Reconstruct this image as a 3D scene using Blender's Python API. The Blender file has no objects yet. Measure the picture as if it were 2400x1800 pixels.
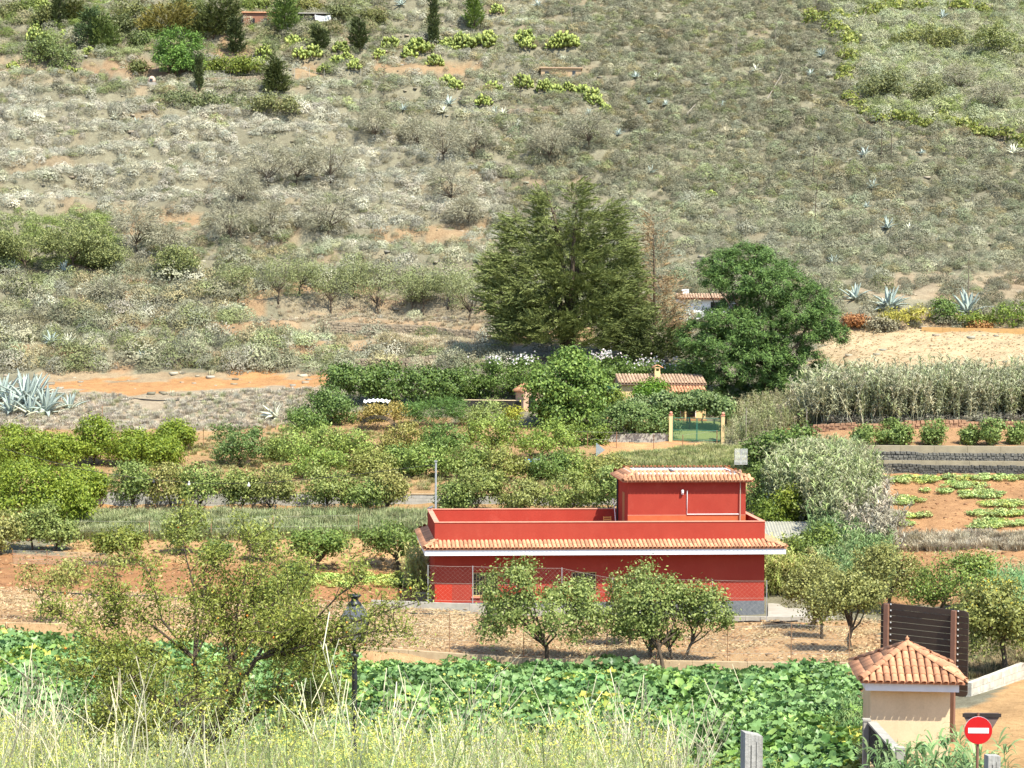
import bpy, math, random
import numpy as np
from mathutils import Vector, Matrix

# ------------------------------------------------------------------ camera, sky, sun, exposure
S = bpy.context.scene
F = 4770.0                       # focal length in photograph pixels (2400 wide)
CAM = np.array([0.0, 0.0, 17.0])
PITCH = math.atan2(197, F)
ROLL = math.radians(0.40)
_X = np.array([1.0, 0, 0])
FWD = np.array([0, math.cos(PITCH), -math.sin(PITCH)])
_U = np.array([0, math.sin(PITCH), math.cos(PITCH)])
RIGHT = math.cos(ROLL) * _X + math.sin(ROLL) * _U
UP = -math.sin(ROLL) * _X + math.cos(ROLL) * _U
cd = bpy.data.cameras.new('camera')
cd.sensor_width = 36.0
cd.lens = 36.0 * F / 2400.0
cd.clip_start = 0.5
cd.clip_end = 2000.0
cam = bpy.data.objects.new('camera', cd)
S.collection.objects.link(cam)
cam.matrix_world = Matrix(((RIGHT[0], UP[0], -FWD[0], CAM[0]), (RIGHT[1], UP[1], -FWD[1], CAM[1]),
                           (RIGHT[2], UP[2], -FWD[2], CAM[2]), (0, 0, 0, 1)))
S.camera = cam

SUN_ELEV = math.radians(56.0)
SUN_AZ = math.radians(142.0)     # measured from +Y (view direction) clockwise: behind the camera, to its right
to_sun = np.array([math.sin(SUN_AZ) * math.cos(SUN_ELEV), math.cos(SUN_AZ) * math.cos(SUN_ELEV), math.sin(SUN_ELEV)])
w = bpy.data.worlds.new('World')
S.world = w
w.use_nodes = True
nt = w.node_tree
nt.nodes.clear()
sky = nt.nodes.new('ShaderNodeTexSky')
sky.sky_type = 'NISHITA'
sky.sun_disc = False
sky.sun_elevation = SUN_ELEV
sky.sun_rotation = SUN_AZ
sky.altitude = 500
bg = nt.nodes.new('ShaderNodeBackground')
bg.inputs['Strength'].default_value = 0.145
out = nt.nodes.new('ShaderNodeOutputWorld')
nt.links.new(sky.outputs[0], bg.inputs[0])
nt.links.new(bg.outputs[0], out.inputs[0])
ld = bpy.data.lights.new('sun', 'SUN')
ld.energy = 4.5
ld.angle = math.radians(0.53)
ld.color = (1.0, 0.965, 0.82)
sun = bpy.data.objects.new('sun', ld)
S.collection.objects.link(sun)
sun.rotation_euler = Vector(to_sun).to_track_quat('Z', 'Y').to_euler()
sun.location = (60, -60, 120)
vs = S.view_settings
vs.view_transform = 'Standard'
vs.look = 'None'
vs.exposure = 0.98
vs.gamma = 1.0
vs.use_curve_mapping = False
S.render.engine = 'CYCLES'
S.cycles.use_denoising = True
S.cycles.max_bounces = 5
S.cycles.diffuse_bounces = 3
S.cycles.glossy_bounces = 2
S.cycles.transmission_bounces = 3
S.cycles.transparent_max_bounces = 6
S.cycles.caustics_reflective = False
S.cycles.caustics_refractive = False

# ------------------------------------------------------------------ helpers
COL = S.collection
rng = np.random.default_rng(11)
random.seed(5)

def P(u, v, d):
    """point at forward distance d (world y) seen at photograph pixel u, v"""
    r = FWD * F + RIGHT * (u - 1200.0) + UP * (900.0 - v)
    return CAM + r * (d / r[1])

def proj(p):
    c = np.asarray(p, float) - CAM
    dep = np.maximum(c @ FWD, 0.1)
    return 1200.0 + F * (c @ RIGHT) / dep, 900.0 - F * (c @ UP) / dep

class MB:
    """collects boxes, tubes, sheets into one mesh"""
    def __init__(s):
        s.v = []
        s.f = []
    def add(s, V, Fc):
        o = len(s.v)
        s.v.extend([tuple(p) for p in V])
        s.f.extend([tuple(i + o for i in f) for f in Fc])
        return s
    def box(s, a, b):
        (x0, y0, z0), (x1, y1, z1) = a, b
        V = [(x0, y0, z0), (x1, y0, z0), (x1, y1, z0), (x0, y1, z0), (x0, y0, z1), (x1, y0, z1), (x1, y1, z1), (x0, y1, z1)]
        return s.add(V, [(0, 3, 2, 1), (4, 5, 6, 7), (0, 1, 5, 4), (1, 2, 6, 5), (2, 3, 7, 6), (3, 0, 4, 7)])
    def hexa(s, bot, top):
        """solid between two quads given in the same order"""
        return s.add(list(bot) + list(top), [(0, 3, 2, 1), (4, 5, 6, 7), (0, 1, 5, 4), (1, 2, 6, 5), (2, 3, 7, 6), (3, 0, 4, 7)])
    def beam(s, p, q, wd, ht, up=(0, 0, 1)):
        p, q = Vector(p), Vector(q)
        d = (q - p).normalized()
        sd = d.cross(Vector(up))
        if sd.length < 1e-4:
            sd = d.cross(Vector((1, 0, 0)))
        sd.normalize()
        u2 = sd.cross(d).normalized()
        a, b = sd * wd / 2, u2 * ht / 2
        return s.hexa([p - a - b, p + a - b, p + a + b, p - a + b], [q - a - b, q + a - b, q + a + b, q - a + b])
    def tube(s, pts, rad, n=6, cap=True):
        pts = [Vector(p) for p in pts]
        if not hasattr(rad, '__len__'):
            rad = [rad] * len(pts)
        V, Fc = [], []
        ref = Vector((0.31, 0.87, 0.37))
        for i, p in enumerate(pts):
            t = (pts[min(i + 1, len(pts) - 1)] - pts[max(i - 1, 0)])
            if t.length < 1e-6:
                t = Vector((0, 0, 1))
            t.normalize()
            a = t.cross(ref)
            if a.length < 0.05:
                a = t.cross(Vector((1, 0, 0)))
            a.normalize()
            b = t.cross(a)
            for k in range(n):
                g = 2 * math.pi * k / n
                V.append(p + (a * math.cos(g) + b * math.sin(g)) * rad[i])
        for i in range(len(pts) - 1):
            for k in range(n):
                k2 = (k + 1) % n
                Fc.append((i * n + k, i * n + k2, (i + 1) * n + k2, (i + 1) * n + k))
        if cap:
            Fc.append(tuple(range(n - 1, -1, -1)))
            Fc.append(tuple((len(pts) - 1) * n + k for k in range(n)))
        return s.add(V, Fc)
    def lathe(s, prof, n=12, c=(0, 0, 0), rot=0.0):
        V, Fc = [], []
        for r, z in prof:
            for k in range(n):
                g = 2 * math.pi * k / n + rot
                V.append((c[0] + r * math.cos(g), c[1] + r * math.sin(g), c[2] + z))
        for i in range(len(prof) - 1):
            for k in range(n):
                k2 = (k + 1) % n
                Fc.append((i * n + k, i * n + k2, (i + 1) * n + k2, (i + 1) * n + k))
        Fc.append(tuple(range(n - 1, -1, -1)))
        Fc.append(tuple((len(prof) - 1) * n + k for k in range(n)))
        return s.add(V, Fc)
    def poly(s, pts, thick):
        """extruded polygon; thick is a vector"""
        n = len(pts)
        t = Vector(thick)
        V = [Vector(p) for p in pts] + [Vector(p) + t for p in pts]
        Fc = [tuple(range(n - 1, -1, -1)), tuple(range(n, 2 * n))] + [(i, (i + 1) % n, n + (i + 1) % n, n + i) for i in range(n)]
        return s.add(V, Fc)
    def mesh(s, name, mat, smooth=False):
        me = bpy.data.meshes.new(name)
        me.from_pydata(s.v, [], s.f)
        if mat:
            me.materials.append(mat)
        if smooth:
            me.shade_smooth()
        return me
    def build(s, name, mat, parent=None, smooth=False):
        return obj(name, s.mesh(name, mat, smooth), parent)

def obj(name, data, parent=None, loc=None, rotz=0.0):
    o = bpy.data.objects.new(name, data)
    COL.objects.link(o)
    if parent is not None:
        o.parent = parent
    if loc is not None:
        o.location = tuple(float(c) for c in loc)
    if rotz:
        o.rotation_euler = (0, 0, rotz)
    return o

def tag(o, label, cat=None, group=None, kind=None):
    if label:
        o['label'] = label
    if cat:
        o['category'] = cat
    if group:
        o['group'] = group
    if kind:
        o['kind'] = kind
    return o

def thing(name, label, cat, loc=(0, 0, 0), rotz=0.0, group=None):
    return tag(obj(name, None, None, loc, rotz), label, cat, group, 'thing')

def mesh_np(name, V, Fc, mat=None, rnd=None, smooth=False):
    me = bpy.data.meshes.new(name)
    V = np.ascontiguousarray(V, dtype=np.float32)
    Fc = np.ascontiguousarray(Fc, dtype=np.int32)
    n, k = Fc.shape
    me.vertices.add(len(V))
    me.vertices.foreach_set('co', V.ravel())
    me.loops.add(n * k)
    me.loops.foreach_set('vertex_index', Fc.ravel())
    me.polygons.add(n)
    me.polygons.foreach_set('loop_start', np.arange(0, n * k, k, dtype=np.int32))
    me.update(calc_edges=True)
    if rnd is not None:
        at = me.attributes.new('rnd', 'FLOAT', 'POINT')
        at.data.foreach_set('value', np.ascontiguousarray(rnd, dtype=np.float32))
    if mat:
        me.materials.append(mat)
    if smooth:
        me.shade_smooth()
    return me

def unit(a):
    return a / np.maximum(np.linalg.norm(a, axis=-1, keepdims=True), 1e-9)

def rdir(n, r=None):
    return unit((r or rng).normal(size=(n, 3)))

def quads(c, nrm, t, L, Wd, r=None, tip=0.5):
    """leaf shaped quads: centre, normal, long axis, length, width"""
    r = r or rng
    n = len(c)
    L = np.broadcast_to(L, (n,))[:, None]
    Wd = np.broadcast_to(Wd, (n,))[:, None]
    t = unit(t)
    s = unit(np.cross(nrm, t))
    n2 = np.cross(t, s)
    V = np.stack([c - t * L * .5, c + s * Wd * .5 + t * L * (tip - .5) + n2 * Wd * .12, c + t * L * .5,
                  c - s * Wd * .5 + t * L * (tip - .5) + n2 * Wd * .12], 1).reshape(-1, 3)
    Fc = np.arange(n * 4).reshape(n, 4)
    rv = np.repeat(r.random(n), 4)
    return V, Fc, rv

def join(parts):
    Vs, Fs, Rs, o = [], [], [], 0
    for V, Fc, R in parts:
        Vs.append(V)
        Fs.append(Fc + o)
        Rs.append(R)
        o += len(V)
    return np.concatenate(Vs), np.concatenate(Fs), np.concatenate(Rs)

# ------------------------------------------------------------------ materials
_M = {}
def _nodes(name):
    m = bpy.data.materials.new(name)
    m.use_nodes = True
    t = m.node_tree
    t.nodes.clear()
    o = t.nodes.new('ShaderNodeOutputMaterial')
    b = t.nodes.new('ShaderNodeBsdfPrincipled')
    t.links.new(b.outputs[0], o.inputs[0])
    return m, t, b, o

def mixc(t, fac, a, b, mode='MIX'):
    n = t.nodes.new('ShaderNodeMix')
    n.data_type = 'RGBA'
    n.blend_type = mode
    for s, v in ((n.inputs[0], fac), (n.inputs[6], a), (n.inputs[7], b)):
        if hasattr(v, 'is_linked'):
            t.links.new(v, s)
        elif isinstance(v, (int, float)):
            s.default_value = v
        else:
            s.default_value = (v[0], v[1], v[2], 1)
    return n.outputs[2]

def noise(t, scale, detail=4, rough=.6, coord='Object', vec=None):
    tc = t.nodes.new('ShaderNodeTexCoord')
    n = t.nodes.new('ShaderNodeTexNoise')
    n.inputs['Scale'].default_value = scale
    n.inputs['Detail'].default_value = detail
    n.inputs['Roughness'].default_value = rough
    if vec:
        mp = t.nodes.new('ShaderNodeMapping')
        mp.inputs['Scale'].default_value = vec
        t.links.new(tc.outputs[coord], mp.inputs[0])
        t.links.new(mp.outputs[0], n.inputs[0])
    else:
        t.links.new(tc.outputs[coord], n.inputs[0])
    return n.outputs[0]

def ramp(t, fac, a, b):
    n = t.nodes.new('ShaderNodeMapRange')
    n.inputs[1].default_value = a
    n.inputs[2].default_value = b
    t.links.new(fac, n.inputs[0])
    return n.outputs[0]

def mat(name, c, c2=None, scale=3.0, rough=.85, bump=0.0, bscale=30.0, rand=0.0, spec=.25, metal=0.0, lo=.35, hi=.7, vec=None):
    """plain surface: two colours mixed by noise, optional relief and per-object shift"""
    if name in _M:
        return _M[name]
    m, t, b, o = _nodes(name)
    c2 = c2 or tuple(x * .78 for x in c)
    colr = mixc(t, ramp(t, noise(t, scale, 6, .65, vec=vec), lo, hi), c, c2)
    if rand:
        oi = t.nodes.new('ShaderNodeObjectInfo')
        mr = t.nodes.new('ShaderNodeMapRange')
        mr.inputs[3].default_value = 1 - rand
        mr.inputs[4].default_value = 1 + rand
        t.links.new(oi.outputs['Random'], mr.inputs[0])
        colr = mixc(t, 1.0, colr, mr.outputs[0], 'MULTIPLY')
    t.links.new(colr, b.inputs['Base Color'])
    b.inputs['Roughness'].default_value = rough
    b.inputs['Specular IOR Level'].default_value = spec
    b.inputs['Metallic'].default_value = metal
    if bump:
        bp = t.nodes.new('ShaderNodeBump')
        bp.inputs['Strength'].default_value = bump
        bp.inputs['Distance'].default_value = .02
        t.links.new(noise(t, bscale, 5, .7), bp.inputs['Height'])
        t.links.new(bp.outputs[0], b.inputs['Normal'])
    _M[name] = m
    return m

def leafmat(name, c1, c2, trans=.22, rough=.5, inst=False, spec=.35):
    """foliage: colour varies leaf by leaf (rnd) and plant by plant (tint)"""
    if name in _M:
        return _M[name]
    m, t, b, o = _nodes(name)
    at = t.nodes.new('ShaderNodeAttribute')
    at.attribute_name = 'rnd'
    colr = mixc(t, at.outputs['Fac'], c1, c2)
    if inst:
        a2 = t.nodes.new('ShaderNodeAttribute')
        a2.attribute_type = 'INSTANCER'
        a2.attribute_name = 'tint'
        colr = mixc(t, 1.0, colr, a2.outputs['Color'], 'MULTIPLY')
    else:
        oi = t.nodes.new('ShaderNodeObjectInfo')
        colr = mixc(t, 1.0, colr, oi.outputs['Color'], 'MULTIPLY')
    t.links.new(colr, b.inputs['Base Color'])
    b.inputs['Roughness'].default_value = rough
    b.inputs['Specular IOR Level'].default_value = spec
    if trans:
        tr = t.nodes.new('ShaderNodeBsdfTranslucent')
        t.links.new(colr, tr.inputs['Color'])
        mx = t.nodes.new('ShaderNodeMixShader')
        mx.inputs[0].default_value = trans
        t.links.new(b.outputs[0], mx.inputs[1])
        t.links.new(tr.outputs[0], mx.inputs[2])
        t.links.new(mx.outputs[0], o.inputs[0])
    _M[name] = m
    return m
# ------------------------------------------------------------------ terrain
def _Z(z):
    return ('z', z)
NEAR = [(-80, _Z(19)), (-20, _Z(16.2)), (0, _Z(15.4)), (20, _Z(11.7)), (36, _Z(7.8))]
FAR = [(345, -100), (380, -200), (450, -360), (560, -480)]
TAB = {
 0: NEAR + [(70, _Z(1.0)), (91.7, _Z(1.2)), (92.1, _Z(2.1)), (106, 1386), (113, 1335), (122, 1275), (131, 1202), (132.8, 1190),
     (133.3, 1150), (145, 1085), (152, 1030), (160, 965), (167, 912), (172, 897), (174.5, 885), (178, 835), (190, 745), (200, 665), (212, 600),
     (230, 480), (250, 350), (275, 205), (300, 85), (322, 0)],
 600: NEAR + [(70, _Z(0.4)), (91.7, _Z(0.6)), (92.1, _Z(1.45)), (106, 1412), (113, 1350), (122, 1280), (131, 1202), (132.8, 1190),
     (133.3, 1152), (145, 1088), (152, 1035), (160, 975), (167, 920), (172, 900), (174.5, 889), (178, 850), (190, 775), (198, 715), (206, 690), (217, 600),
     (230, 495), (250, 365), (275, 205), (300, 85), (322, 0)],
 1200: NEAR + [(70, _Z(0.0)), (92.2, _Z(0.05)), (92.6, _Z(0.6)), (106.8, _Z(0.35)), (108, _Z(0.0)), (117.5, _Z(0.1)), (122, _Z(1.6)), (131, _Z(3.3)), (132.8, _Z(3.5)),
     (133.3, 1155), (145, 1088), (152, 1040), (157, 1003), (164, 960), (172, 860), (180, 830), (184, 790), (189, 770), (193, 735), (206, 690), (216, 610),
     (230, 520), (250, 400), (275, 230), (300, 100), (322, 0)],
 1700: NEAR + [(70, _Z(0.0)), (92.6, _Z(0.0)), (93.0, _Z(0.5)), (106.8, _Z(0.1)), (108, _Z(-0.15)), (118, _Z(0.0)), (122, _Z(0.8)), (132, _Z(3.2)), (142, 1095),
     (149, 1058), (152, 1035), (158, 1000), (166, 960), (172, 890), (180, 800), (188, 740), (198, 680), (212, 600), (230, 490), (250, 370), (275, 215), (300, 95), (322, 0)],
 2010: NEAR + [(56, _Z(2.6)), (63, _Z(1.0)), (70, _Z(0.3)), (92.6, _Z(0.1)), (93.0, _Z(0.5)), (107, 1458), (112, 1425), (122, 1302), (139.5, 1112), (140.2, 1104),
     (140.9, 1062), (146, 1038), (152, 990), (158, 940), (167, 850), (182, 775), (190, 715), (205, 640), (225, 510), (250, 360), (275, 215), (300, 95), (322, 0)],
 2100: NEAR + [(44, _Z(5.2)), (54, _Z(3.2)), (64, _Z(2.85)), (74, _Z(2.2)), (93, _Z(0.9)), (107, 1458), (112, 1420), (122, 1300), (139.5, 1112), (140.2, 1104),
     (140.9, 1062), (146, 1038), (152, 990), (158, 940), (167, 850), (182, 775), (190, 715), (205, 640), (225, 500), (250, 360), (275, 215), (300, 95), (322, 0)],
 2400: NEAR + [(44, _Z(5.2)), (54, _Z(3.2)), (62, _Z(2.9)), (76, _Z(2.5)), (85, _Z(2.2)), (100, _Z(1.3)), (112, 1375), (122, 1290), (139.5, 1112), (140.2, 1104),
     (140.9, 1062), (146, 1038), (152, 990), (158, 940), (167, 850), (182, 775), (190, 715), (205, 640), (225, 500), (250, 360), (275, 215), (300, 95), (322, 0)],
}
UC = np.array(sorted(TAB))
DG = np.arange(-80, 560.01, .1)
ZG = []
for uc in UC:
    dd, zz = [], []
    for d, q in TAB[uc] + FAR:
        dd.append(d)
        zz.append(q[1] if isinstance(q, tuple) else P(uc, q, d)[2])
    ZG.append(np.interp(DG, dd, zz))
ZG = np.array(ZG)

def bumps(x, y):
    far = np.clip((y - 172) / 30, 0, 1)
    near = np.clip((60 - y) / 20, 0, 1)
    b = .35 * np.sin(x * .21 + 1.3) * np.sin(y * .17 + .4) + .22 * np.sin(x * .53 + y * .31) + .16 * np.sin(x * .9 - y * .73 + 2) + .1 * np.sin(x * 1.7 + y * 1.9)
    c = .05 * np.sin(x * 1.1 + 2 * np.sin(y * .35)) + .04 * np.sin(x * 2.3 - y * 1.7)
    ter = .55 * np.sin((y + 3 * np.sin(x * .05)) * .62)          # old cultivation terraces on the slope
    s = ((y + 2.2 * np.sin(x * .07) + 1.2 * np.sin(x * .19 + 1)) % 8.5) / 8.5
    k = np.clip((s - .74) / .26, 0, 1)
    step = 2.3 * (k * k * (3 - 2 * k) - s) + 1.0
    lft = .3 + .7 * np.clip((14 - x) / 20, 0, 1)
    return b * (far + .5 * near) + c + (ter * .4 * np.clip((y - 205) / 25, 0, 1) + step * np.clip((y - 176) / 6, 0, 1)) * lft

def zt(x, y):
    x = np.asarray(x, float)
    y = np.asarray(y, float)
    uu = np.clip(1200 + F * x / np.maximum(y, 30), UC[0], UC[-1])
    j = np.clip(np.searchsorted(UC, uu, side='right') - 1, 0, len(UC) - 2)
    f = (uu - UC[j]) / (UC[j + 1] - UC[j])
    di = np.clip((y - DG[0]) / .1, 0, len(DG) - 1.001)
    i = di.astype(int)
    g = di - i
    a = ZG[j, i] * (1 - g) + ZG[j, i + 1] * g
    b = ZG[j + 1, i] * (1 - g) + ZG[j + 1, i + 1] * g
    return a * (1 - f) + b * f + bumps(x, y)

def G(u, v, dmin=58.0, dmax=420.0):
    """where the sight line through a pixel meets the ground"""
    d = np.arange(dmin, dmax, .1)
    r = FWD * F + RIGHT * (u - 1200.0) + UP * (900.0 - v)
    p = CAM + r[None] * (d / r[1])[:, None]
    h = np.nonzero(p[:, 2] <= zt(p[:, 0], p[:, 1]))[0]
    q = p[h[0]] if len(h) else p[-1]
    return np.array([q[0], q[1], float(zt(q[0], q[1]))])

def on(x, y, dz=0.0):
    return np.array([x, y, float(zt(x, y)) + dz])

def inpoly(u, v, poly):
    poly = np.asarray(poly, float)
    r = np.zeros(np.shape(u), bool)
    n = len(poly)
    for i in range(n):
        x0, y0 = poly[i]
        x1, y1 = poly[(i + 1) % n]
        c = ((y0 > v) != (y1 > v))
        r ^= c & (u < (x1 - x0) * (v - y0) / (y1 - y0 + 1e-12) + x0)
    return r

def vnoise(x, y, s, seed=0):
    """cheap value noise on the ground plane"""
    x = np.asarray(x) / s + seed * 17.13
    y = np.asarray(y) / s + seed * 9.71
    xi, yi = np.floor(x).astype(np.int64), np.floor(y).astype(np.int64)
    fx, fy = x - xi, y - yi
    fx, fy = fx * fx * (3 - 2 * fx), fy * fy * (3 - 2 * fy)
    def h(a, b):
        k = (a * 374761393 + b * 668265263 + seed * 1442695) & 0x7fffffff
        k = (k ^ (k >> 13)) * 1274126177 & 0x7fffffff
        return ((k ^ (k >> 16)) & 0xffff) / 65535.0
    return (h(xi, yi) * (1 - fx) + h(xi + 1, yi) * fx) * (1 - fy) + (h(xi, yi + 1) * (1 - fx) + h(xi + 1, yi + 1) * fx) * fy

ORANGE = (.43, .240, .115)
RED = (.35, .185, .095)
STRAW = (.50, .335, .19)
TAN = (.245, .230, .170)
GREY = (.205, .197, .148)
# (polygon in photograph pixels on the ground, soil colour)
ZONES = [
 ([(-900, 1900), (-900, 1480), (0, 1480), (700, 1530), (1200, 1575), (2010, 1590), (2060, 1700), (2080, 1900)], RED),
 ([(-900, 1500), (-900, 1380), (0, 1372), (500, 1400), (1000, 1432), (1800, 1452), (2080, 1455), (2060, 1600), (1200, 1585), (600, 1545), (0, 1515)], (.42, .275, .155)),
 ([(-900, 1395), (-900, 1300), (0, 1300), (450, 1310), (1000, 1330), (1000, 1430), (450, 1402), (0, 1380)], RED),
 ([(150, 1310), (180, 1258), (1005, 1252), (1005, 1345), (500, 1322)], (.48, .315, .165)),
 ([(-500, 1212), (-500, 1188), (1010, 1188), (1010, 1214)], ORANGE),
 ([(-500, 1190), (-500, 1000), (250, 1000), (700, 960), (1400, 1010), (1410, 1080), (1780, 1090), (1800, 1200), (1400, 1200)], (.37, .245, .135)),
 ([(1390, 1080), (1395, 1032), (1580, 1028), (1640, 1040), (1640, 1062), (1500, 1072)], (.52, .30, .16)),
 ([(60, 925), (80, 872), (300, 868), (450, 872), (765, 866), (768, 908), (560, 916), (300, 930)], (.34, .265, .18)),
 ([(90, 920), (100, 893), (450, 888), (760, 882), (765, 905), (560, 912), (300, 926)], ORANGE),
 ([(300, 925), (395, 920), (370, 950), (385, 975), (350, 960), (330, 935)], ORANGE),
 ([(540, 890), (560, 830), (620, 812), (650, 850), (640, 890)], ORANGE),
 ([(-500, 1000), (-500, 905), (120, 905), (300, 930), (750, 905), (740, 1000), (300, 1010)], (.33, .275, .21)),
 ([(1900, 865), (1920, 780), (2000, 772), (2900, 772), (2900, 865)], (.48, .375, .245)),
 ([(1830, 1050), (1840, 995), (2900, 990), (2900, 1046)], (.40, .245, .14)),
 ([(1930, 1420), (1930, 1105), (2900, 1105), (2900, 1420)], (.39, .225, .12)),
 ([(1950, 1288), (1950, 1258), (2900, 1258), (2900, 1284)], (.42, .33, .23)),
 ([(2060, 1900), (2100, 1700), (2260, 1660), (2380, 1590), (2900, 1540), (2900, 1900)], (.50, .32, .165)),
 # bare patches on the hill
 ([(280, 505), (340, 492), (470, 505), (480, 530), (300, 540)], ORANGE),
 ([(850, 545), (900, 528), (1150, 530), (1150, 560), (900, 566)], ORANGE),
 ([(870, 175), (880, 148), (1120, 145), (1130, 172)], ORANGE),
 ([(170, 178), (190, 140), (430, 150), (440, 182)], RED),
 ([(-300, 178), (-300, 110), (70, 135), (170, 160), (120, 172)], (.42, .30, .19)),
 ([(480, 140), (500, 85), (580, 95), (590, 140)], ORANGE),
 ([(690, 190), (700, 140), (760, 150), (760, 190)], ORANGE),
 ([(200, 850), (260, 840), (330, 860), (300, 880)], RED),
 ([(660, 770), (900, 760), (1150, 800), (1150, 840), (700, 800)], (.38, .29, .19)),
 ([(640, 760), (660, 700), (1100, 680), (1150, 760), (900, 770)], (.36, .285, .205)),
 ([(1930, 775), (1960, 735), (2900, 735), (2900, 775)], (.38, .24, .14)),
 ([(1960, 700), (2100, 640), (2900, 640), (2900, 700)], (.40, .295, .21)),
 ([(2080, 190), (2100, 140), (2180, 150), (2180, 190)], ORANGE),
]
ys = np.concatenate([np.arange(-80, 50, 2.5), np.arange(50, 200, .42), np.arange(200, 340, 1.0), np.arange(340, 561, 10)])
for e in (91.7, 92.1, 92.2, 92.6, 93.0, 132.8, 133.3, 140.2, 140.9):
    ys[np.argmin(abs(ys - e))] = e
ys = np.sort(ys)
XM = 70.0
xs_unit = np.concatenate([np.linspace(-3.2, -1.12, 16)[:-1], np.linspace(-1.12, 1.12, 300), np.linspace(1.12, 3.2, 16)[1:]])
YY, TT = np.meshgrid(ys, xs_unit, indexing='ij')
XX = TT * (30 + np.maximum(YY, 0) * .2517)      # a fan shaped sheet: rows widen with distance
ZZ = zt(XX, YY)
V = np.stack([XX, YY, ZZ], -1).reshape(-1, 3)
ny, nx = XX.shape
ii = np.arange(ny * nx).reshape(ny, nx)
Fq = np.stack([ii[:-1, :-1], ii[:-1, 1:], ii[1:, 1:], ii[1:, :-1]], -1).reshape(-1, 4)
uu, vv = proj(V)
jx = (vnoise(V[:, 0], V[:, 1], 1.6, 1) - .5) * 46 + (vnoise(V[:, 0], V[:, 1], .8, 3) - .5) * 30
jy = (vnoise(V[:, 0], V[:, 1], 1.4, 2) - .5) * 18
n1 = vnoise(V[:, 0], V[:, 1], 9, 5)[:, None]
C = np.array(GREY)[None] * (1 - n1) + np.array(TAN)[None] * n1
hill = (V[:, 1] > 180)[:, None]
n2 = np.clip((vnoise(V[:, 0], V[:, 1], 5, 6) + .5 * vnoise(V[:, 0], V[:, 1], 2, 7) - 1.02) * 5, 0, 1)[:, None]
C = np.where(hill, C * (1 - n2) + np.array((.265, .215, .15))[None] * n2, C)
ph_ = ((V[:, 1] + 2.2 * np.sin(V[:, 0] * .07) + 1.2 * np.sin(V[:, 0] * .19 + 1)) % 8.5) / 8.5      # earth showing on the terrace banks
rm = (ph_ > .78) & (V[:, 0] < 10 + 8 * (vnoise(V[:, 0], V[:, 1], 6, 40) - .5)) & (V[:, 1] > 176) & (vnoise(V[:, 0], V[:, 1], 3.5, 41) > np.where(V[:, 1] < 212, .5, 2.0))
C[rm] = C[rm] * .45 + np.array((.40, .235, .13)) * .55
for i_, (poly, c) in enumerate(ZONES):
    m = inpoly(uu + jx, vv + jy, poly)
    w_ = .42 if i_ >= 17 else 1.0
    C[m] = C[m] * (1 - w_) + np.array(c) * w_
C *= (.9 + .2 * vnoise(V[:, 0], V[:, 1], 2.5, 8))[:, None]
me = mesh_np('ground', V, Fq, None, smooth=True)
ca = me.color_attributes.new('soil', 'FLOAT_COLOR', 'POINT')
ca.data.foreach_set('color', np.concatenate([C, np.ones((len(C), 1))], 1).astype(np.float32).ravel())
m, t, b, o = _nodes('soil')
at = t.nodes.new('ShaderNodeAttribute')
at.attribute_name = 'soil'
nn = noise(t, 1.3, 8, .75)
c1 = mixc(t, 1.0, at.outputs['Color'], mixc(t, ramp(t, nn, .3, .72), (.68, .64, .6), (1.18, 1.16, 1.1)), 'MULTIPLY')
n3 = noise(t, 9.0, 4, .8)
c1 = mixc(t, 1.0, c1, mixc(t, ramp(t, n3, .35, .65), (.8, .78, .75), (1.12, 1.12, 1.1)), 'MULTIPLY')
t.links.new(c1, b.inputs['Base Color'])
b.inputs['Roughness'].default_value = .95
b.inputs['Specular IOR Level'].default_value = .1
bp = t.nodes.new('ShaderNodeBump')
bp.inputs['Strength'].default_value = .9
bp.inputs['Distance'].default_value = .12
t.links.new(noise(t, 4.5, 7, .8), bp.inputs['Height'])
t.links.new(bp.outputs[0], b.inputs['Normal'])
me.materials.append(m)
SOIL = m
tag(obj('ground', me), 'terraced valley floor of red soil and dry scrub hillside', None, kind='structure')
# ------------------------------------------------------------------ masonry and roofs
def stucco(name, c1, c2, c3, streak=.22):
    """rendered wall: faded patches, vertical rain streaks, fine grain"""
    m, t, b, o = _nodes(name)
    colr = mixc(t, ramp(t, noise(t, .55, 6, .65), .42, .75), c1, c2)
    colr = mixc(t, ramp(t, noise(t, 1.0, 7, .75, vec=(.9, .9, .6)), .58, .80), colr, c3)
    st = ramp(t, noise(t, 1.0, 6, .7, vec=(2.2, 2.2, .5)), .35, .75)
    colr = mixc(t, 1.0, colr, mixc(t, st, (1 + streak * .35,) * 3, (1 - streak,) * 3), 'MULTIPLY')
    colr = mixc(t, 1.0, colr, mixc(t, ramp(t, noise(t, 14, 5, .8), .3, .7), (.93,) * 3, (1.06,) * 3), 'MULTIPLY')
    t.links.new(colr, b.inputs['Base Color'])
    b.inputs['Roughness'].default_value = .92
    b.inputs['Specular IOR Level'].default_value = .15
    bp = t.nodes.new('ShaderNodeBump')
    bp.inputs['Strength'].default_value = .4
    bp.inputs['Distance'].default_value = .02
    t.links.new(noise(t, 30, 5, .75), bp.inputs['Height'])
    t.links.new(bp.outputs[0], b.inputs['Normal'])
    _M[name] = m
    return m
STUCCO_RED = stucco('red_stucco', (.338, .047, .031), (.375, .062, .040), (.41, .088, .060), .05)
STUCCO_BRIGHT = mat('bright_red_stucco', (.47, .042, .020), (.44, .040, .020), 2, .9, .3, 40)
STUCCO_ORANGE = mat('orange_stucco', (.50, .13, .05), (.44, .10, .04), 2.5, .9, .3, 40)
CAP = mat('parapet_cap', (.62, .30, .21), (.54, .22, .15), 4, .9)
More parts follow.
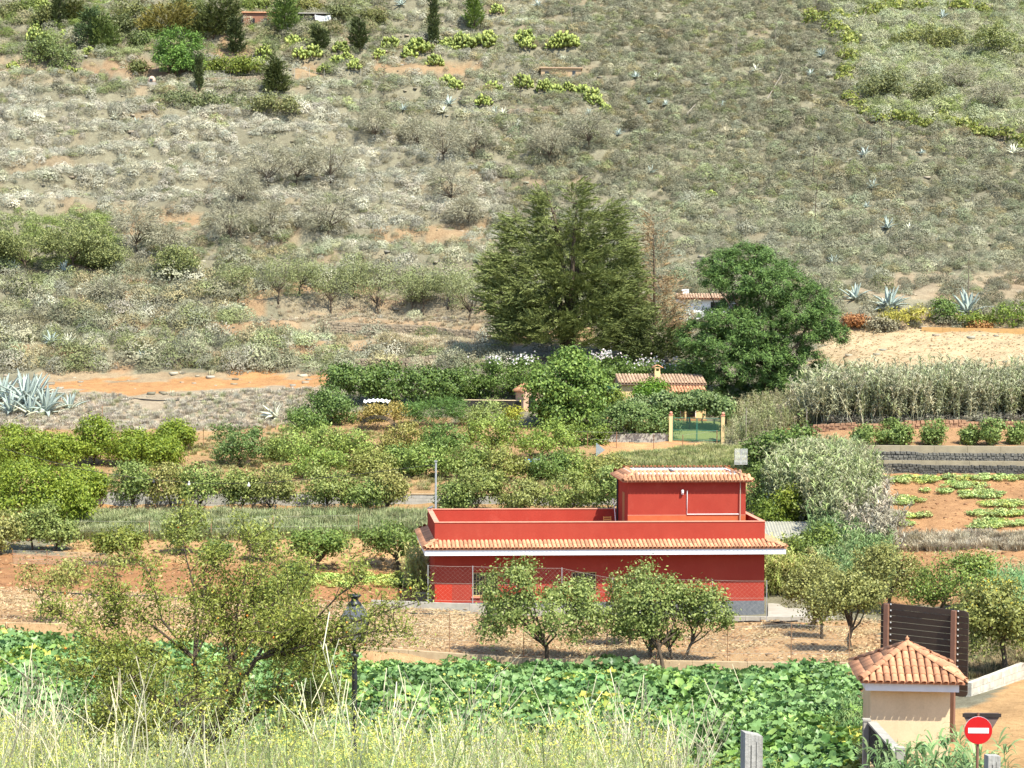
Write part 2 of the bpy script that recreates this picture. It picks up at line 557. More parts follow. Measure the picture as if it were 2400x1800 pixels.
GREYWASH = mat('grey_plinth', (.17, .18, .20), (.11, .12, .135), 5, .9, .5, 30)
WHITE = mat('white_paint', (.80, .80, .79), (.70, .70, .70), 3, .7)
FASCIA = mat('fascia_white', (.74, .77, .82), (.66, .69, .74), 2.5, .7)
CLAY = mat('clay_tile', (.60, .31, .175), (.45, .215, .12), 5, .85, .4, 25, rand=.26)
CLAY_OLD = mat('weathered_clay_tile', (.46, .30, .20), (.33, .235, .165), 4, .9, .4, 25, rand=.22)
MORTAR = mat('roof_mortar', (.46, .22, .13), (.36, .16, .09), 8, .95)
CREAM = stucco('cream_stucco', (.70, .55, .36), (.62, .47, .30), (.60, .47, .31), .08)
YELLOW = stucco('yellow_stucco', (.74, .55, .29), (.66, .47, .24), (.62, .46, .26), .08)
LEDGE = mat('dirty_concrete', (.34, .285, .195), (.25, .21, .145), 1.6, .95, .5, 20)
CONC = mat('concrete', (.42, .39, .34), (.30, .28, .245), 2.2, .95, .5, 20)
CONC_TAN = mat('tan_concrete', (.46, .35, .22), (.36, .26, .16), 3, .95, .5, 20)
BLOCKM = mat('concrete_block', (.50, .48, .44), (.38, .365, .335), 3, .95, .6, 25, rand=.12)
BLOCKTAN = mat('tan_block', (.50, .34, .19), (.40, .26, .14), 3, .95, .6, 25, rand=.12)
BLOCKWHITE = mat('whitewashed_block', (.58, .54, .46), (.42, .37, .30), 3, .95, .6, 25, rand=.08)
BLOCKDARK = mat('dark_block', (.055, .05, .046), (.035, .032, .03), 3, .95, .6, 25, rand=.15)
STONE = mat('dry_stone', (.34, .27, .19), (.22, .18, .13), 5, .95, .6, 18, rand=.25)
LAVA = mat('lava_stone', (.105, .10, .092), (.17, .16, .14), 5, .95, .8, 14, rand=.3)
IRON = mat('black_iron', (.016, .018, .022), (.022, .025, .03), 8, .45, spec=.5)
GALV = mat('galvanised', (.46, .47, .48), (.36, .37, .38), 6, .5, metal=.3)
RUSTPOST = mat('rusty_post', (.25, .12, .06), (.33, .2, .12), 8, .9)
WIREM = mat('fence_wire', (.40, .38, .33), (.34, .31, .26), 8, .6)
BLACKPIPE = mat('black_pipe', (.018, .018, .018), (.03, .03, .03), 8, .5)
BROWNPLANK = mat('brown_board', (.060, .040, .029), (.046, .031, .024), 2.5, .6, .2, 20, rand=.08, spec=.4)
BROWNPOST = mat('brown_post', (.24, .125, .085), (.20, .10, .07), 3, .6)
BOLT = mat('bolt', (.75, .75, .74), (.65, .65, .64), 8, .35, metal=.4)
BARK = mat('bark', (.115, .085, .06), (.06, .045, .033), 9, .95, .8, 30)
BARKPALE = mat('pale_bark', (.30, .26, .21), (.2, .17, .135), 9, .95, .6, 30)
TWIG = mat('twig', (.17, .14, .105), (.11, .09, .068), 9, .95)
GRILLE = mat('window_grille', (.55, .44, .19), (.46, .36, .15), 6, .6)
GLASSDARK = mat('dark_pane', (.018, .018, .02), (.026, .026, .028), 3, .12, spec=.6)
WOODGREY = mat('weathered_wood', (.40, .385, .36), (.24, .225, .205), 3, .95, .7, 14, vec=(14, 14, .9))
PAVE = mat('pale_paving', (.40, .37, .32), (.33, .29, .24), 1.5, .9)
GREENPAINT = mat('green_paint', (.045, .17, .12), (.04, .14, .10), 4, .6)

def half_tile(name, m, r=.11, L=.46, n=7, taper=.82, th=.016):
    """barrel roof tile: lies along +y, open side down"""
    V, Fc = [], []
    for y, k in ((0, 1.0), (L, taper)):
        for rr in (r * k, r * k - th):
            for i in range(n):
                a = math.pi * (.04 + .92 * i / (n - 1))
                V.append((-rr * math.cos(a), y, rr * math.sin(a) * .82 + (.012 if y == 0 else 0)))
    A, B, C2, D = 0, n, 2 * n, 3 * n
    for i in range(n - 1):
        Fc += [(A + i, A + i + 1, C2 + i + 1, C2 + i), (B + i + 1, B + i, D + i, D + i + 1), (A + i + 1, A + i, B + i, B + i + 1)]
    me = bpy.data.meshes.new(name)
    me.from_pydata(V, [], Fc)
    me.materials.append(m)
    me.shade_smooth()
    return me

def tile_slope(parent, a, b, up, length, me, pitch=.22, expo=.38, ml=None, mr=None, singles=True, lift=.03, name='tile', limit=None):
    """tiles over a roof slope: eave from a to b, 'up' the slope direction; ml, mr: hip run per metre of eave at either end"""
    a, b, up = Vector(a), Vector(b), Vector(up).normalized()
    e = (b - a)
    Le = e.length
    e.normalize()
    nrm = e.cross(up).normalized()
    if nrm.z < 0:
        nrm = -nrm
    n = int(Le / pitch)
    off = (Le - (n - 1) * pitch) / 2
    M3 = Matrix((e, up, nrm)).transposed()
    mb, cnt = MB(), 0
    for i in range(n):
        q = off + i * pitch
        hm = length
        if ml is not None:
            hm = min(hm, q * ml)
        if mr is not None:
            hm = min(hm, (Le - q) * mr)
        j = 0
        while j * expo < hm - .1:
            p = a + e * q + up * (j * expo - .07) + nrm * (lift + .004 * random.random())
            Mx = Matrix.Translation(p) @ M3.to_4x4() @ Matrix.Rotation(random.uniform(-.02, .02), 4, 'Z')
            if singles and (limit is None or cnt < limit):
                o = obj(name, me, parent)
                o.matrix_basis = Mx
                cnt += 1
            else:
                mb.add([Mx @ v.co for v in me.vertices], [tuple(pp.vertices) for pp in me.polygons])
            j += 1
    if mb.v:
        o = mb.build('roof_tiles', me.materials[0], parent, True)
        o['kind'] = 'stuff'
    return cnt

def tile_line(parent, p, q, me, step=.36, lift=.05, name='ridge_tile'):
    p, q = Vector(p), Vector(q)
    d = (q - p)
    L = d.length
    d.normalize()
    s = d.cross(Vector((0, 0, 1))).normalized()
    nrm = s.cross(d)
    M3 = Matrix((s, d, nrm)).transposed().to_4x4()
    for i in range(max(1, int(L / step))):
        o = obj(name, me, parent)
        o.matrix_basis = Matrix.Translation(p + d * (i * step) + Vector((0, 0, lift + .01 * random.random()))) @ M3

def deck(mb, a, b, c, d, th=.05):
    """thin solid under the tiles: corners a b (eave) c d (ridge)"""
    a, b, c, d = [Vector(x) for x in (a, b, c, d)]
    dz = Vector((0, 0, -th))
    mb.hexa([a + dz, b + dz, c + dz, d + dz], [a, b, c, d])

def wall_frame(p, q):
    p, q = Vector(p), Vector(q)
    d = (q - p)
    L = d.length
    d.normalize()
    return p, d, Vector((d.y, -d.x, 0)), L

def block_wall(name, label, p, q, z0, z1, m, joint, bl=.4, bh=.2, th=.2, single=True, cap=None, group=None, z0b=None, z1b=None):
    """wall of blocks with recessed joints between two plan points; heights may differ at the far end"""
    z0b = z0 if z0b is None else z0b
    z1b = z1 if z1b is None else z1b
    p3, d, nrm, L = wall_frame((p[0], p[1], 0), (q[0], q[1], 0))
    root = thing(name, label, 'wall', (p[0], p[1], min(z0, z0b)), group=group)
    zr = min(z0, z0b)
    def pt(s, n_, z):
        return Vector((0, 0, 0)) + d * s + nrm * n_ + Vector((0, 0, z - zr))
    def zz(s, k):
        f = s / L
        return (z0 + (z0b - z0) * f) * (1 - k) + (z1 + (z1b - z1) * f) * k
    core = MB()
    core.hexa([pt(0.01, -th / 2 + .012, z0), pt(L - .01, -th / 2 + .012, z0b), pt(L - .01, th / 2 - .012, z0b), pt(0.01, th / 2 - .012, z0)],
              [pt(0.01, -th / 2 + .012, z1 - .01), pt(L - .01, -th / 2 + .012, z1b - .01), pt(L - .01, th / 2 - .012, z1b - .01), pt(0.01, th / 2 - .012, z1 - .01)])
    core.build('mortar', joint, root)
    rows = max(1, round((z1 - z0) / bh))
    all_ = MB()
    nb = max(1, round(L / bl))
    for r in range(rows):
        k0, k1 = r / rows, (r + 1) / rows
        offs = (r % 2) * .5
        for i in range(-1, nb + 1):
            s0 = max(0, (i + offs) * L / nb) + .006
            s1 = min(L, (i + 1 + offs) * L / nb) - .006
            if s1 - s0 < .05:
                continue
            pr = random.uniform(0, .012)
            mb = MB() if single else all_
            g = .006
            mb.hexa([pt(s0, -th / 2 - pr, zz(s0, k0) + g), pt(s1, -th / 2 - pr, zz(s1, k0) + g), pt(s1, th / 2 + pr, zz(s1, k0) + g), pt(s0, th / 2 + pr, zz(s0, k0) + g)],
                    [pt(s0, -th / 2 - pr, zz(s0, k1) - g), pt(s1, -th / 2 - pr, zz(s1, k1) - g), pt(s1, th / 2 + pr, zz(s1, k1) - g), pt(s0, th / 2 + pr, zz(s0, k1) - g)])
            if single:
                mb.build('block', m, root)
    if not single:
        all_.build('block_courses', m, root)['kind'] = 'stuff'
    if cap:
        mb = MB()
        mb.hexa([pt(-.03, -th / 2 - .04, z1), pt(L + .03, -th / 2 - .04, z1b), pt(L + .03, th / 2 + .04, z1b), pt(-.03, th / 2 + .04, z1)],
                [pt(-.03, -th / 2 - .04, z1 + .06), pt(L + .03, -th / 2 - .04, z1b + .06), pt(L + .03, th / 2 + .04, z1b + .06), pt(-.03, th / 2 + .04, z1 + .06)])
        mb.build('coping', cap, root)
    return root

def rubble_wall(name, label, pts, m, h, sz=.28, th=.45, group=None, body=None):
    """dry stone wall following the ground: irregular stones, too small to tell apart singly"""
    root = thing(name, label, 'wall', pts[0], group=group)
    o0 = Vector(pts[0])
    st, core = MB(), MB()
    r = random.Random(len(pts) * 7 + int(h * 100))
    for p, q in zip(pts[:-1], pts[1:]):
        p, q = Vector(p) - o0, Vector(q) - o0
        d = q - p
        L = d.length
        d.normalize()
        nrm = Vector((d.y, -d.x, 0)).normalized()
        b = nrm * th * .36
        core.hexa([p - b + Vector((0, 0, -.3)), q - b + Vector((0, 0, -.3)), q + b + Vector((0, 0, -.3)), p + b + Vector((0, 0, -.3))],
                  [p - b + Vector((0, 0, h * .9)), q - b + Vector((0, 0, h * .9)), q + b + Vector((0, 0, h * .9)), p + b + Vector((0, 0, h * .9))])
        z = -.05
        while z < h - .05:
            rh = sz * r.uniform(.55, 1.0)
            s = 0.0
            while s < L:
                w_ = sz * r.uniform(.6, 1.7)
                c = p + d * (s + w_ / 2) + Vector((0, 0, z + rh / 2 + r.uniform(-.03, .03)))
                a1, b1, c1 = w_ * .46, th * .5 + r.uniform(-.04, .06), rh * .46
                V = []
                for sz_ in (-1, 1):
                    for sx, sy in ((-1, -1), (1, -1), (1, 1), (-1, 1)):
                        V.append(c + d * (sx * a1 * r.uniform(.72, 1)) + nrm * (sy * b1 * r.uniform(.85, 1)) + Vector((0, 0, sz_ * c1 * r.uniform(.7, 1))))
                st.hexa(V[:4], V[4:])
                s += w_
            z += rh
    core.build('wall_core', body or m, root)
    st.build('stones', m, root)['kind'] = 'stuff'
    return root

# ------------------------------------------------------------------ plants
def crown_leaves(blobs, ncl, npl, clr, L, Wd, r, out=.8, upb=.35, shell=.55, lowcut=-.75, along=.0, flat=1.0):
    """leaf clumps spread through the outer part of a set of ellipsoids; returns leaf quads and clump centres"""
    B = np.array(blobs, float)
    wgt = (B[:, 3] * B[:, 5])
    k = r.choice(len(B), ncl, p=wgt / wgt.sum())
    d = rdir(ncl * 3, r)
    d = d[d[:, 2] > lowcut][:ncl]
    k = k[:len(d)]
    rad = (shell + (1 - shell) * r.random(len(d)) ** .6)[:, None] * (.9 + .2 * r.random((len(d), 1)))
    cc = B[k, :3] + d * rad * B[k, 3:6]
    cs = clr * (.6 + .8 * r.random(len(cc)))
    c = np.repeat(cc, npl, 0) + r.normal(size=(len(cc) * npl, 3)) * np.repeat(cs, npl)[:, None] * np.array([1, 1, .8 * flat])
    od = unit(c - np.repeat(B[k, :3], npl, 0))
    nrm = unit(od * out + rdir(len(c), r) * .75 + np.array([0, 0, upb]))
    tt = unit(np.cross(nrm, rdir(len(c), r)) + od * along + np.array([0, 0, -.25]))
    Ls = L * (.6 + .8 * r.random(len(c)))
    return quads(c, nrm, tt, Ls, Ls * Wd / L, r), cc

def limbs(base, fork, targets, r0, r, n=6, crook=.12, twigs=0):
    """tapered trunk with limbs to the given points (coordinates relative to the trunk foot)"""
    mb = MB()
    base, fork = np.array(base, float), np.array(fork, float)
    H = np.linalg.norm(fork - base)
    pts = [base + (fork - base) * f + r.normal(size=3) * crook * H * .25 * (f * (1 - f) * 4) for f in np.linspace(0, 1, 5)]
    mb.tube(pts, [r0 * 1.35, r0 * 1.02, r0 * .92, r0 * .88, r0 * .84], n)
    for tg in targets:
        tg = np.array(tg, float)
        st = base + (fork - base) * r.uniform(.75, 1.0)
        dv = tg - st
        Ld = np.linalg.norm(dv)
        rr = r0 * r.uniform(.4, .62)
        side = r.normal(size=3) * crook * Ld
        mid1 = st + dv * .33 + side * .8 + np.array([0, 0, .07 * Ld])
        mid2 = st + dv * .68 + side * .6 + np.array([0, 0, .04 * Ld])
        mb.tube([st, mid1, mid2, tg], [rr, rr * .72, rr * .45, rr * .15], max(4, n - 1), False)
        for _ in range(twigs):
            s2 = mid1 + (tg - mid1) * r.uniform(.1, .9)
            t2 = s2 + rdir(1, r)[0] * Ld * .3 + np.array([0, 0, Ld * .08])
            mb.tube([s2, (s2 + t2) / 2 + r.normal(size=3) * .03, t2], [rr * .32, rr * .2, rr * .06], 3, False)
    return mb

def plant(name, label, cat, base, blobs, leafm, ncl=60, npl=40, clr=.22, L=.13, Wd=.07, bark=None, r0=.09, fork=.35, nl=8, group=None, tint=(1, 1, 1),
          seed=1, out=.8, upb=.35, shell=.55, twigs=0, lean=0.0, lowcut=-.75, crown_name='crown', extra=None, along=0.0, trunks=1):
    """tree or bush with its trunk and its crown; blobs are in metres relative to the foot"""
    r = np.random.default_rng(seed)
    root = thing(name, label, cat, base, group=group)
    (Vv, Ff, Rv), cc = crown_leaves(blobs, ncl, npl, clr, L, Wd, r, out, upb, shell, lowcut, along)
    if bark:
        B = np.array(blobs)
        top = B[:, :3].mean(0)
        for k in range(trunks):
            fk = np.array([top[0] * .35 + lean, top[1] * .35, max(.25, fork)])
            b0 = np.array([0, 0, -.15])
            if trunks > 1:
                a = 2.1 * k + .4
                b0 = b0 + np.array([math.cos(a) * .22 * trunks, math.sin(a) * .22 * trunks, 0])
                fk = fk + np.array([math.cos(a) * .5, math.sin(a) * .5, r.uniform(-.2, .2)])
            tg = cc[r.choice(len(cc), min(nl, len(cc)), replace=False)]
            nm = 'trunk'
            limbs(b0, fk, tg, r0, r, twigs=twigs).build(nm, bark, root, True)
    o = obj(crown_name, mesh_np(name + '_crown', Vv, Ff, leafm, Rv), root)
    o.color = (*tint, 1)
    if extra:
        extra(root, cc, r)
    return root

def plant_px(name, label, cat, ub, vb, blobs, leafm, d=None, dd=0.0, **kw):
    """as plant(), with foot and crown lobes read off the photograph: lobes (u, v, half width, half height[, depth offset])"""
    base = G(ub, vb) if d is None else None
    if d is not None:
        q = P(ub, vb, d)
        base = np.array([q[0], q[1], float(zt(q[0], q[1]))])
    s = base[1] / F
    bl = []
    for bb in blobs:
        u, v, ru, rv = bb[:4]
        off = bb[4] if len(bb) > 4 else 0.0
        c = P(u, v, base[1] + off + dd) - base
        bl.append((c[0], c[1], c[2], ru * s, ru * s * .9, rv * s))
    rr = np.random.default_rng(kw.get('seed', 1) + 9000)
    for b in list(bl):
        for _ in range(2):
            d_ = rdir(1, rr)[0]
            d_[2] = d_[2] * .7 + .15
            k_ = rr.uniform(.3, .5)
            bl.append((b[0] + d_[0] * b[3] * .95, b[1] + d_[1] * b[4] * .95, b[2] + d_[2] * b[5] * .95, b[3] * k_, b[4] * k_, b[5] * k_))
    return plant(name, label, cat, base, bl, leafm, **kw)

# scatter: many small plants that nobody could count, as instances of a few meshes in one object
def scatter(name, label, cat, meshes, pts, rotz, scl, tint, idx=None, tilt=None):
    n = len(pts)
    me = bpy.data.meshes.new(name)
    me.vertices.add(n)
    me.vertices.foreach_set('co', np.asarray(pts, np.float32).ravel())
    idx = rng.integers(0, len(meshes), n) if idx is None else idx
    scl = np.asarray(scl, float)
    if scl.ndim == 1:
        scl = np.repeat(scl[:, None], 3, 1)
    rot = np.zeros((n, 3))
    rot[:, 2] = rotz
    if tilt is not None:
        rot[:, :2] = tilt
    for nm, ty, fld, data in (('idx', 'INT', 'value', np.asarray(idx, np.int32)), ('rot', 'FLOAT_VECTOR', 'vector', rot.astype(np.float32).ravel()),
                              ('scl', 'FLOAT_VECTOR', 'vector', scl.astype(np.float32).ravel()),
                              ('tint', 'FLOAT_COLOR', 'color', np.concatenate([tint, np.ones((n, 1))], 1).astype(np.float32).ravel())):
        me.attributes.new(nm, ty, 'POINT').data.foreach_set(fld, data)
    o = tag(obj(name, me), label, cat, kind='stuff')
    ng = bpy.data.node_groups.new(name + '_nodes', 'GeometryNodeTree')
    ng.interface.new_socket('Geometry', in_out='INPUT', socket_type='NodeSocketGeometry')
    ng.interface.new_socket('Geometry', in_out='OUTPUT', socket_type='NodeSocketGeometry')
    N, Lk = ng.nodes, ng.links
    gi, go = N.new('NodeGroupInput'), N.new('NodeGroupOutput')
    jn = N.new('GeometryNodeJoinGeometry')
    for k, ms in enumerate(reversed(meshes)):
        so = bpy.data.objects.new(ms.name + '_source', ms)
        oi = N.new('GeometryNodeObjectInfo')
        oi.inputs['Object'].default_value = so
        oi.inputs['As Instance'].default_value = False
        g2 = N.new('GeometryNodeGeometryToInstance')
        Lk.new(oi.outputs['Geometry'], g2.inputs[0])
        Lk.new(g2.outputs[0], jn.inputs[0])
    ip = N.new('GeometryNodeInstanceOnPoints')
    ip.inputs['Pick Instance'].default_value = True
    def named(nm, ty):
        a = N.new('GeometryNodeInputNamedAttribute')
        a.data_type = ty
        a.inputs['Name'].default_value = nm
        return a.outputs['Attribute']
    Lk.new(gi.outputs[0], ip.inputs['Points'])
    Lk.new(jn.outputs[0], ip.inputs['Instance'])
    Lk.new(named('idx', 'INT'), ip.inputs['Instance Index'])
    er = N.new('FunctionNodeEulerToRotation')
    Lk.new(named('rot', 'FLOAT_VECTOR'), er.inputs[0])
    Lk.new(er.outputs[0], ip.inputs['Rotation'])
    Lk.new(named('scl', 'FLOAT_VECTOR'), ip.inputs['Scale'])
    Lk.new(ip.outputs[0], go.inputs[0])
    md = o.modifiers.new('scatter', 'NODES')
    md.node_group = ng
    return o

def dome_bush(name, m, n, L, Wd, seed, h=1.05, spread=1.0, up=.35, thin=True):
    """unit-radius dome bush of short twigs or leaves"""
    r = np.random.default_rng(seed)
    d = rdir(n * 2, r)
    d = d[d[:, 2] > -.12][:n]
    d[:, 2] = np.abs(d[:, 2])
    lump = 1 + .22 * np.sin(d[:, 0] * 5 + seed) * np.sin(d[:, 1] * 4 + seed * 2)
    rad = (.35 + .65 * r.random(len(d)) ** .45) * lump
    c = d * rad[:, None] * np.array([1, 1, h]) * spread
    c[:, 2] += .03
    if thin:
        t = unit(d + rdir(len(d), r) * .55 + np.array([0, 0, up]))
        nrm = unit(np.cross(t, rdir(len(d), r)) + d * 1.8)
    else:
        nrm = unit(d + rdir(len(d), r) * .7)
        t = unit(np.cross(nrm, rdir(len(d), r)))
    Ls = L * (.5 + r.random(len(d)))
    Vv, Ff, Rv = quads(c, nrm, t, Ls, Wd * (.7 + .6 * r.random(len(d))), r)
    return mesh_np(name, Vv, Ff, m, Rv)

def round_bush(name, m, n, seed, q=.15, h=1.0, tips=.35):
    """unit-radius rounded bush: a close shell of small leaf sprigs with twig tips standing out of it"""
    r = np.random.default_rng(seed)
    d = rdir(n * 3, r)
    d = d[d[:, 2] > -.25][:n]
    lump = 1 + .16 * np.sin(d[:, 0] * 6 + seed) * np.sin(d[:, 1] * 5 + seed * 2) + .1 * np.sin(d[:, 2] * 9 + seed)
    rad = (.78 + .22 * r.random(len(d))) * lump
    c = d * rad[:, None] * np.array([1, 1, h])
    nrm = unit(d * 1.6 + rdir(len(d), r) * .6)
    t = unit(np.cross(nrm, rdir(len(d), r)) + np.array([0, 0, .3]))
    A = quads(c, nrm, t, q * (.7 + .6 * r.random(len(d))), q * .7, r)
    k = int(n * tips)
    dt = rdir(k * 3, r)
    dt = dt[dt[:, 2] > 0][:k]
    t2 = unit(dt + rdir(len(dt), r) * .35 + np.array([0, 0, .3]))
    B = quads(dt * (.85 + .25 * r.random((len(dt), 1))) * np.array([1, 1, h]), unit(np.cross(t2, rdir(len(dt), r)) + dt * .5), t2, .22, .03, r)
    Vv, Ff, Rv = join([A, B])
    return mesh_np(name, Vv, Ff, m, Rv)

def tuft(name, m, n, h, w_, seed, lean=.5, spread=.25):
    """grass tuft of curved blades, unit scale in metres"""
    r = np.random.default_rng(seed)
    a = r.random(n) * 2 * math.pi
    b0 = np.stack([np.cos(a), np.sin(a), np.zeros(n)], 1) * (r.random(n)[:, None] * spread)
    hd = unit(np.stack([np.cos(a + r.normal(size=n) * .8), np.sin(a + r.normal(size=n) * .8), np.zeros(n)], 1))
    hh = h * (.5 + .5 * r.random(n))[:, None]
    ln = lean * r.random(n)[:, None]
    mid = b0 + hd * hh * ln * .35 + np.array([0, 0, 1]) * hh * .55
    tip = b0 + hd * hh * ln + np.array([0, 0, 1]) * hh * (1 - .35 * ln)
    sd = np.cross(hd, np.array([0, 0, 1])) + r.normal(size=(n, 3)) * .3
    sd = unit(sd) * w_
    Vv = np.stack([b0 - sd * .5, b0 + sd * .5, mid + sd * .45, mid - sd * .45, tip + sd * .06, tip - sd * .06], 1).reshape(-1, 3)
    k = np.arange(n)[:, None] * 6
    Ff = np.concatenate([k + np.array([0, 1, 2, 3]), k + np.array([3, 2, 4, 5])], 0)
    return mesh_np(name, Vv, Ff, m, np.repeat(r.random(n), 6))

def strips(paths, widths, r, sideref=None):
    """ribbon leaves: paths (n, k, 3), widths (n, k)"""
    n, k, _ = paths.shape
    t = unit(np.gradient(paths, axis=1))
    sd = unit(np.cross(t, np.array([0, 0, 1.0]) + r.normal(size=(n, 1, 3)) * .15)) * widths[..., None] * .5
    Vv = np.stack([paths - sd, paths + sd], 2).reshape(-1, 3)
    base = (np.arange(n)[:, None] * k + np.arange(k - 1)[None]).reshape(-1, 1) * 2
    return Vv, base + np.array([0, 1, 3, 2]), np.repeat(r.random(n), 2 * k)

def cane(name, m, seed, H=3.0, nleaf=16, LL=.55, lw=.045, n_st=5, plume=False):
    """clump of giant reed: stems with long arching leaves"""
    r = np.random.default_rng(seed)
    parts = []
    for s in range(n_st):
        b0 = np.array([r.normal() * .22, r.normal() * .22, 0])
        top = b0 + np.array([r.normal() * .22, r.normal() * .22, 1.0]) * H * r.uniform(.7, 1.05)
        st = np.linspace(0, 1, 4)[None, :, None] * (top - b0)[None, None] + b0[None, None]
        st2 = np.repeat(st, 1, 0)
        parts.append(strips(st2 + 0, np.full((1, 4), .011), r))
        f = r.uniform(.18, 1.0, nleaf)
        p0 = b0 + (top - b0) * f[:, None]
        a = r.random(nleaf) * 6.28
        hd = np.stack([np.cos(a), np.sin(a), np.zeros(nleaf)], 1)
        ll = LL * r.uniform(.7, 1.2, nleaf)[:, None]
        kk = np.linspace(0, 1, 5)[None, :, None]
        path = p0[:, None] + hd[:, None] * (ll[:, None] * kk * .62) + np.array([0, 0, 1.0]) * (ll[:, None] * (1.15 * kk - .95 * kk ** 2))
        wd = lw * np.array([.6, 1, .9, .6, .1])[None].repeat(nleaf, 0)
        parts.append(strips(path, wd, r))
        if plume:
            pp = top[None, None] + np.linspace(0, 1, 4)[None, :, None] * np.array([.05, .03, .4])[None, None]
            parts.append(strips(pp, np.array([[.05, .12, .09, .02]]), r))
    Vv, Ff, Rv = join(parts)
    return mesh_np(name, Vv, Ff, m, Rv)

def agave_leaf(name, m, L, Wd, arch, seed):
    r = np.random.default_rng(seed)
    k = 7
    V, Fc = [], []
    for i in range(k):
        f = i / (k - 1)
        wv = Wd * (.55 + .9 * f - 1.42 * f ** 2 if f < .9 else .22 * (1 - f) * 5 + .02)
        wv = max(wv, .012)
        y = L * f * (1 - .12 * arch * f)
        z = L * (-.30 * arch * f * f)
        V += [(-wv / 2, y, z + .05 * Wd), (0, y, z - .22 * wv), (wv / 2, y, z + .05 * Wd), (0, y, z - .22 * wv - .05 * (1 - f) - .006)]
    for i in range(k - 1):
        a, b = i * 4, i * 4 + 4
        Fc += [(a, a + 1, b + 1, b), (a + 1, a + 2, b + 2, b + 1), (a + 2, a + 3, b + 3, b + 2), (a + 3, a, b, b + 3)]
    me = bpy.data.meshes.new(name)
    me.from_pydata(V, [], Fc)
    me.materials.append(m)
    me.shade_smooth()
    return me

AGAVE = mat('agave_skin', (.42, .48, .43), (.31, .38, .345), 3, .55, rand=.18, spec=.4)
AGAVEDRY = mat('pale_agave_skin', (.66, .66, .53), (.52, .51, .37), 3, .7, rand=.15)
_AL = {}
def agave(label, base, size, n=22, m=AGAVE, group=None, stalk=0.0, tilt=0.0, name='agave', dry=0.25, single=True):
    root = thing(name, label, 'agave', base, group=group)
    for k in range(4):
        for mm in (m, AGAVEDRY):
            if (k, mm.name) not in _AL:
                _AL[k, mm.name] = agave_leaf('agave_leaf', mm, 1.0, .19 + .025 * k, [.4, .9, 1.3, .2][k], k)
    mbs = MB()
    for i in range(n):
        f = i / n
        el = math.radians(8 + 74 * f + random.uniform(-8, 8))
        az = i * 2.39996 + random.uniform(-.25, .25)
        k = random.randrange(3) if f < .75 else 3
        mm = AGAVEDRY if (f < .5 and random.random() < dry) else m
        s = size * random.uniform(.8, 1.1) * (1 - .25 * abs(f - .5))
        Mx = Matrix.Translation((0, 0, .05)) @ Matrix.Rotation(tilt, 4, 'Y') @ Matrix.Rotation(az, 4, 'Z') @ Matrix.Rotation(el, 4, 'X') @ Matrix.Scale(s, 4)
        me = _AL[k, mm.name]
        if single:
            o = obj('leaf', me, root)
            o.matrix_basis = Mx
        else:
            mbs.add([Mx @ v.co for v in me.vertices], [tuple(pp.vertices) for pp in me.polygons])
    if not single:
        mbs.build('rosette', m, root, True)
    if stalk:
        mb = MB()
        mb.tube([(0, 0, 0), (.02, 0, stalk * .5), (.05, .02, stalk)], [.06, .045, .02], 5)
        mb.build('flower_stalk', TWIG, root)
    return root
# ------------------------------------------------------------------ red house
TH = math.radians(5.5)
q = P(1018, 1400, 109.0)
HZ = -0.15
hx, hy = q[0], 109.0
house = thing('red_house', 'red flat-roofed house with clay tiled eaves and a rooftop room', 'house', (hx, hy, HZ), TH)
HL, HD = 18.05, 7.1
zb = 5.0 - HZ            # parapet top
zt_ = 3.98 - HZ          # where the eave tiles meet the wall
ze = 3.70 - HZ           # eave edge
OV = 1.0
mb = MB()
mb.box((0, 0, -.4), (HL, HD, zt_ - .25))
wallo = mb.build('wall', STUCCO_RED, house)
# window recesses are framed openings set proud/behind the wall: cut by building the facade around them
me = wallo.data
me.clear_geometry()
wins = [(2.05, 3.45, 1.15, 2.45), (7.42, 8.80, 1.15, 2.45)]
mb = MB()
xs = [0, 2.05, 3.45, 7.42, 8.80, HL]
top = zt_ - .25
for i in range(len(xs) - 1):
    x0, x1 = xs[i], xs[i + 1]
    wn = [w_ for w_ in wins if abs(w_[0] - x0) < 1e-6]
    if wn:
        mb.box((x0, 0, -.4), (x1, .25, wn[0][2]))
        mb.box((x0, 0, wn[0][3]), (x1, .25, top))
    else:
        mb.box((x0, 0, -.4), (x1, .25, top))
mb.box((0, .25, -.4), (.25, HD, top))
mb.box((HL - .25, .25, -.4), (HL, HD, top))
mb.box((.25, HD - .25, -.4), (HL - .25, HD, top))
mb.box((.25, .25, top - .2), (HL - .25, HD - .25, top - .02))
me.from_pydata(mb.v, [], mb.f)
for (x0, x1, z0, z1) in wins:
    wf = MB()
    wf.box((x0, .10, z0), (x0 + .06, .2, z1)).box((x1 - .06, .10, z0), (x1, .2, z1)).box((x0 + .06, .10, z1 - .06), (x1 - .06, .2, z1)).box((x0 + .06, .10, z0), (x1 - .06, .2, z0 + .06)).box(((x0 + x1) / 2 - .03, .105, z0 + .06), ((x0 + x1) / 2 + .03, .195, z1 - .06))
    wo = wf.build('window', GRILLE, house)
    pn = MB()
    pn.box((x0 + .02, .15, z0 + .02), (x1 - .02, .17, z1 - .02))
    pn.build('pane', GLASSDARK, wo)
    gr = MB()
    for k in range(9):
        x = x0 + .05 + (x1 - x0 - .1) * k / 8
        gr.tube([(x, -.03, z0), (x, -.03, z1)], .009, 4)
    for k in range(4):
        z = z0 + .03 + (z1 - z0 - .06) * k / 3
        gr.tube([(x0, -.03, z), (x1, -.03, z)], .010, 4)
    gr.build('grille', GRILLE, wo)
    sl = MB()
    sl.box((x0 - .06, -.09, z0 - .07), (x1 + .06, .1, z0 - .003))
    sl.build('sill', CAP, wo)
mb = MB()
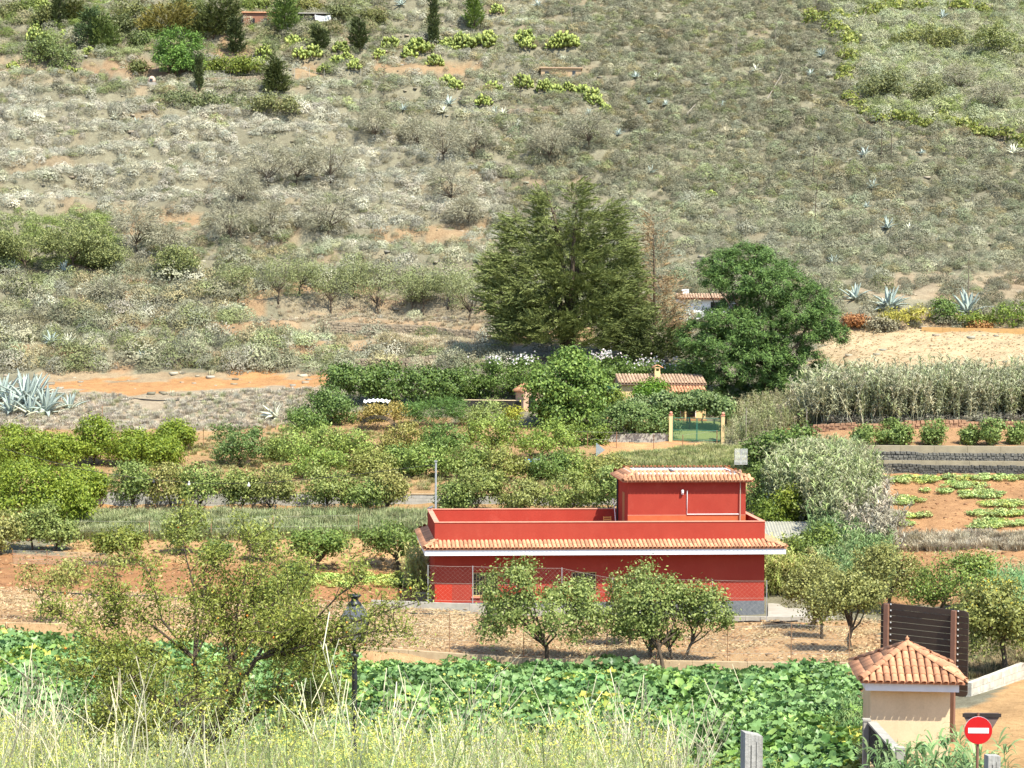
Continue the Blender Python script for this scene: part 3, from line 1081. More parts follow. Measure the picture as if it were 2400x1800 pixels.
mb.box((-.02, -.025, -.45), (HL + .02, -.003, .82))
mb.box((HL + .003, -.003, -.45), (HL + .025, HD, .82))
mb.build('plinth', GREYWASH, house)
mb = MB()
mb.box((.02, -.031, .40), (.95, -.028, 1.82))
mb.build('repainted_patch', STUCCO_BRIGHT, house)
# roof terrace: parapet, floor
pw = .22
mb = MB()
z0 = zt_ - .27
mb.box((0, 0, top - .02), (HL, pw, zb)).box((0, HD - pw, top - .02), (HL, HD, zb)).box((0, pw, top - .02), (pw, HD - pw, zb)).box((HL - pw, pw, top - .02), (HL, HD - pw, zb))
mb.build('parapet', STUCCO_RED, house)
mb = MB()
for a, b in (((-.03, -.03, zb), (HL + .03, pw + .03, zb + .035)), ((-.03, HD - pw - .03, zb), (HL + .03, HD + .03, zb + .035)),
             ((-.03, pw + .03, zb), (pw + .03, HD - pw - .03, zb + .035)), ((HL - pw - .03, pw + .03, zb), (HL + .03, HD - pw - .03, zb + .035))):
    mb.box(a, b)
mb.build('parapet_cap', CAP, house)
mb = MB()
mb.box((pw, pw, top), (HL - pw, HD - pw, top + .08))
mb.build('terrace_floor', STUCCO_ORANGE, house)
# tiled eave all round
TILE = half_tile('tile', CLAY, .105, .62, 7, .86)
HIPT = half_tile('hip_tile', CLAY, .13, .45, 7, .85)
dk = MB()
e = [(-.62, -OV), (HL + OV, -OV), (HL + OV, HD + .6), (-.62, HD + .6)]
iq = [(0, 0), (HL, 0), (HL, HD), (0, HD)]
for k in range(4):
    a, b = e[k], e[(k + 1) % 4]
    c, d = iq[(k + 1) % 4], iq[k]
    deck(dk, (*a, ze), (*b, ze), (*c, zt_), (*d, zt_), .06)
eave = dk.build('eave_roof', MORTAR, house)
dz = zt_ - ze
lf = math.hypot(OV, dz)
tile_slope(eave, (-.62, -OV, ze), (HL + OV, -OV, ze), (0, OV, dz), lf, TILE, .2262, .52, ml=lf / .62 * 1.05, mr=lf / OV * 1.05)
lr = math.hypot(.62, dz)
tile_slope(eave, (-.62, HD + .6, ze), (-.62, -OV, ze), (.62, 0, dz), lr, TILE, .2262, .36, ml=1.1, mr=.7)
tile_slope(eave, (HL + OV, -OV, ze), (HL + OV, HD + .6, ze), (-OV, 0, dz), lf, TILE, .2262, .52, ml=1.1, mr=1.6, singles=False)
tile_slope(eave, (HL + OV, HD + .6, ze), (-.62, HD + .6, ze), (0, -.6, dz), lr, TILE, .2262, .36, ml=1.1, mr=1.1, singles=False)
tile_line(eave, (-.60, -OV + .02, ze + .02), (0, 0, zt_ + .03), HIPT, .36)
tile_line(eave, (HL + OV - .02, -OV + .02, ze + .02), (HL, 0, zt_ + .03), HIPT, .36)
fb = MB()
fb.box((-.58, -OV + .04, ze - .36), (HL + OV - .04, -OV + .16, ze - .07))
fb.box((-.58, -OV + .16, ze - .36), (-.46, HD + .54, ze - .07))
fb.box((HL + OV - .16, -OV + .16, ze - .36), (HL + OV - .04, HD + .54, ze - .07))
fb.build('fascia', FASCIA, house)
sf = MB()
sf.box((-.46, -OV + .16, ze - .33), (HL + OV - .16, -.002, ze - .28)).box((-.46, -.002, ze - .33), (-.002, HD + .5, ze - .28)).box((HL + .002, -.002, ze - .33), (HL + OV - .16, HD + .5, ze - .28))
sf.build('soffit', STUCCO_RED, house)
# rooftop room
tx0, tx1, ty0, ty1 = 10.95, 17.62, 3.05, 6.86
tz1 = 7.0 - HZ
mb = MB()
mb.box((tx0, ty0, top + .08), (tx1, ty1, tz1))
room = mb.build('rooftop_room', STUCCO_RED, house)
mb = MB()
mb.box((tx0 - .004, ty0 - .02, top + .08), (tx1, ty0 - .003, 5.04 - HZ))
mb.build('unpainted_band', STUCCO_ORANGE, room)
mb = MB()
mb.box((tx0 - .02, ty0 - .028, 5.04 - HZ), (tx1, ty0 - .006, 5.065 - HZ))
mb.build('band_edge', CAP, room)
toe, tri = .34, .30
za, zc = tz1 - .02, tz1 + .30
dk = MB()
E4 = [(tx0 - toe, ty0 - toe), (tx1 + toe, ty0 - toe), (tx1 + toe, ty1 + toe), (tx0 - toe, ty1 + toe)]
I4 = [(tx0 + tri, ty0 + tri * .5), (tx1 - tri, ty0 + tri * .5), (tx1 - tri, ty1 - tri * .5), (tx0 + tri, ty1 - tri * .5)]
for k in range(4):
    deck(dk, (*E4[k], za), (*E4[(k + 1) % 4], za), (*I4[(k + 1) % 4], zc), (*I4[k], zc), .06)
troof = dk.build('room_roof', MORTAR, house)
sl = (0, toe + tri * .5, zc - za)
ls = math.hypot(sl[1], sl[2])
tile_slope(troof, (*E4[0], za), (*E4[1], za), sl, ls, TILE, .2262, .36, ml=1.1, mr=1.1)
sl2 = (toe + tri, 0, zc - za)
ls2 = math.hypot(sl2[0], sl2[2])
tile_slope(troof, (*E4[3], za), (*E4[0], za), sl2, ls2, TILE, .2262, .4, ml=1.3, mr=1.3)
tile_slope(troof, (*E4[1], za), (*E4[2], za), (-sl2[0], 0, sl2[2]), ls2, TILE, .2262, .4, ml=1.3, mr=1.3, singles=False)
tile_slope(troof, (*E4[2], za), (*E4[3], za), (0, -sl[1], sl[2]), ls, TILE, .2262, .36, ml=1.1, mr=1.1, singles=False)
tile_line(troof, (*E4[0], za), (*I4[0], zc), HIPT, .34)
tile_line(troof, (*E4[1], za), (*I4[1], zc), HIPT, .34)
mb = MB()
i0, i1, i2, i3 = I4
mb.box((i0[0] - .06, i0[1] - .06, zc - .02), (i1[0] + .06, i0[1] + .5, zc + .10))
mb.box((i0[0] - .06, i2[1] - .4, zc - .02), (i1[0] + .06, i2[1] + .06, zc + .10))
mb.box((i0[0] - .06, i0[1] + .5, zc - .02), (i0[0] + .4, i2[1] - .4, zc + .10))
mb.box((i1[0] - .3, i0[1] + .5, zc - .02), (i1[0] + .06, i2[1] - .4, zc + .10))
mb.build('roof_kerb', WHITE, house)
mb = MB()
mb.box((i0[0] + .4, i0[1] + .5, zc - .08), (i1[0] - .3, i2[1] - .4, zc - .03))
mb.build('roof_deck', STUCCO_ORANGE, house)
# pipes, lamp, drain
hxm = (1622 - 1480) / (1764 - 1480) * (tx1 - tx0) + tx0
mb = MB()
mb.tube([(hxm, ty0 - .05, 6.42 - HZ), (hxm, ty0 - .05, 5.10 - HZ), (17.3, ty0 - .05, 5.10 - HZ)], .028, 5)
mb.build('white_pipe', WHITE, house)
lx = hxm - .28
mb = MB()
mb.box((lx - .06, ty0 - .12, 6.22 - HZ), (lx + .06, ty0 - .003, 6.28 - HZ)).lathe([(.03, 0), (.075, .03), (.075, .16), (.05, .2)], 8, (lx, ty0 - .13, 6.28 - HZ))
mb.build('wall_lamp', WHITE, house)
mb = MB()
mb.tube([(tx0 - .06, ty1 - .2, top), (tx0 - .06, ty1 - .2, tz1 - .1)], .05, 6)
mb.build('drainpipe', IRON, house)
mb = MB()
mb.box((tx0 - .012, ty0 + 1.2, top + .08), (tx0 - .004, ty0 + 2.0, 6.2 - HZ))
mb.build('door', mat('door_wood', (.40, .20, .08), (.3, .14, .06), 4, .7), house)

def at_house(x, y, z):
    c, s = math.cos(TH), math.sin(TH)
    return (hx + x * c - y * s, hy + x * s + y * c, HZ + z)

# antenna on its mast
ant = thing('television_antenna', 'white grid television antenna on a mast at the rooftop room corner', 'antenna', at_house(17.28, ty0 - .12, top), TH)
mb = MB()
mb.tube([(0, 0, 0), (0, 0, 3.9)], [.035, .026], 6)
mb.build('mast', mat('mast_metal', (.42, .33, .26), (.34, .25, .19), 5, .6), ant)
zA = 8.35 - (top + HZ)
mb = MB()
for sx in (-.36, .36):
    mb.tube([(sx, -.05, zA - .45), (sx * .95, -.08, zA - .1), (sx, -.10, zA + .42)], .018, 5)
mb.tube([(0, -.06, zA - .45), (0, -.09, zA + .42)], .03, 5)
mb.build('panel_frame', GALV, ant)
for k in range(13):
    z = zA - .43 + k * .07
    mb = MB()
    mb.tube([(-.36, -.08, z), (.36, -.08, z)], .012, 4)
    mb.build('rod', WHITE, ant)
# loose things on the terrace
fl = top + .08
ch = thing('chair', 'yellow slatted folding chair on the red roof terrace', 'chair', at_house(10.2, 5.0, fl), TH + .3)
YEL = mat('yellow_wood', (.70, .45, .13), (.6, .36, .1), 5, .7)
for sx in (-.22, .22):
    MB().beam((sx, .2, 0), (sx, .3, .95), .04, .03).build('rear_post', YEL, ch)
    MB().beam((sx, -.25, 0), (sx, -.2, .46), .04, .03).build('leg', YEL, ch)
for k in range(3):
    MB().box((-.24, .21 + .015 * k, .62 + k * .12), (.24, .235 + .015 * k, .69 + k * .12)).build('back_slat', YEL, ch)
for k in range(5):
    MB().box((-.24, -.22 + k * .09, .45), (.24, -.15 + k * .09, .475)).build('seat_slat', YEL, ch)
tb = thing('terrace_table', 'low white round table beside the rooftop room wall', 'table', at_house(10.1, 1.7, fl), TH)
MB().lathe([(.62, 0), (.66, .02), (.66, .05), (.6, .065)], 20, (0, 0, .92)).build('top', WHITE, tb, True)
for k in range(3):
    a = k * 2.094
    MB().tube([(.45 * math.cos(a), .45 * math.sin(a), 0), (.25 * math.cos(a), .25 * math.sin(a), .93)], .025, 5).build('leg', WHITE, tb)
tb2 = thing('folding_table', 'grey board table lying across trestles on the roof terrace', 'table', at_house(8.9, 2.3, fl), TH)
MB().box((-.75, -.4, .88), (.75, .4, .93)).build('top', mat('table_board', (.62, .60, .52), (.54, .52, .45), 4, .8), tb2)
for sx in (-.55, .55):
    MB().beam((sx, -.33, 0), (sx, .0, .9), .04, .04).build('leg', YEL, tb2)
    MB().beam((sx, .33, 0), (sx, .02, .9), .04, .04).build('leg', YEL, tb2)
bas = thing('washing_basin', 'small white plastic basin showing above the front parapet', 'basin', at_house(6.9, 1.0, fl))
MB().lathe([(.22, 0), (.24, .02), (.35, 1.0), (.37, 1.02), (.37, 1.06), (.33, 1.06)], 14).build('tub', WHITE, bas, True)
MB().lathe([(.385, 1.01), (.40, 1.02), (.40, 1.05), (.385, 1.06)], 14).build('rim', WHITE, bas, True)
pl = thing('leaning_pole', 'thin white pole leaning on the rooftop room drainpipe', 'pole', at_house(10.55, 4.6, fl))
MB().tube([(0, 0, 0), (-.08, .25, 1.15), (-.16, .5, 1.9)], .025, 5).build('rod', WHITE, pl)
MB().lathe([(.03, 0), (.04, .02), (.04, .06), (.03, .08)], 6, (-.16, .5, 1.88)).build('cap', WHITE, pl)

def pigeon(label, loc, rz):
    r_ = thing('pigeon', label, 'pigeon', loc, rz)
    PG = mat('pigeon_grey', (.10, .11, .13), (.18, .19, .21), 20, .7)
    mb = MB()
    mb.tube([(-.17, 0, .10), (-.11, 0, .125), (-.04, 0, .14), (.04, 0, .155), (.09, 0, .185), (.115, 0, .225), (.135, 0, .25), (.16, 0, .25)],
            [.018, .045, .072, .075, .055, .035, .032, .012], 8)
    mb.build('body', PG, r_, True)
    MB().box((-.27, -.03, .085), (-.13, .03, .098)).build('tail', PG, r_)
    for s in (-1, 1):
        MB().tube([(.05, s * .07, .16), (-.06, s * .075, .14), (-.2, s * .035, .11)], [.02, .035, .01], 6).build('wing', PG, r_, True)
        MB().tube([(.0, s * .025, .10), (.01, s * .025, 0.0)], .007, 4).build('leg', mat('pigeon_leg', (.4, .12, .1)), r_)
    MB().tube([(.155, 0, .248), (.185, 0, .24)], [.01, .003], 5).build('beak', IRON, r_)
pigeon('grey pigeon perched on the white kerb of the rooftop room', at_house(13.4, ty0 + .3, zc + .10), TH + 2.6)
pigeon('grey pigeon perched at the back corner of the terrace parapet', at_house(.12, 6.2, zb + .035), TH + .4)

# things beside the house
bin_ = thing('dark_water_butt', 'dark square water butt at the corner of the red house', 'water butt', at_house(-.75, .2, 0.25), TH)
MB().box((-.28, -.3, 0), (.28, .3, 1.05)).build('body', BLACKPIPE, bin_)
MB().box((-.31, -.33, 1.05), (.31, .33, 1.11)).build('lid', IRON, bin_)
# concrete kerb wall in front of the house, with its wire fence
def kerb(name, label, pts, h0, h1, th, m, nseg=1):
    r_ = thing(name, label, 'wall', pts[0])
    o0 = Vector(pts[0])
    for (p, q) in zip(pts[:-1], pts[1:]):
        p, q = Vector(p) - o0, Vector(q) - o0
        d = (q - p).normalized()
        L = (q - p).length
        nrm = Vector((d.y, -d.x, 0)).normalized() * th / 2
        n = max(1, round(L / 2.4))
        for i in range(n):
            a, b = p + d * (L * i / n + .008), p + d * (L * (i + 1) / n - .008)
            u = Vector((0, 0, 1))
            MB().hexa([a - nrm + u * h0, b - nrm + u * h0, b + nrm + u * h0, a + nrm + u * h0], [a - nrm + u * h1, b - nrm + u * h1, b + nrm + u * h1, a + nrm + u * h1]).build('panel', m, r_)
    return r_
fz = [P(870, 1406, 107.0), P(1330, 1424, 107.2), P(1640, 1445, 107.4), P(1960, 1445, 107.8)]
kerb('concrete_kerb_wall', 'low grey concrete kerb wall along the front of the red house', fz, -.62, 0, .22, CONC)

def wire_fence(name, label, foot, tops, post_m, wires=3, mesh=True, step=.13, post_r=.022, mr=.0032, group=None):
    """chain-link fence: posts, line wires and the diagonal net between successive posts"""
    r_ = thing(name, label, 'fence', foot[0], group=group)
    o0 = Vector(foot[0])
    ft = [Vector(p) - o0 for p in foot]
    tp = [Vector(p) - o0 for p in tops]
    for a, b in zip(ft, tp):
        MB().tube([a - Vector((0, 0, .25)), b], post_r, 6).build('post', post_m, r_)
    wm, nm = MB(), MB()
    for i in range(len(ft) - 1):
        for k in range(wires):
            f = k / max(1, wires - 1)
            a, b = ft[i].lerp(tp[i], .06 + .92 * f), ft[i + 1].lerp(tp[i + 1], .06 + .92 * f)
            wm.tube([a, (a + b) / 2 - Vector((0, 0, .02)), b], .006, 3, False)
        if mesh:
            L = (ft[i + 1] - ft[i]).length
            hgt = (tp[i] - ft[i]).length
            n = int(L / step)
            dv = max(1, int(hgt / step))
            for k in range(-dv, n):
                for sgn in (0, 1):
                    s0, s1 = k / n, (k + dv) / n
                    t0, t1 = 0.0, 1.0
                    if s0 < 0:
                        t0 = -s0 / (s1 - s0)
                    if s1 > 1:
                        t1 = (1 - s0) / (s1 - s0)
                    if t1 - t0 < .02:
                        continue
                    pts = []
                    for t_ in (t0, t1):
                        s_ = s0 + (s1 - s0) * t_
                        hh = t_ if sgn == 0 else 1 - t_
                        pts.append(ft[i].lerp(ft[i + 1], s_).lerp(tp[i].lerp(tp[i + 1], s_), .03 + .94 * hh))
                    nm.tube(pts, mr, 3, False)
    wm.build('line_wire', WIREM, r_)
    if mesh:
        nm.build('net', WIREM, r_)['kind'] = 'stuff'
    return r_
fu = [1003, 1108, 1210, 1317, 1436, 1545, 1670, 1797]
vt = [1324, 1326, 1328, 1330, 1354, 1354, 1358, 1360]
vb = [1411, 1413, 1417, 1422, 1430, 1438, 1446, 1447]
wire_fence('wire_fence', 'chain-link fence on the kerb right in front of the red house', [P(u, v, 107.1) for u, v in zip(fu, vb)], [P(u, v, 107.1) for u, v in zip(fu, vt)], GALV, step=.24, mr=.0016)
# retaining wall at the foot of the dry field and its fence
ru = [150, 420, 700, 960, 1230, 1500, 1760, 2000]
rw = []
for u in ru:
    x = (u - 1200) / F * 92.4
    rw.append((x, 92.5, float(zt(x, 93.2)) + .03))
kerb('field_retaining_wall', 'long low tan concrete wall between the squash and the dry field', rw, -.95, 0, .25, CONC_TAN)
x0, x1 = (-420 - 1200) / F * 92.0, (150 - 1200) / F * 92.2
block_wall('tan_block_wall', 'tan concrete block wall at the squash patch on the far side of the fruit tree', (x0, 92.0), (x1 - .05, 92.4), 1.0, 2.28, BLOCKTAN, CONC_TAN, .42, .21, z0b=.75, z1b=2.1)
pu = [640, 780, 1057, 1232, 1428, 1545, 1713, 1863, 2000]
pf = [on((u - 1200) / F * 92.7, 92.75) + np.array([0, 0, -.05]) for u in pu]
pt = [p + np.array([0, 0, 2.15 if k % 2 else 2.0]) for k, p in enumerate(pf)]
wire_fence('orchard_fence', 'thin rusty post-and-wire fence between squash and fruit trees', pf, pt, RUSTPOST, wires=4, mesh=True, step=.22, post_r=.02, mr=.0028)
# paving and grey wall to the right of the house
pv = [P(1800, 1449, 107.9), P(1965, 1447, 107.9), P(2010, 1425, 114.0), P(1800, 1419, 117.5)]
zf = .06
mb = MB()
mb.hexa([(p[0], p[1], -.5) for p in pv], [(p[0], p[1], zf) for p in pv])
tag(mb.build('driveway', PAVE), 'pale concrete drive beside the red house plinth', 'driveway', kind='structure')
gw0, gw1 = P(1797, 1400, 118.0), P(1968, 1400, 116.5)
block_wall('grey_garden_wall', 'low dark grey rendered wall behind the pale drive', (gw0[0], gw0[1]), (gw1[0], gw1[1]), -.2, .82, GREYWASH, GREYWASH, 2.0, 1.02, single=False, cap=CONC)

# ------------------------------------------------------------------ kiosk
KT = math.radians(-3.8)
q = P(2041, 1700, 61.9)
kx, ky, kz = q[0], 61.9, 2.85
kiosk = thing('kiosk', 'small cream utility kiosk with a pyramid clay tile roof', 'kiosk', (kx, ky, kz), KT)
KW, KD = 2.42, 2.30
ke = 5.46 - kz
mb = MB()
mb.box((0, .20, -.5), (KW, KD, ke - .28))
mb.build('wall', CREAM, kiosk)
o_ = .20
mb = MB()
mb.box((-o_, -o_ - .02, ke - .30), (KW + o_, -o_ + .10, ke - .02)).box((-o_, -o_ + .10, ke - .30), (-o_ + .12, KD + o_, ke - .02)).box((KW + o_ - .12, -o_ + .10, ke - .30), (KW + o_, KD + o_, ke - .02)).box((-o_ + .12, KD + o_ - .12, ke - .30), (KW + o_ - .12, KD + o_, ke - .02))
mb.build('fascia', FASCIA, kiosk)
mb = MB()
mb.box((-o_ + .12, -o_ + .10, ke - .26), (KW + o_ - .12, KD + o_ - .12, ke - .2))
mb.build('soffit', CREAM, kiosk)
KTILE = half_tile('tile', CLAY, .102, .46, 9, .84)
KHIP = half_tile('hip_tile', CLAY, .13, .5, 9, .85)
r0_ = .36
E4 = [(-r0_, -r0_), (KW + r0_, -r0_), (KW + r0_, KD + r0_), (-r0_, KD + r0_)]
ap = (KW / 2, KD / 2, ke + .88)
dk = MB()
for k in range(4):
    a, b = E4[k], E4[(k + 1) % 4]
    dk.add([(*a, ke), (*b, ke), ap, (*a, ke - .05), (*b, ke - .05), (ap[0], ap[1], ap[2] - .05)], [(0, 1, 2), (5, 4, 3), (0, 3, 4, 1)])
kroof = dk.build('roof', MORTAR, kiosk)
run = KD / 2 + r0_
L2 = math.hypot(run, .88)
tile_slope(kroof, (*E4[0], ke), (*E4[1], ke), (0, run, .88), L2, KTILE, .2185, .36, ml=L2 / (KW / 2 + r0_), mr=L2 / (KW / 2 + r0_))
runx = KW / 2 + r0_
L3 = math.hypot(runx, .88)
tile_slope(kroof, (*E4[3], ke), (*E4[0], ke), (runx, 0, .88), L3, KTILE, .2185, .36, ml=L3 / run, mr=L3 / run)
tile_slope(kroof, (*E4[1], ke), (*E4[2], ke), (-runx, 0, .88), L3, KTILE, .2185, .36, ml=L3 / run, mr=L3 / run)
tile_slope(kroof, (*E4[2], ke), (*E4[3], ke), (0, -run, .88), L2, KTILE, .2185, .36, ml=L2 / runx, mr=L2 / runx, singles=False)
for k in range(4):
    tile_line(kroof, (*E4[k], ke + .02), ap, KHIP, .37, .06)
mb = MB()
mb.lathe([(.16, 0), (.15, .05), (.06, .12), (.05, .16), (.075, .19), (.03, .22), (.012, .27)], 8, (ap[0], ap[1], ap[2] + .04))
mb.build('finial', CLAY, kiosk, True)

# big board seen from behind
b0, b1 = P(2065, 1430, 66.8), P(2270, 1430, 65.0)
ztop, zbot = 7.12, 4.32
bb = thing('billboard', 'big brown board of horizontal slats on two posts seen from behind', 'billboard', (b0[0], b0[1], 2.6))
dv = Vector((b1[0] - b0[0], b1[1] - b0[1], 0))
BL = dv.length
dv.normalize()
bn = Vector((dv.y, -dv.x, 0))
def bp_(s, n_, z):
    return dv * s + bn * n_ + Vector((0, 0, z - 2.6))
NP = 14
ph = (ztop - zbot) / NP
for i in range(NP):
    z0, z1 = zbot + i * ph + .008, zbot + (i + 1) * ph - .008
    c = .14 if i in (0, NP - 1) else 0
    mb = MB()
    if c:
        if i == 0:
            pts = [bp_(c, 0, z0), bp_(BL - c, 0, z0), bp_(BL - .03, 0, z0 + .05), bp_(BL, 0, z0 + c), bp_(BL, 0, z1), bp_(0, 0, z1), bp_(0, 0, z0 + c), bp_(.03, 0, z0 + .05)]
        else:
            pts = [bp_(0, 0, z0), bp_(BL, 0, z0), bp_(BL, 0, z1 - c), bp_(BL - .03, 0, z1 - .05), bp_(BL - c, 0, z1), bp_(c, 0, z1), bp_(.03, 0, z1 - .05), bp_(0, 0, z1 - c)]
        mb.poly(pts, -bn * .05)
    else:
        mb.hexa([bp_(0, 0, z0), bp_(BL, 0, z0), bp_(BL, -.05, z0), bp_(0, -.05, z0)], [bp_(0, .012, z1), bp_(BL, .012, z1), bp_(BL, -.05, z1), bp_(0, -.05, z1)])
    mb.build('slat', BROWNPLANK, bb)
for s in (.24, BL - .46):
    mb = MB()
    mb.hexa([bp_(s - .075, .03, 2.0), bp_(s + .075, .03, 2.0), bp_(s + .075, .16, 2.0), bp_(s - .075, .16, 2.0)], [bp_(s - .075, .03, ztop - .02), bp_(s + .075, .03, ztop - .02), bp_(s + .075, .16, ztop - .02), bp_(s - .075, .16, ztop - .02)])
    po = mb.build('post', BROWNPOST, bb)
    for i in range(NP):
        z = zbot + (i + 1) * ph - .03
        mb = MB()
        p = bp_(s + .115, .02, z)
        mb.box((p.x - .022, p.y - .03, p.z - .02), (p.x + .022, p.y + .01, p.z + .02))
        mb.build('bolt', BOLT, po)

# no-entry sign and the back of a give-way sign on one pole
sg = P(2293, 1712, 44.0)
gz = float(zt(sg[0], 44.0))
sign = thing('no_entry_sign', 'round red no-entry sign with a white bar on a steel pole', 'road sign', (sg[0], 44.0, gz))
hz = sg[2] - gz
MB().tube([(0, .05, -.3), (0, .05, hz + .38)], .03, 8).build('pole', BROWNPOST, sign)
SR = mat('sign_red', (.55, .012, .014), (.5, .010, .012), 3, .4, spec=.4)
mb = MB()
mb.poly([(math.cos(a) * .30, -.01, hz + math.sin(a) * .30) for a in np.linspace(0, 2 * math.pi, 40, endpoint=False)], (0, .02, 0))
disc = mb.build('disc', SR, sign)
MB().box((-.225, -.016, hz - .058), (.225, -.0115, hz + .058)).build('white_bar', mat('sign_white', (.82, .84, .86), (.8, .82, .84), 3, .4), disc)
mb = MB()
mb.poly([(math.cos(a) * .305, .012, hz + math.sin(a) * .305) for a in np.linspace(0, 2 * math.pi, 40, endpoint=False)], (0, .006, 0))
mb.build('rim', FASCIA, disc)
tri_ = thing('give_way_sign', 'brown back of a triangular give-way sign behind the round red sign', 'road sign', (sg[0] + .10, 44.14, gz))
ht = P(2294, 1678, 44.1)[2] - gz
pts = []
for cx, cz, a0 in ((-.36, ht - .0, 90), (.36, ht - .0, -30), (0, ht - .62, 210)):
    for k in range(5):
        a = math.radians(a0 + [0, 30, 60, 90, 120][k] * 1.0 * -1 + 90)
        pts.append((cx + .05 * math.cos(a), 0, cz + .05 * math.sin(a)))
mb = MB()
mb.poly([(-.40, 0, ht + .03), (-.37, 0, ht + .06), (.37, 0, ht + .06), (.40, 0, ht + .03), (.40, 0, ht - .01), (.05, 0, ht - .60), (0, 0, ht - .63), (-.05, 0, ht - .60), (-.40, 0, ht - .01)], (0, .018, 0))
mb.build('plate', mat('sign_back', (.20, .14, .12), (.16, .11, .095), 3, .6), tri_)
MB().box((-.42, -.03, ht - .03), (.42, -.003, ht + .05)).build('bracket', mat('bracket_dark', (.045, .035, .032), None, 3, .6), tri_)

# wooden posts on the near verge
def wood_post(label, u, v, d, wd, skew):
    p = P(u, v, d)
    g = float(zt(p[0], d))
    r_ = thing('wooden_post', label, 'post', (p[0], d, g), .25, group='weathered posts on the verge')
    h = p[2] - g
    mb = MB()
    w2 = wd / 2
    mb.hexa([(-w2, -w2 * .7, -.4), (w2, -w2 * .7, -.4), (w2, w2 * .7, -.4), (-w2, w2 * .7, -.4)], [(-w2, -w2 * .7, h + skew), (w2, -w2 * .7, h - skew), (w2 * .96, w2 * .7, h - skew * .6), (-w2, w2 * .7, h + skew * 1.2)])
    mb.build('shaft', WOODGREY, r_)
    mb = MB()
    mb.box((-w2 * .35, -w2 * .7 - .006, h * .2), (-w2 * .30, -w2 * .7 - .001, h * .9)).box((w2 * .25, -w2 * .7 - .005, h * .35), (w2 * .29, -w2 * .7 - .001, h * .93))
    mb.build('crack', IRON, r_)
wood_post('tall weathered grey wooden post in front of the squash leaves', 1762, 1719, 20.0, .185, .022)
wood_post('short weathered grey wooden post below the no-entry sign', 2326, 1770, 20.4, .135, .004)

# dark block wall and pillars running from the kiosk towards the camera
k0, k1 = P(2034, 1680, 61.4), P(2112, 1745, 53.5)
block_wall('dark_block_wall', 'dark block wall with concrete top running down beside the kiosk', (k0[0] + .12, k0[1]), (k1[0], k1[1]), 3.15, 4.22, BLOCKDARK, BLOCKDARK, .4, .2, cap=CONC, z0b=3.9, z1b=5.0)
for nm, lb, kk, zz0, zz1 in (('wall_pillar', 'slim concrete pillar at the kiosk end of the dark wall', k0, 2.2, 4.32), ('wall_pillar', 'slim concrete pillar at the near end of the dark wall', k1, 3.0, 5.2)):
    r_ = thing(nm, lb, 'pillar', (kk[0] - .06, kk[1] - .12, zz0), group='concrete pillars of the dark wall')
    MB().box((-.10, -.10, 0), (.10, .10, zz1 - zz0)).build('shaft', CONC, r_)
    MB().box((-.12, -.12, zz1 - zz0), (.12, .12, zz1 - zz0 + .06)).build('cap', CONC, r_)
c0, c1 = P(2270, 1645, 75.0), P(2396, 1605, 79.0)
block_wall('white_block_wall', 'whitewashed block wall beside the dirt road behind the billboard', (c0[0], c0[1]), (c1[0], c1[1]), c0[2] - .2, c0[2] + .72, BLOCKWHITE, CONC, .42, .21, z0b=c1[2] - .2, z1b=c1[2] + .88)

# street lamp
lp = P(831, 1530, 36.0)
gz = float(zt(lp[0], 36.0))
lamp = thing('street_lamp', 'black iron street lamp with a square lantern among fruit branches', 'street lamp', (lp[0], 36.0, gz), math.radians(38))
h0 = lp[2] - gz
MB().lathe([(.11, 0), (.11, .5), (.075, .6), (.055, .8), (.048, h0 - .5), (.06, h0 - .45), (.048, h0 - .4), (.045, h0 - .1), (.09, h0 - .06), (.05, h0)], 10).build('pole', IRON, lamp, True)
zl = h0 + .20
GL = mat('lantern_glass', (.30, .29, .27), (.22, .215, .20), 4, .25, spec=.5)
MB().lathe([(.05, -.22), (.035, -.14), (.05, -.10), (.03, -.06), (.10, -.02), (.21, 0), (.215, .03)], 4, (0, 0, zl)).build('lantern_base', IRON, lamp)
r1, r2, z1_, z2_ = .20, .295, zl + .03, zl + .42
for k in range(4):
    a0, a1 = math.pi / 2 * k, math.pi / 2 * (k + 1)
    A = Vector((r1 * math.cos(a0), r1 * math.sin(a0), z1_)); B = Vector((r1 * math.cos(a1), r1 * math.sin(a1), z1_))
    C_ = Vector((r2 * math.cos(a1), r2 * math.sin(a1), z2_)); D = Vector((r2 * math.cos(a0), r2 * math.sin(a0), z2_))
    ce = A + B
    MB().poly([A, B, C_, D], -Vector((ce.x, ce.y, 0)).normalized() * .01).build('pane', GL, lamp)
    MB().beam(A, D, .028, .028).build('edge_bar', IRON, lamp)
MB().lathe([(.305, 0), (.315, .015), (.305, .04), (.15, .235)], 4, (0, 0, z2_)).build('lantern_roof', mat('lantern_roof', (.10, .105, .115), (.07, .075, .08), 4, .35, spec=.6), lamp)
MB().lathe([(.12, 0), (.115, .05), (.075, .08), (.06, .12), (.10, .16), (.125, .18), (.10, .20), (.0, .205)], 10, (0, 0, z2_ + .225)).build('chimney_cap', IRON, lamp, True)

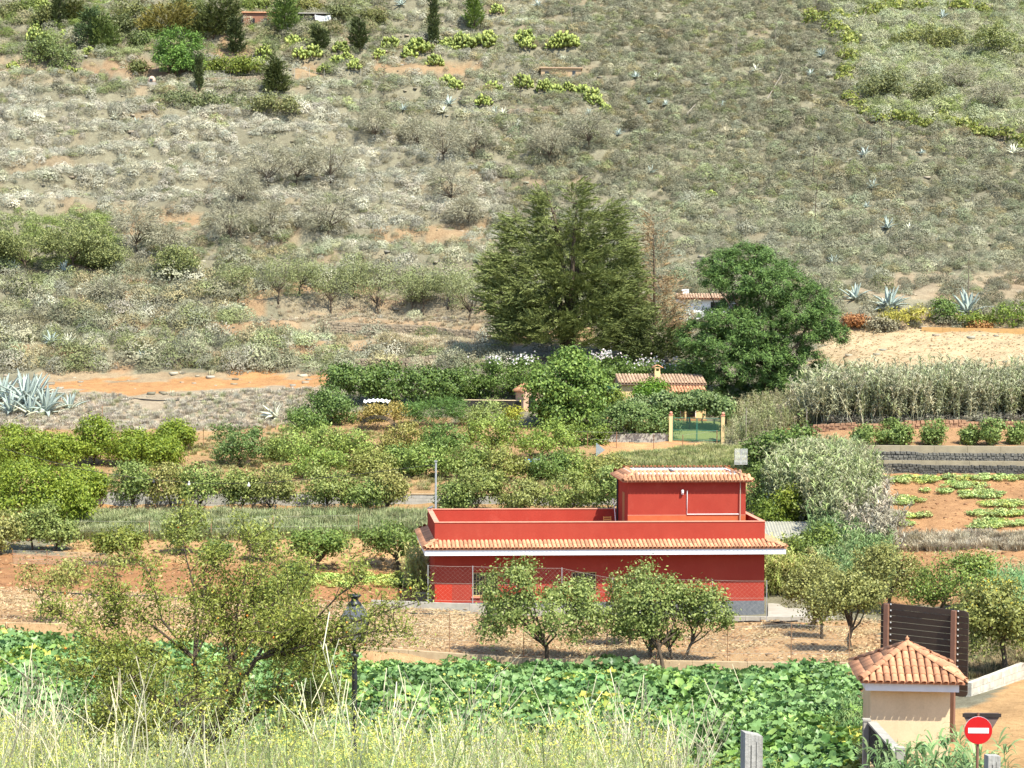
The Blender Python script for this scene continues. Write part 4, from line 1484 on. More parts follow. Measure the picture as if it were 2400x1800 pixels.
# ------------------------------------------------------------------ yellow garden house, gate, pergola
yb = P(1455, 985, 160.0)
ygz = float(zt(yb[0], 160.0)) - .1
yh = thing('yellow_house', 'small yellow cottage with a tiled roof, chimney and tiled porch', 'house', (yb[0], 160.0, ygz), math.radians(4))
YW, YD = 6.5, 3.6
zw = P(1500, 899, 160.0)[2] - ygz
zr = P(1500, 880, 162.0)[2] - ygz
MB().box((0, 0, -.5), (YW, YD, zw)).build('wall', YELLOW, yh)
dk = MB()
deck(dk, (-.25, -.3, zw - .02), (YW + .25, -.3, zw - .02), (YW + .1, YD * .55, zr), (-.1, YD * .55, zr), .08)
deck(dk, (YW + .25, YD + .3, zw - .02), (-.25, YD + .3, zw - .02), (-.1, YD * .55, zr), (YW + .1, YD * .55, zr), .08)
dk.add([(-.1, -.1, zw - .1), (-.1, YD + .1, zw - .1), (-.1, YD * .55, zr - .09)], [(0, 1, 2)])
dk.add([(YW + .1, -.1, zw - .1), (YW + .1, YD + .1, zw - .1), (YW + .1, YD * .55, zr - .09)], [(2, 1, 0)])
yr = dk.build('roof', CLAY_OLD, yh)
OT = half_tile('tile', CLAY_OLD, .115, .6, 6, .86)
up_ = (0, YD * .55 + .3, zr - zw)
lu = math.hypot(up_[1], up_[2])
tile_slope(yr, (-.25, -.3, zw), (YW + .25, -.3, zw), up_, lu, OT, .25, .5)
NT = half_tile('tile', CLAY, .115, .6, 6, .86)
cx = 3.05
mb = MB()
mb.box((cx - .22, 1.2, zr - .5), (cx + .22, 1.64, zr + .38)).box((cx - .20, 1.22, zr + .38), (cx - .12, 1.62, zr + .6)).box((cx + .12, 1.22, zr + .38), (cx + .20, 1.62, zr + .6)).box((cx - .24, 1.18, zr + .6), (cx + .24, 1.66, zr + .66))
chm = mb.build('chimney', YELLOW, yh)
for s in (-1, 1):
    for k in range(3):
        o = obj('tile', NT, chm)
        o.matrix_basis = Matrix.Translation((cx + s * .42, 1.2 + k * .22, zr + .62)) @ Matrix.Rotation(s * math.pi / 2, 4, 'Z') @ Matrix.Rotation(.5, 4, 'X') @ Matrix.Scale(.75, 4)
# porch
pz0, pz1 = P(1600, 924, 158.0)[2] - ygz, P(1600, 905, 160.0)[2] - ygz
dk = MB()
deck(dk, (3.3, -2.0, pz0), (YW + .1, -2.0, pz0), (YW - .02, -.004, pz1), (3.3, -.004, pz1), .08)
pr = dk.build('porch_roof', MORTAR, yh)
lu = math.hypot(2.0, pz1 - pz0)
tile_slope(pr, (3.3, -2.0, pz0), (YW + .1, -2.0, pz0), (0, 2.0, pz1 - pz0), lu, NT, .25, .5)
for x in (3.4, 4.9, YW - .2):
    MB().box((x - .12, -1.9, 0), (x + .12, -1.66, pz0 - .09)).build('porch_post', YELLOW, yh)
MB().box((3.3, -1.95, -.5), (YW, -.01, .35)).build('porch_step', mat('terracotta_paint', (.52, .24, .10), None, 3, .9), yh)
for x0, x1 in ((3.75, 4.7), (5.05, 5.9)):
    w_ = MB().box((x0, -.06, .45), (x1, -.004, 2.2)).build('door', GLASSDARK, yh)
    MB().box((x0 - .06, -.09, .45), (x0, -.062, 2.26)).box((x1, -.09, .45), (x1 + .06, -.062, 2.26)).box((x0, -.09, 2.2), (x1, -.062, 2.26)).build('frame', WHITE, w_)
# side wing with flat green-edged roof
wz = P(1430, 912, 160.0)[2] - ygz
MB().box((-1.1, .6, -.5), (-.02, 2.6, wz)).build('side_wing', YELLOW, yh)
MB().box((-1.2, .45, wz), (-.02, 2.7, wz + .14)).build('wing_roof', GREENPAINT, yh)
MB().box((-.85, .56, .3), (-.25, .597, wz - .3)).build('wing_door', GREENPAINT, yh)
# gate
g0, g1 = P(1572, 1032, 152.0), P(1694, 1034, 151.6)
gate = thing('garden_gate', 'green mesh double gate between yellow pillars with ball finials', 'gate', (g0[0], g0[1], g0[2] - .05), math.atan2(g1[1] - g0[1], g1[0] - g0[0]))
GLn = math.hypot(g1[0] - g0[0], g1[1] - g0[1])
for x in (0, GLn):
    po = MB().box((x - .13, -.13, -.3), (x + .13, .13, 1.92)).build('pillar', YELLOW, gate)
    MB().box((x - .16, -.16, 1.92), (x + .16, .16, 1.99)).build('cap', CAP, po)
    MB().lathe([(.05, 0), (.08, .02), (.125, .08), (.13, .12), (.11, .18), (.05, .235), (.0, .24)], 10, (x, 0, 1.98)).build('ball_finial', CAP, po, True)
for a, b in ((.16, GLn / 2 - .03), (GLn / 2 + .03, GLn - .16)):
    lf_ = MB()
    for z in (.08, .82, 1.74):
        lf_.tube([(a, 0, z), (b, 0, z)], .022, 5)
    for x in (a, b):
        lf_.tube([(x, 0, .08), (x, 0, 1.74)], .026, 5)
    lf = lf_.build('leaf_frame', GREENPAINT, gate)
    nb = MB()
    for k in range(int((b - a) / .06)):
        nb.tube([(a + .06 * k, 0, .08), (a + .06 * k, 0, 1.74)], .005, 3, False)
    for k in range(28):
        nb.tube([(a, 0, .08 + k * .06), (b, 0, .08 + k * .06)], .005, 3, False)
    nb.build('mesh_infill', GREENPAINT, lf)['kind'] = 'stuff'
sl = P(1600, 1040, 150.6)
mb = MB()
lw0, lw1 = P(1565, 1033, 152.3), P(1700, 1033, 152.3)
tag(MB().add([(lw0[0], 152.2, g0[2] + .0), (lw1[0], 152.2, g0[2] + .02), (lw1[0] + .4, 158.0, ygz + .25), (lw0[0], 158.0, ygz + .25), (lw0[0], 152.2, -1), (lw1[0], 152.2, -1), (lw1[0] + .4, 158, -1), (lw0[0], 158, -1)],
    [(0, 1, 2, 3), (0, 4, 5, 1), (1, 5, 6, 2), (3, 7, 4, 0)]).build('lawn', mat('lawn_grass', (.15, .19, .06), (.22, .25, .09), 14, .95, .8, 60)), 'small green lawn behind the mesh garden gate', 'lawn', kind='structure')
# dwarf wall along the hedge left of the gate
h0_, h1_ = P(1395, 1036, 152.0), P(1566, 1034, 152.0)
kerb('garden_front_wall', 'low shaded concrete wall under the hedge next to the gate', [(h0_[0], 152.3, h0_[2] + .55), (h1_[0], 152.3, h1_[2] + .6)], -1.2, 0, .2, CONC)

# little shrine-like tool house and dark garden wall behind the round tree
s0 = P(1227, 952, 163.0)
tg_ = thing('tool_shed', 'tiny cream shed with a tiled gable beside the dark garden wall', 'shed', (s0[0], 163.0, float(zt(s0[0], 163.0)) - .2), math.radians(25))
sh = P(1230, 917, 163.0)[2] - float(zt(s0[0], 163.0)) + .2
mb = MB()
mb.box((0, 0, -.4), (1.5, 1.5, sh))
mb.add([(0, 0, sh), (1.5, 0, sh), (.75, 0, sh + .5), (0, 1.5, sh), (1.5, 1.5, sh), (.75, 1.5, sh + .5)], [(0, 1, 2), (5, 4, 3)])
mb.build('wall', mat('pink_stucco', (.66, .42, .30), (.58, .36, .25), 3, .9), tg_)
dk = MB()
deck(dk, (-.15, -.15, sh - .04), (-.15, 1.65, sh - .04), (.75, 1.65, sh + .56), (.75, -.15, sh + .56), .06)
deck(dk, (1.65, 1.65, sh - .04), (1.65, -.15, sh - .04), (.75, -.15, sh + .56), (.75, 1.65, sh + .56), .06)
rf = dk.build('roof', CLAY, tg_)
tile_slope(rf, (-.15, 1.65, sh - .04), (-.15, -.15, sh - .04), (.9, 0, .6), 1.08, NT, .25, .5)
mb = MB()
mb.poly([(.45 + .0, -.012, .3), (1.05, -.012, .3), (1.05, -.012, 1.2), (.95, -.012, 1.4), (.75, -.012, 1.5), (.55, -.012, 1.4), (.45, -.012, 1.2)], (0, .008, 0))
mb.build('door', GLASSDARK, tg_)
d0, d1 = P(1085, 985, 164.0), P(1226, 985, 163.5)
block_wall('dark_garden_wall', 'black block garden wall with a cream top left of the tool shed', (d0[0], d0[1]), (d1[0], d1[1]), P(1100, 995, 164)[2], P(1100, 938, 164)[2], BLOCKDARK, BLOCKDARK, .4, .2, single=False, cap=CREAM)

# white villa behind the trees
v0 = P(1592, 745, 188.6)
vg = float(zt(v0[0], 188.6))
wh = thing('white_house', 'white house with a tiled edge half hidden behind the pine', 'house', (v0[0], 188.6, vg), 0)
vz = P(1640, 699, 188.6)[2] - vg
MB().box((0, 0, -.6), (5.2, 4, vz)).build('wall', WHITE, wh)
vr = MB()
deck(vr, (-.3, -.5, vz - .05), (5.5, -.5, vz - .05), (5.3, .8, vz + .32), (-.1, .8, vz + .32), .07)
vr.box((-.1, .8, vz - .02), (5.3, 4, vz + .3))
vro = vr.build('roof', MORTAR, wh)
tile_slope(vro, (-.3, -.5, vz - .04), (5.5, -.5, vz - .04), (0, 1.3, .37), 1.35, OT, .25, .5)
MB().box((2.9, -.05, vz - 1.15), (3.8, -.003, vz - .35)).build('window', GLASSDARK, wh)
MB().box((.35, 1.5, vz + .3), (1.0, 2.1, vz + .85)).build('chimney', WHITE, wh)

# corrugated sheds right of the red house
def corr_shed(label, u0, u1, v, d, h, m, slope, rows, rz):
    p0, p1 = P(u0, v, d), P(u1, v, d)
    g = float(zt((p0[0] + p1[0]) / 2, d)) - .4
    r_ = thing('corrugated_shed', label, 'shed', (p0[0], d, g), rz)
    L = p1[0] - p0[0]
    z = p0[2] - g
    MB().box((.1, .1, -.3), (L - .1, rows - .1, z - .08)).build('wall', CONC, r_)
    n = int(L / .09)
    V, Fc = [], []
    for j in range(2):
        for th_ in (0, -.02):
            for i in range(n + 1):
                V.append((L * i / n, -.15 + j * (rows + .3), z + j * slope + .03 * math.cos(i * math.pi) + th_))
    k = n + 1
    for i in range(n):
        Fc += [(i, i + 1, 2 * k + i + 1, 2 * k + i), (k + i + 1, k + i, 3 * k + i, 3 * k + i + 1), (i + 1, i, k + i, k + i + 1)]
    MB().add(V, Fc).build('roof', m, r_)
    return r_
SHEET = mat('fibre_cement_sheet', (.36, .345, .29), (.27, .26, .21), 3, .9)
corr_shed('pale corrugated shed roof just behind the red house eave', 1790, 1930, 1262, 124.0, 2.2, SHEET, .75, 2.6, 0)
corr_shed('pale corrugated shed roof further up among the vines', 1788, 1850, 1238, 130.0, 2.2, SHEET, .5, 2.2, 0)

# ruin on the hillside, farm buildings at the top
def stone_hut(name, label, u0, u1, vt_, vb_, d, m, roofm, parts, rz=0.0):
    p0, p1 = P(u0, vb_, d), P(u1, vb_, d)
    g = min(float(zt(p0[0], d)), float(zt(p1[0], d))) - .5
    r_ = thing(name, label, 'building', (p0[0], d, g), rz)
    L = p1[0] - p0[0]
    z = P(u0, vt_, d)[2] - g
    MB().box((0, 0, -.5), (L, 3.5, z)).build('wall', m, r_)
    rb = MB()
    rb.box((-.2, -.25, z), (L + .2, 3.7, z + .16))
    rb.build('roof', roofm, r_)
    for (x0, x1, z0, z1) in parts:
        w_ = MB().box((x0 * L, -.03, z0 * z), (x1 * L, -.002, z1 * z)).build('window', GLASSDARK, r_)
        MB().box((x0 * L - .08, -.05, z0 * z - .1), (x1 * L + .08, -.032, z0 * z)).build('sill', CONC, w_)
    return r_
OCHRE = mat('ochre_ruin', (.50, .36, .22), (.40, .28, .17), 3, .95)
stone_hut('ruined_hut', 'low ochre ruined hut with a ragged roof on the upper hillside', 1268, 1362, 160, 180, G(1310, 184)[1], OCHRE, mat('ruin_roof', (.52, .36, .24), None, 3, .95), [(.78, .86, .6, .85), (.1, .2, .5, .8)])
BRICKR = mat('brick_red_wall', (.33, .16, .10), (.26, .12, .08), 3, .95)
stone_hut('brick_farmhouse', 'brick red farm building half hidden by dark conifers at the top', 570, 655, 30, 60, G(600, 66)[1], BRICKR, CLAY, [(.2, .32, .4, .75), (.55, .66, .35, .75)])
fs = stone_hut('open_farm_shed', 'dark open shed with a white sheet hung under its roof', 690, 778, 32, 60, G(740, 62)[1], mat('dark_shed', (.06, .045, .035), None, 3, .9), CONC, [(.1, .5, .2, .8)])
ds = G(740, 62)[1] - .12
a_, b_ = P(742, 35, ds), P(776, 50, ds)
mb = MB()
for k in range(7):
    f0 = k / 6
V_ = []
for i in range(9):
    for j in range(5):
        p = P(738 + 38 * i / 8, 34 + 13 * j / 4 + 3.5 * math.sin(i / 8 * math.pi), ds - .15 - .1 * math.sin(i * 1.7 + j))
        V_.append(p)
sh_ = MB().add(V_, [(i * 5 + j, (i + 1) * 5 + j, (i + 1) * 5 + j + 1, i * 5 + j + 1) for i in range(8) for j in range(4)]).build('tarpaulin', WHITE)
tag(sh_, 'sagging white sheet hanging from the dark shed roof', 'tarpaulin')
# small white oven
ov = G(356, 202)
r_ = thing('stone_oven', 'small pale domed oven on the slope under the bright pine', 'oven', ov)
MB().box((-.55, -.5, -.3), (.55, .5, .5)).build('base', CONC, r_)
MB().lathe([(.5, 0), (.5, .25), (.42, .55), (.25, .78), (.0, .86)], 10, (0, 0, .5)).build('dome', mat('oven_clay', (.62, .42, .32), None, 4, .9), r_, True)
MB().box((-.2, -.56, .55), (.2, -.3, .95)).build('mouth', GLASSDARK, r_)

# terrace walls
def wall_px(pts, d=None):
    return [tuple(G(u, v)) for u, v in pts]
rubble_wall('orchard_stone_wall', 'long dry stone terrace wall below the almond trees', wall_px([(760, 780), (880, 784), (1000, 790), (1080, 800), (1150, 806)]), STONE, 1.0)
rubble_wall('lower_stone_wall', 'dry stone wall in the straw bank above the dark hedge', wall_px([(830, 862), (950, 862), (1080, 850), (1140, 842)]), STONE, .8)
rubble_wall('hill_stone_wall', 'short grey stone wall across the upper hillside', wall_px([(1190, 270), (1240, 268), (1290, 264)]), STONE, .8)
rubble_wall('fence_stone_wall', 'low stone wall under the fenced green hedge on the hill', wall_px([(478, 196), (540, 194), (620, 192)]), STONE, .7)
xr0, xr1 = (1880 - 1200) / F * 140.5, (2900 - 1200) / F * 140.5
def lava(name, label, y, z0, z1):
    return rubble_wall(name, label, [(xr0, y, z0), (xr0 + 8, y, z0), (xr0 + 16, y, z0), (xr0 + 28, y, z0), (xr1, y, z0)], LAVA, z1 - z0, .22, .5)
zA = [P(2150, v, 140.3)[2] for v in (1110, 1090, 1079, 1064, 1046)]
lava('lower_lava_wall', 'lower black lava stone terrace wall above the squash rows', 139.9, zA[0] - .2, zA[1])
kerb('terrace_ledge', 'grey concrete ledge between the two black stone walls', [(xr0, 140.25, zA[1] + .0), (xr1, 140.25, zA[1] + .0)], -.5, zA[2] - zA[1], .5, LEDGE)
lava('upper_lava_wall', 'upper black lava stone terrace wall below the red soil bed', 140.55, zA[2] - .1, zA[3])
kerb('upper_terrace_ledge', 'grey concrete coping on top of the upper black stone wall', [(xr0, 140.95, zA[3]), (xr1, 140.95, zA[3])], -.4, zA[4] - zA[3], .5, LEDGE)
rubble_wall('bed_edge_wall', 'low reddish stone edging behind the row of small shrubs', wall_px([(1905, 1012), (2000, 1008), (2120, 1004), (2260, 1002), (2400, 1000)]), mat('red_stone', (.40, .24, .15), (.3, .17, .1), 5, .95, .6, 18), .45)
# block wall at the back of the orchard terrace
ox0, ox1 = (210 - 1200) / F * 133.0, (1470 - 1200) / F * 133.0
block_wall('orchard_block_wall', 'long grey block wall behind the row of pear trees', (ox0, 133.0), (ox1, 133.0), P(300, 1200, 133)[2] - .3, P(300, 1152, 133)[2], BLOCKM, CONC, .5, .25, single=False, cap=CONC_TAN, z0b=P(1400, 1212, 133)[2] - .3, z1b=P(1400, 1163, 133)[2])

# poles, wires, pipes and odds and ends
def cable(name, label, cat, pts, r_, m, parts=()):
    root = thing(name, label, cat, pts[0])
    o0 = np.array(pts[0])
    MB().tube([np.array(p) - o0 for p in pts], r_, 5).build('run', m, root, True)
    return root
def smooth_px(pts, n=8):
    pts = np.array(pts, float)
    t0 = np.linspace(0, 1, len(pts))
    t1 = np.linspace(0, 1, (len(pts) - 1) * n + 1)
    return [P(*(np.interp(t, t0, pts[:, k]) for k in range(3))) for t in t1]
pp = P(1021, 1196, 121.0)
pg = float(zt(pp[0], 121.0))
pole = thing('utility_pole', 'slim grey metal pole rising behind the red house corner', 'pole', (pp[0], 121.0, pg))
ph_ = P(1021, 1082, 121.0)[2] - pg
MB().tube([(0, 0, -.3), (0, 0, ph_)], [.075, .06], 8).build('shaft', GALV, pole)
MB().box((-.09, -.09, ph_), (.09, .09, ph_ + .06)).build('cap', GALV, pole)
MB().beam((-.25, 0, ph_ - .25), (.1, 0, ph_ - .25), .05, .05).build('bracket', IRON, pole)
wr = cable('overhead_wire', 'black overhead wire sagging through the orchard to the grey pole', 'wire', smooth_px([(-150, 1005, 116), (0, 1050, 117), (180, 1098, 118), (330, 1122, 119), (470, 1133, 119.5), (620, 1132, 120), (780, 1118, 120.5), (900, 1104, 120.8), (1016, 1089, 121)]), .018, BLACKPIPE)
for u, v in ((360, 1124), (443, 1129), (583, 1132)):
    p = P(u, v + 1, 119.5)
    b_ = thing('hanging_bulb', {360: 'dark lamp socket hanging on the overhead wire', 443: 'white bulb on the wire further from the pole', 583: 'white bulb on the wire nearer the pole'}[u], 'lamp', p)
    MB().lathe([(.02, .06), (.03, .0), (.05, -.05), (.085, -.1), (.09, -.15), (.06, -.2), (.0, -.22)][::-1], 8).build('bulb', IRON if u == 360 else WHITE, b_, True)
    MB().tube([(0, 0, .05), (0, 0, .12)], .02, 5).build('socket', IRON, b_)
def pipe(name, label, pts, r_=.035, dz=.05, m=BLACKPIPE):
    q = [G(u, v) + np.array([0, 0, dz]) for u, v in pts]
    return cable(name, label, 'pipe', q, r_, m)
pipe('irrigation_pipe', 'black irrigation pipe along the red soil below the orchard', [(60, 1385), (130, 1392), (200, 1396), (265, 1402), (330, 1399), (400, 1404), (520, 1410), (640, 1418), (760, 1424)], .06)
pipe('irrigation_pipe', 'black pipe lying along the kerb in front of the house', [(880, 1434), (940, 1440), (1010, 1441), (1090, 1444)], .045)
pipe('irrigation_pipe', 'black pipe along the field edge right of the grey plinth', [(1700, 1462), (1760, 1458), (1820, 1461), (1880, 1457)], .04)
pipe('irrigation_pipe', 'short black pipe across the grey stubble slope', [(295, 934), (330, 938), (370, 941), (430, 940), (480, 941), (520, 936)], .05)
pipe('irrigation_pipe', 'black pipe across the red field at the road side', [(2240, 1280), (2270, 1277), (2310, 1271), (2360, 1271), (2460, 1272)], .06)
# coil of hose and white sheet in the garden
hc = P(885, 1005, 147.0)
r_ = thing('hose_coil', 'big upright coil of black hose in the garden', 'hose', (hc[0], hc[1], hc[2] - .2))
for k in range(4):
    rr = 1.25 + .08 * k
    MB().tube([(rr * math.cos(a), .06 * k - .1 + .05 * math.sin(3 * a), rr * .78 * math.sin(a)) for a in np.linspace(0, 2 * math.pi, 28)], .024, 5, False).build('loop', BLACKPIPE, r_, True)
wt = P(852, 940, 158.0)
r_ = thing('covered_trailer', 'white scalloped canopy lying among the hedges', 'canopy', (wt[0], wt[1], wt[2] - .3))
V_, Fc = [], []
for i in range(13):
    for j in range(4):
        V_.append((2.05 * i / 12, .5 * j, .35 * math.sin(math.pi * (.15 + .7 * j / 3)) + .05 * math.cos(i * math.pi) + .1 * math.sin(i / 12 * math.pi)))
Fc = [(i * 4 + j, (i + 1) * 4 + j, (i + 1) * 4 + j + 1, i * 4 + j + 1) for i in range(12) for j in range(3)]
MB().add(V_, Fc).build('cover', WHITE, r_)
MB().box((.1, .15, -.6), (1.95, 1.4, .06)).build('body', mat('dark_green_canvas', (.05, .07, .05), None, 3, .8), r_)
# corrugated sheet fence leaning in the orchard
cs = P(1397, 1062, 147.0)
r_ = thing('sheet_fence', 'leaning blue-grey corrugated sheet panel at the orchard corner', 'fence', (cs[0], cs[1], cs[2] - .6))
for k in range(5):
    MB().hexa([(k * .15, k * .5, -.4), (k * .15 + .14, k * .5 + .46, -.4), (k * .15 + .14, k * .5 + .48, -.4), (k * .15, k * .5 + .02, -.4)], [(k * .15, k * .5, 1.35 - .14 * k), (k * .15 + .14, k * .5 + .46, 1.25 - .14 * k), (k * .15 + .14, k * .5 + .48, 1.25 - .14 * k), (k * .15, k * .5 + .02, 1.35 - .14 * k)]).build('sheet', mat('blue_sheet', (.26, .33, .36), (.2, .26, .29), 4, .7), r_)
# barrels seen in the orchard
for nm, lb, u, v, cc in (('barrel', 'blue plastic barrel among the orchard trees', 1238, 1068, (.06, .22, .5)), ('barrel', 'pale grey barrel beside the blue barrel', 1258, 1064, (.5, .5, .46))):
    p = P(u, v, 143.0)
    r_ = thing(nm, lb, 'barrel', (p[0], p[1], float(zt(p[0], 143.0))), group='barrels in the orchard')
    hh = .62
    MB().lathe([(.26, 0), (.29, .03), (.29, hh * .32), (.305, hh * .34), (.29, hh * .37), (.29, hh * .65), (.305, hh * .68), (.29, hh * .7), (.28, hh - .03), (.24, hh)], 12).build('body', mat('barrel_%s' % u, cc, None, 3, .6), r_, True)
    MB().lathe([(.24, 0), (.25, .01), (.24, .03)], 12, (0, 0, hh)).build('lid', mat('barrel_%s' % u, cc), r_)
# net fence among the left-hand saplings
nf = [(30, 1322), (110, 1324), (190, 1327), (255, 1330)]
fp = [G(u, v) for u, v in nf]
wire_fence('net_fence', 'dark shade-net fence in front of the small citrus trees', fp, [p + np.array([0, 0, .8]) for p in fp], RUSTPOST, wires=4, mesh=True, step=.09, mr=.003)
# post fence along the grass strip and along the grey wall
for nm, lb, pts, hh in (('strip_fence', 'thin post-and-wire fence in front of the tall green grass strip', [(150, 1270), (350, 1268), (495, 1264), (640, 1262), (840, 1260)], 1.3),
                        ('wall_fence', 'pale thin fence posts in front of the grey block wall', [(295, 1206), (412, 1206), (527, 1206), (645, 1207), (762, 1207), (875, 1207)], 1.1),
                        ('path_fence', 'rusty post fence along the orange path before the gate', [(1300, 1048), (1377, 1048), (1445, 1050), (1532, 1060), (1600, 1062), (1680, 1048)], 1.25),
                        ('upper_fence', 'white post fence along the terrace under the prickly pears', [(480, 192), (525, 190), (560, 188), (690, 188), (725, 186), (760, 186), (845, 180)], 1.5),
                        ('slope_fence', 'thin fence posts on the grey stubble slope', [(240, 1000), (477, 1050), (615, 1062), (662, 1068)], 1.6)):
    fp = [G(u, v) for u, v in pts]
    wire_fence(nm, lb, fp, [p + np.array([0, 0, hh * (1 + .08 * math.sin(k * 5))]) for k, p in enumerate(fp)], WIREM if nm in ('wall_fence', 'upper_fence') else RUSTPOST, wires=3, mesh=False, post_r=.03)
for u, v, t_, lb in ((1748, 1040, 955, 'tall bare wooden stake behind the garden gate pillar'), (1890, 1010, 958, 'pale fence stake in front of the reeds')):
    p = G(u, v)
    r_ = thing('fence_stake', lb, 'stake', p, group='single stakes near the reeds')
    tp = P(u, t_, p[1])
    MB().tube([(0, 0, -.3), (.01, 0, tp[2] - p[2])], [.045, .035], 6).build('shaft', BARKPALE, r_)
    MB().tube([(0, 0, tp[2] - p[2] - .3), (.1, 0, tp[2] - p[2] - .3)], .012, 4).build('nail', GALV, r_)
# ------------------------------------------------------------------ foliage materials
LM = {
 'pear': leafmat('pear_leaf', (.122, .172, .040), (.355, .405, .120)),
 'pear2': leafmat('dry_pear_leaf', (.155, .170, .044), (.410, .400, .130)),
 'citrus': leafmat('citrus_leaf', (.120, .190, .020), (.345, .405, .052), .28),
 'peach': leafmat('peach_leaf', (.105, .180, .034), (.275, .355, .085), .28),
 'fig': leafmat('broad_leaf', (.088, .165, .030), (.290, .395, .090), .25),
 'hedge': leafmat('dark_hedge_leaf', (.066, .120, .028), (.185, .260, .060), .2),
 'vine': leafmat('vine_leaf', (.090, .150, .045), (.260, .325, .120), .2),
 'cypress': leafmat('cypress_spray', (.090, .118, .034), (.300, .335, .105), .12, .7),
 'deadcon': leafmat('dead_conifer_spray', (0.240, 0.150, 0.075), (0.450, 0.315, 0.165), .1, .8),
 'pine': leafmat('pine_needle', (.040, .092, .022), (.180, .285, .066), .12, .6),
 'almond': leafmat('almond_leaf', (.175, .205, .080), (.380, .395, .175)),
 'scrubgreen': leafmat('green_scrub_leaf', (0.128, 0.158, 0.053), (0.323, 0.338, 0.120)),
 'grey': leafmat('grey_twigs', (0.247, 0.222, 0.173), (0.495, 0.450, 0.360), .1, .8),
 'dark': leafmat('dark_conifer_spray', (0.036, 0.059, 0.020), (0.126, 0.147, 0.045), .1, .7),
 'plum': leafmat('plum_leaf', (.140, .178, .026), (.400, .420, .095), .3),
 'cactus': leafmat('cactus_pad', (.120, .165, .040), (.360, .400, .115), 0, .55),
 'rust': leafmat('rusty_leaf', (0.300, 0.150, 0.045), (0.480, 0.300, 0.090)),
 'yel': leafmat('yellow_bush_leaf', (0.270, 0.255, 0.045), (0.510, 0.450, 0.090)),
 'flower': leafmat('oleander_flower', (0.700, 0.550, 0.560), (0.800, 0.800, 0.800), .2),
}
seedc = [100]
def sd():
    seedc[0] += 1
    return seedc[0]

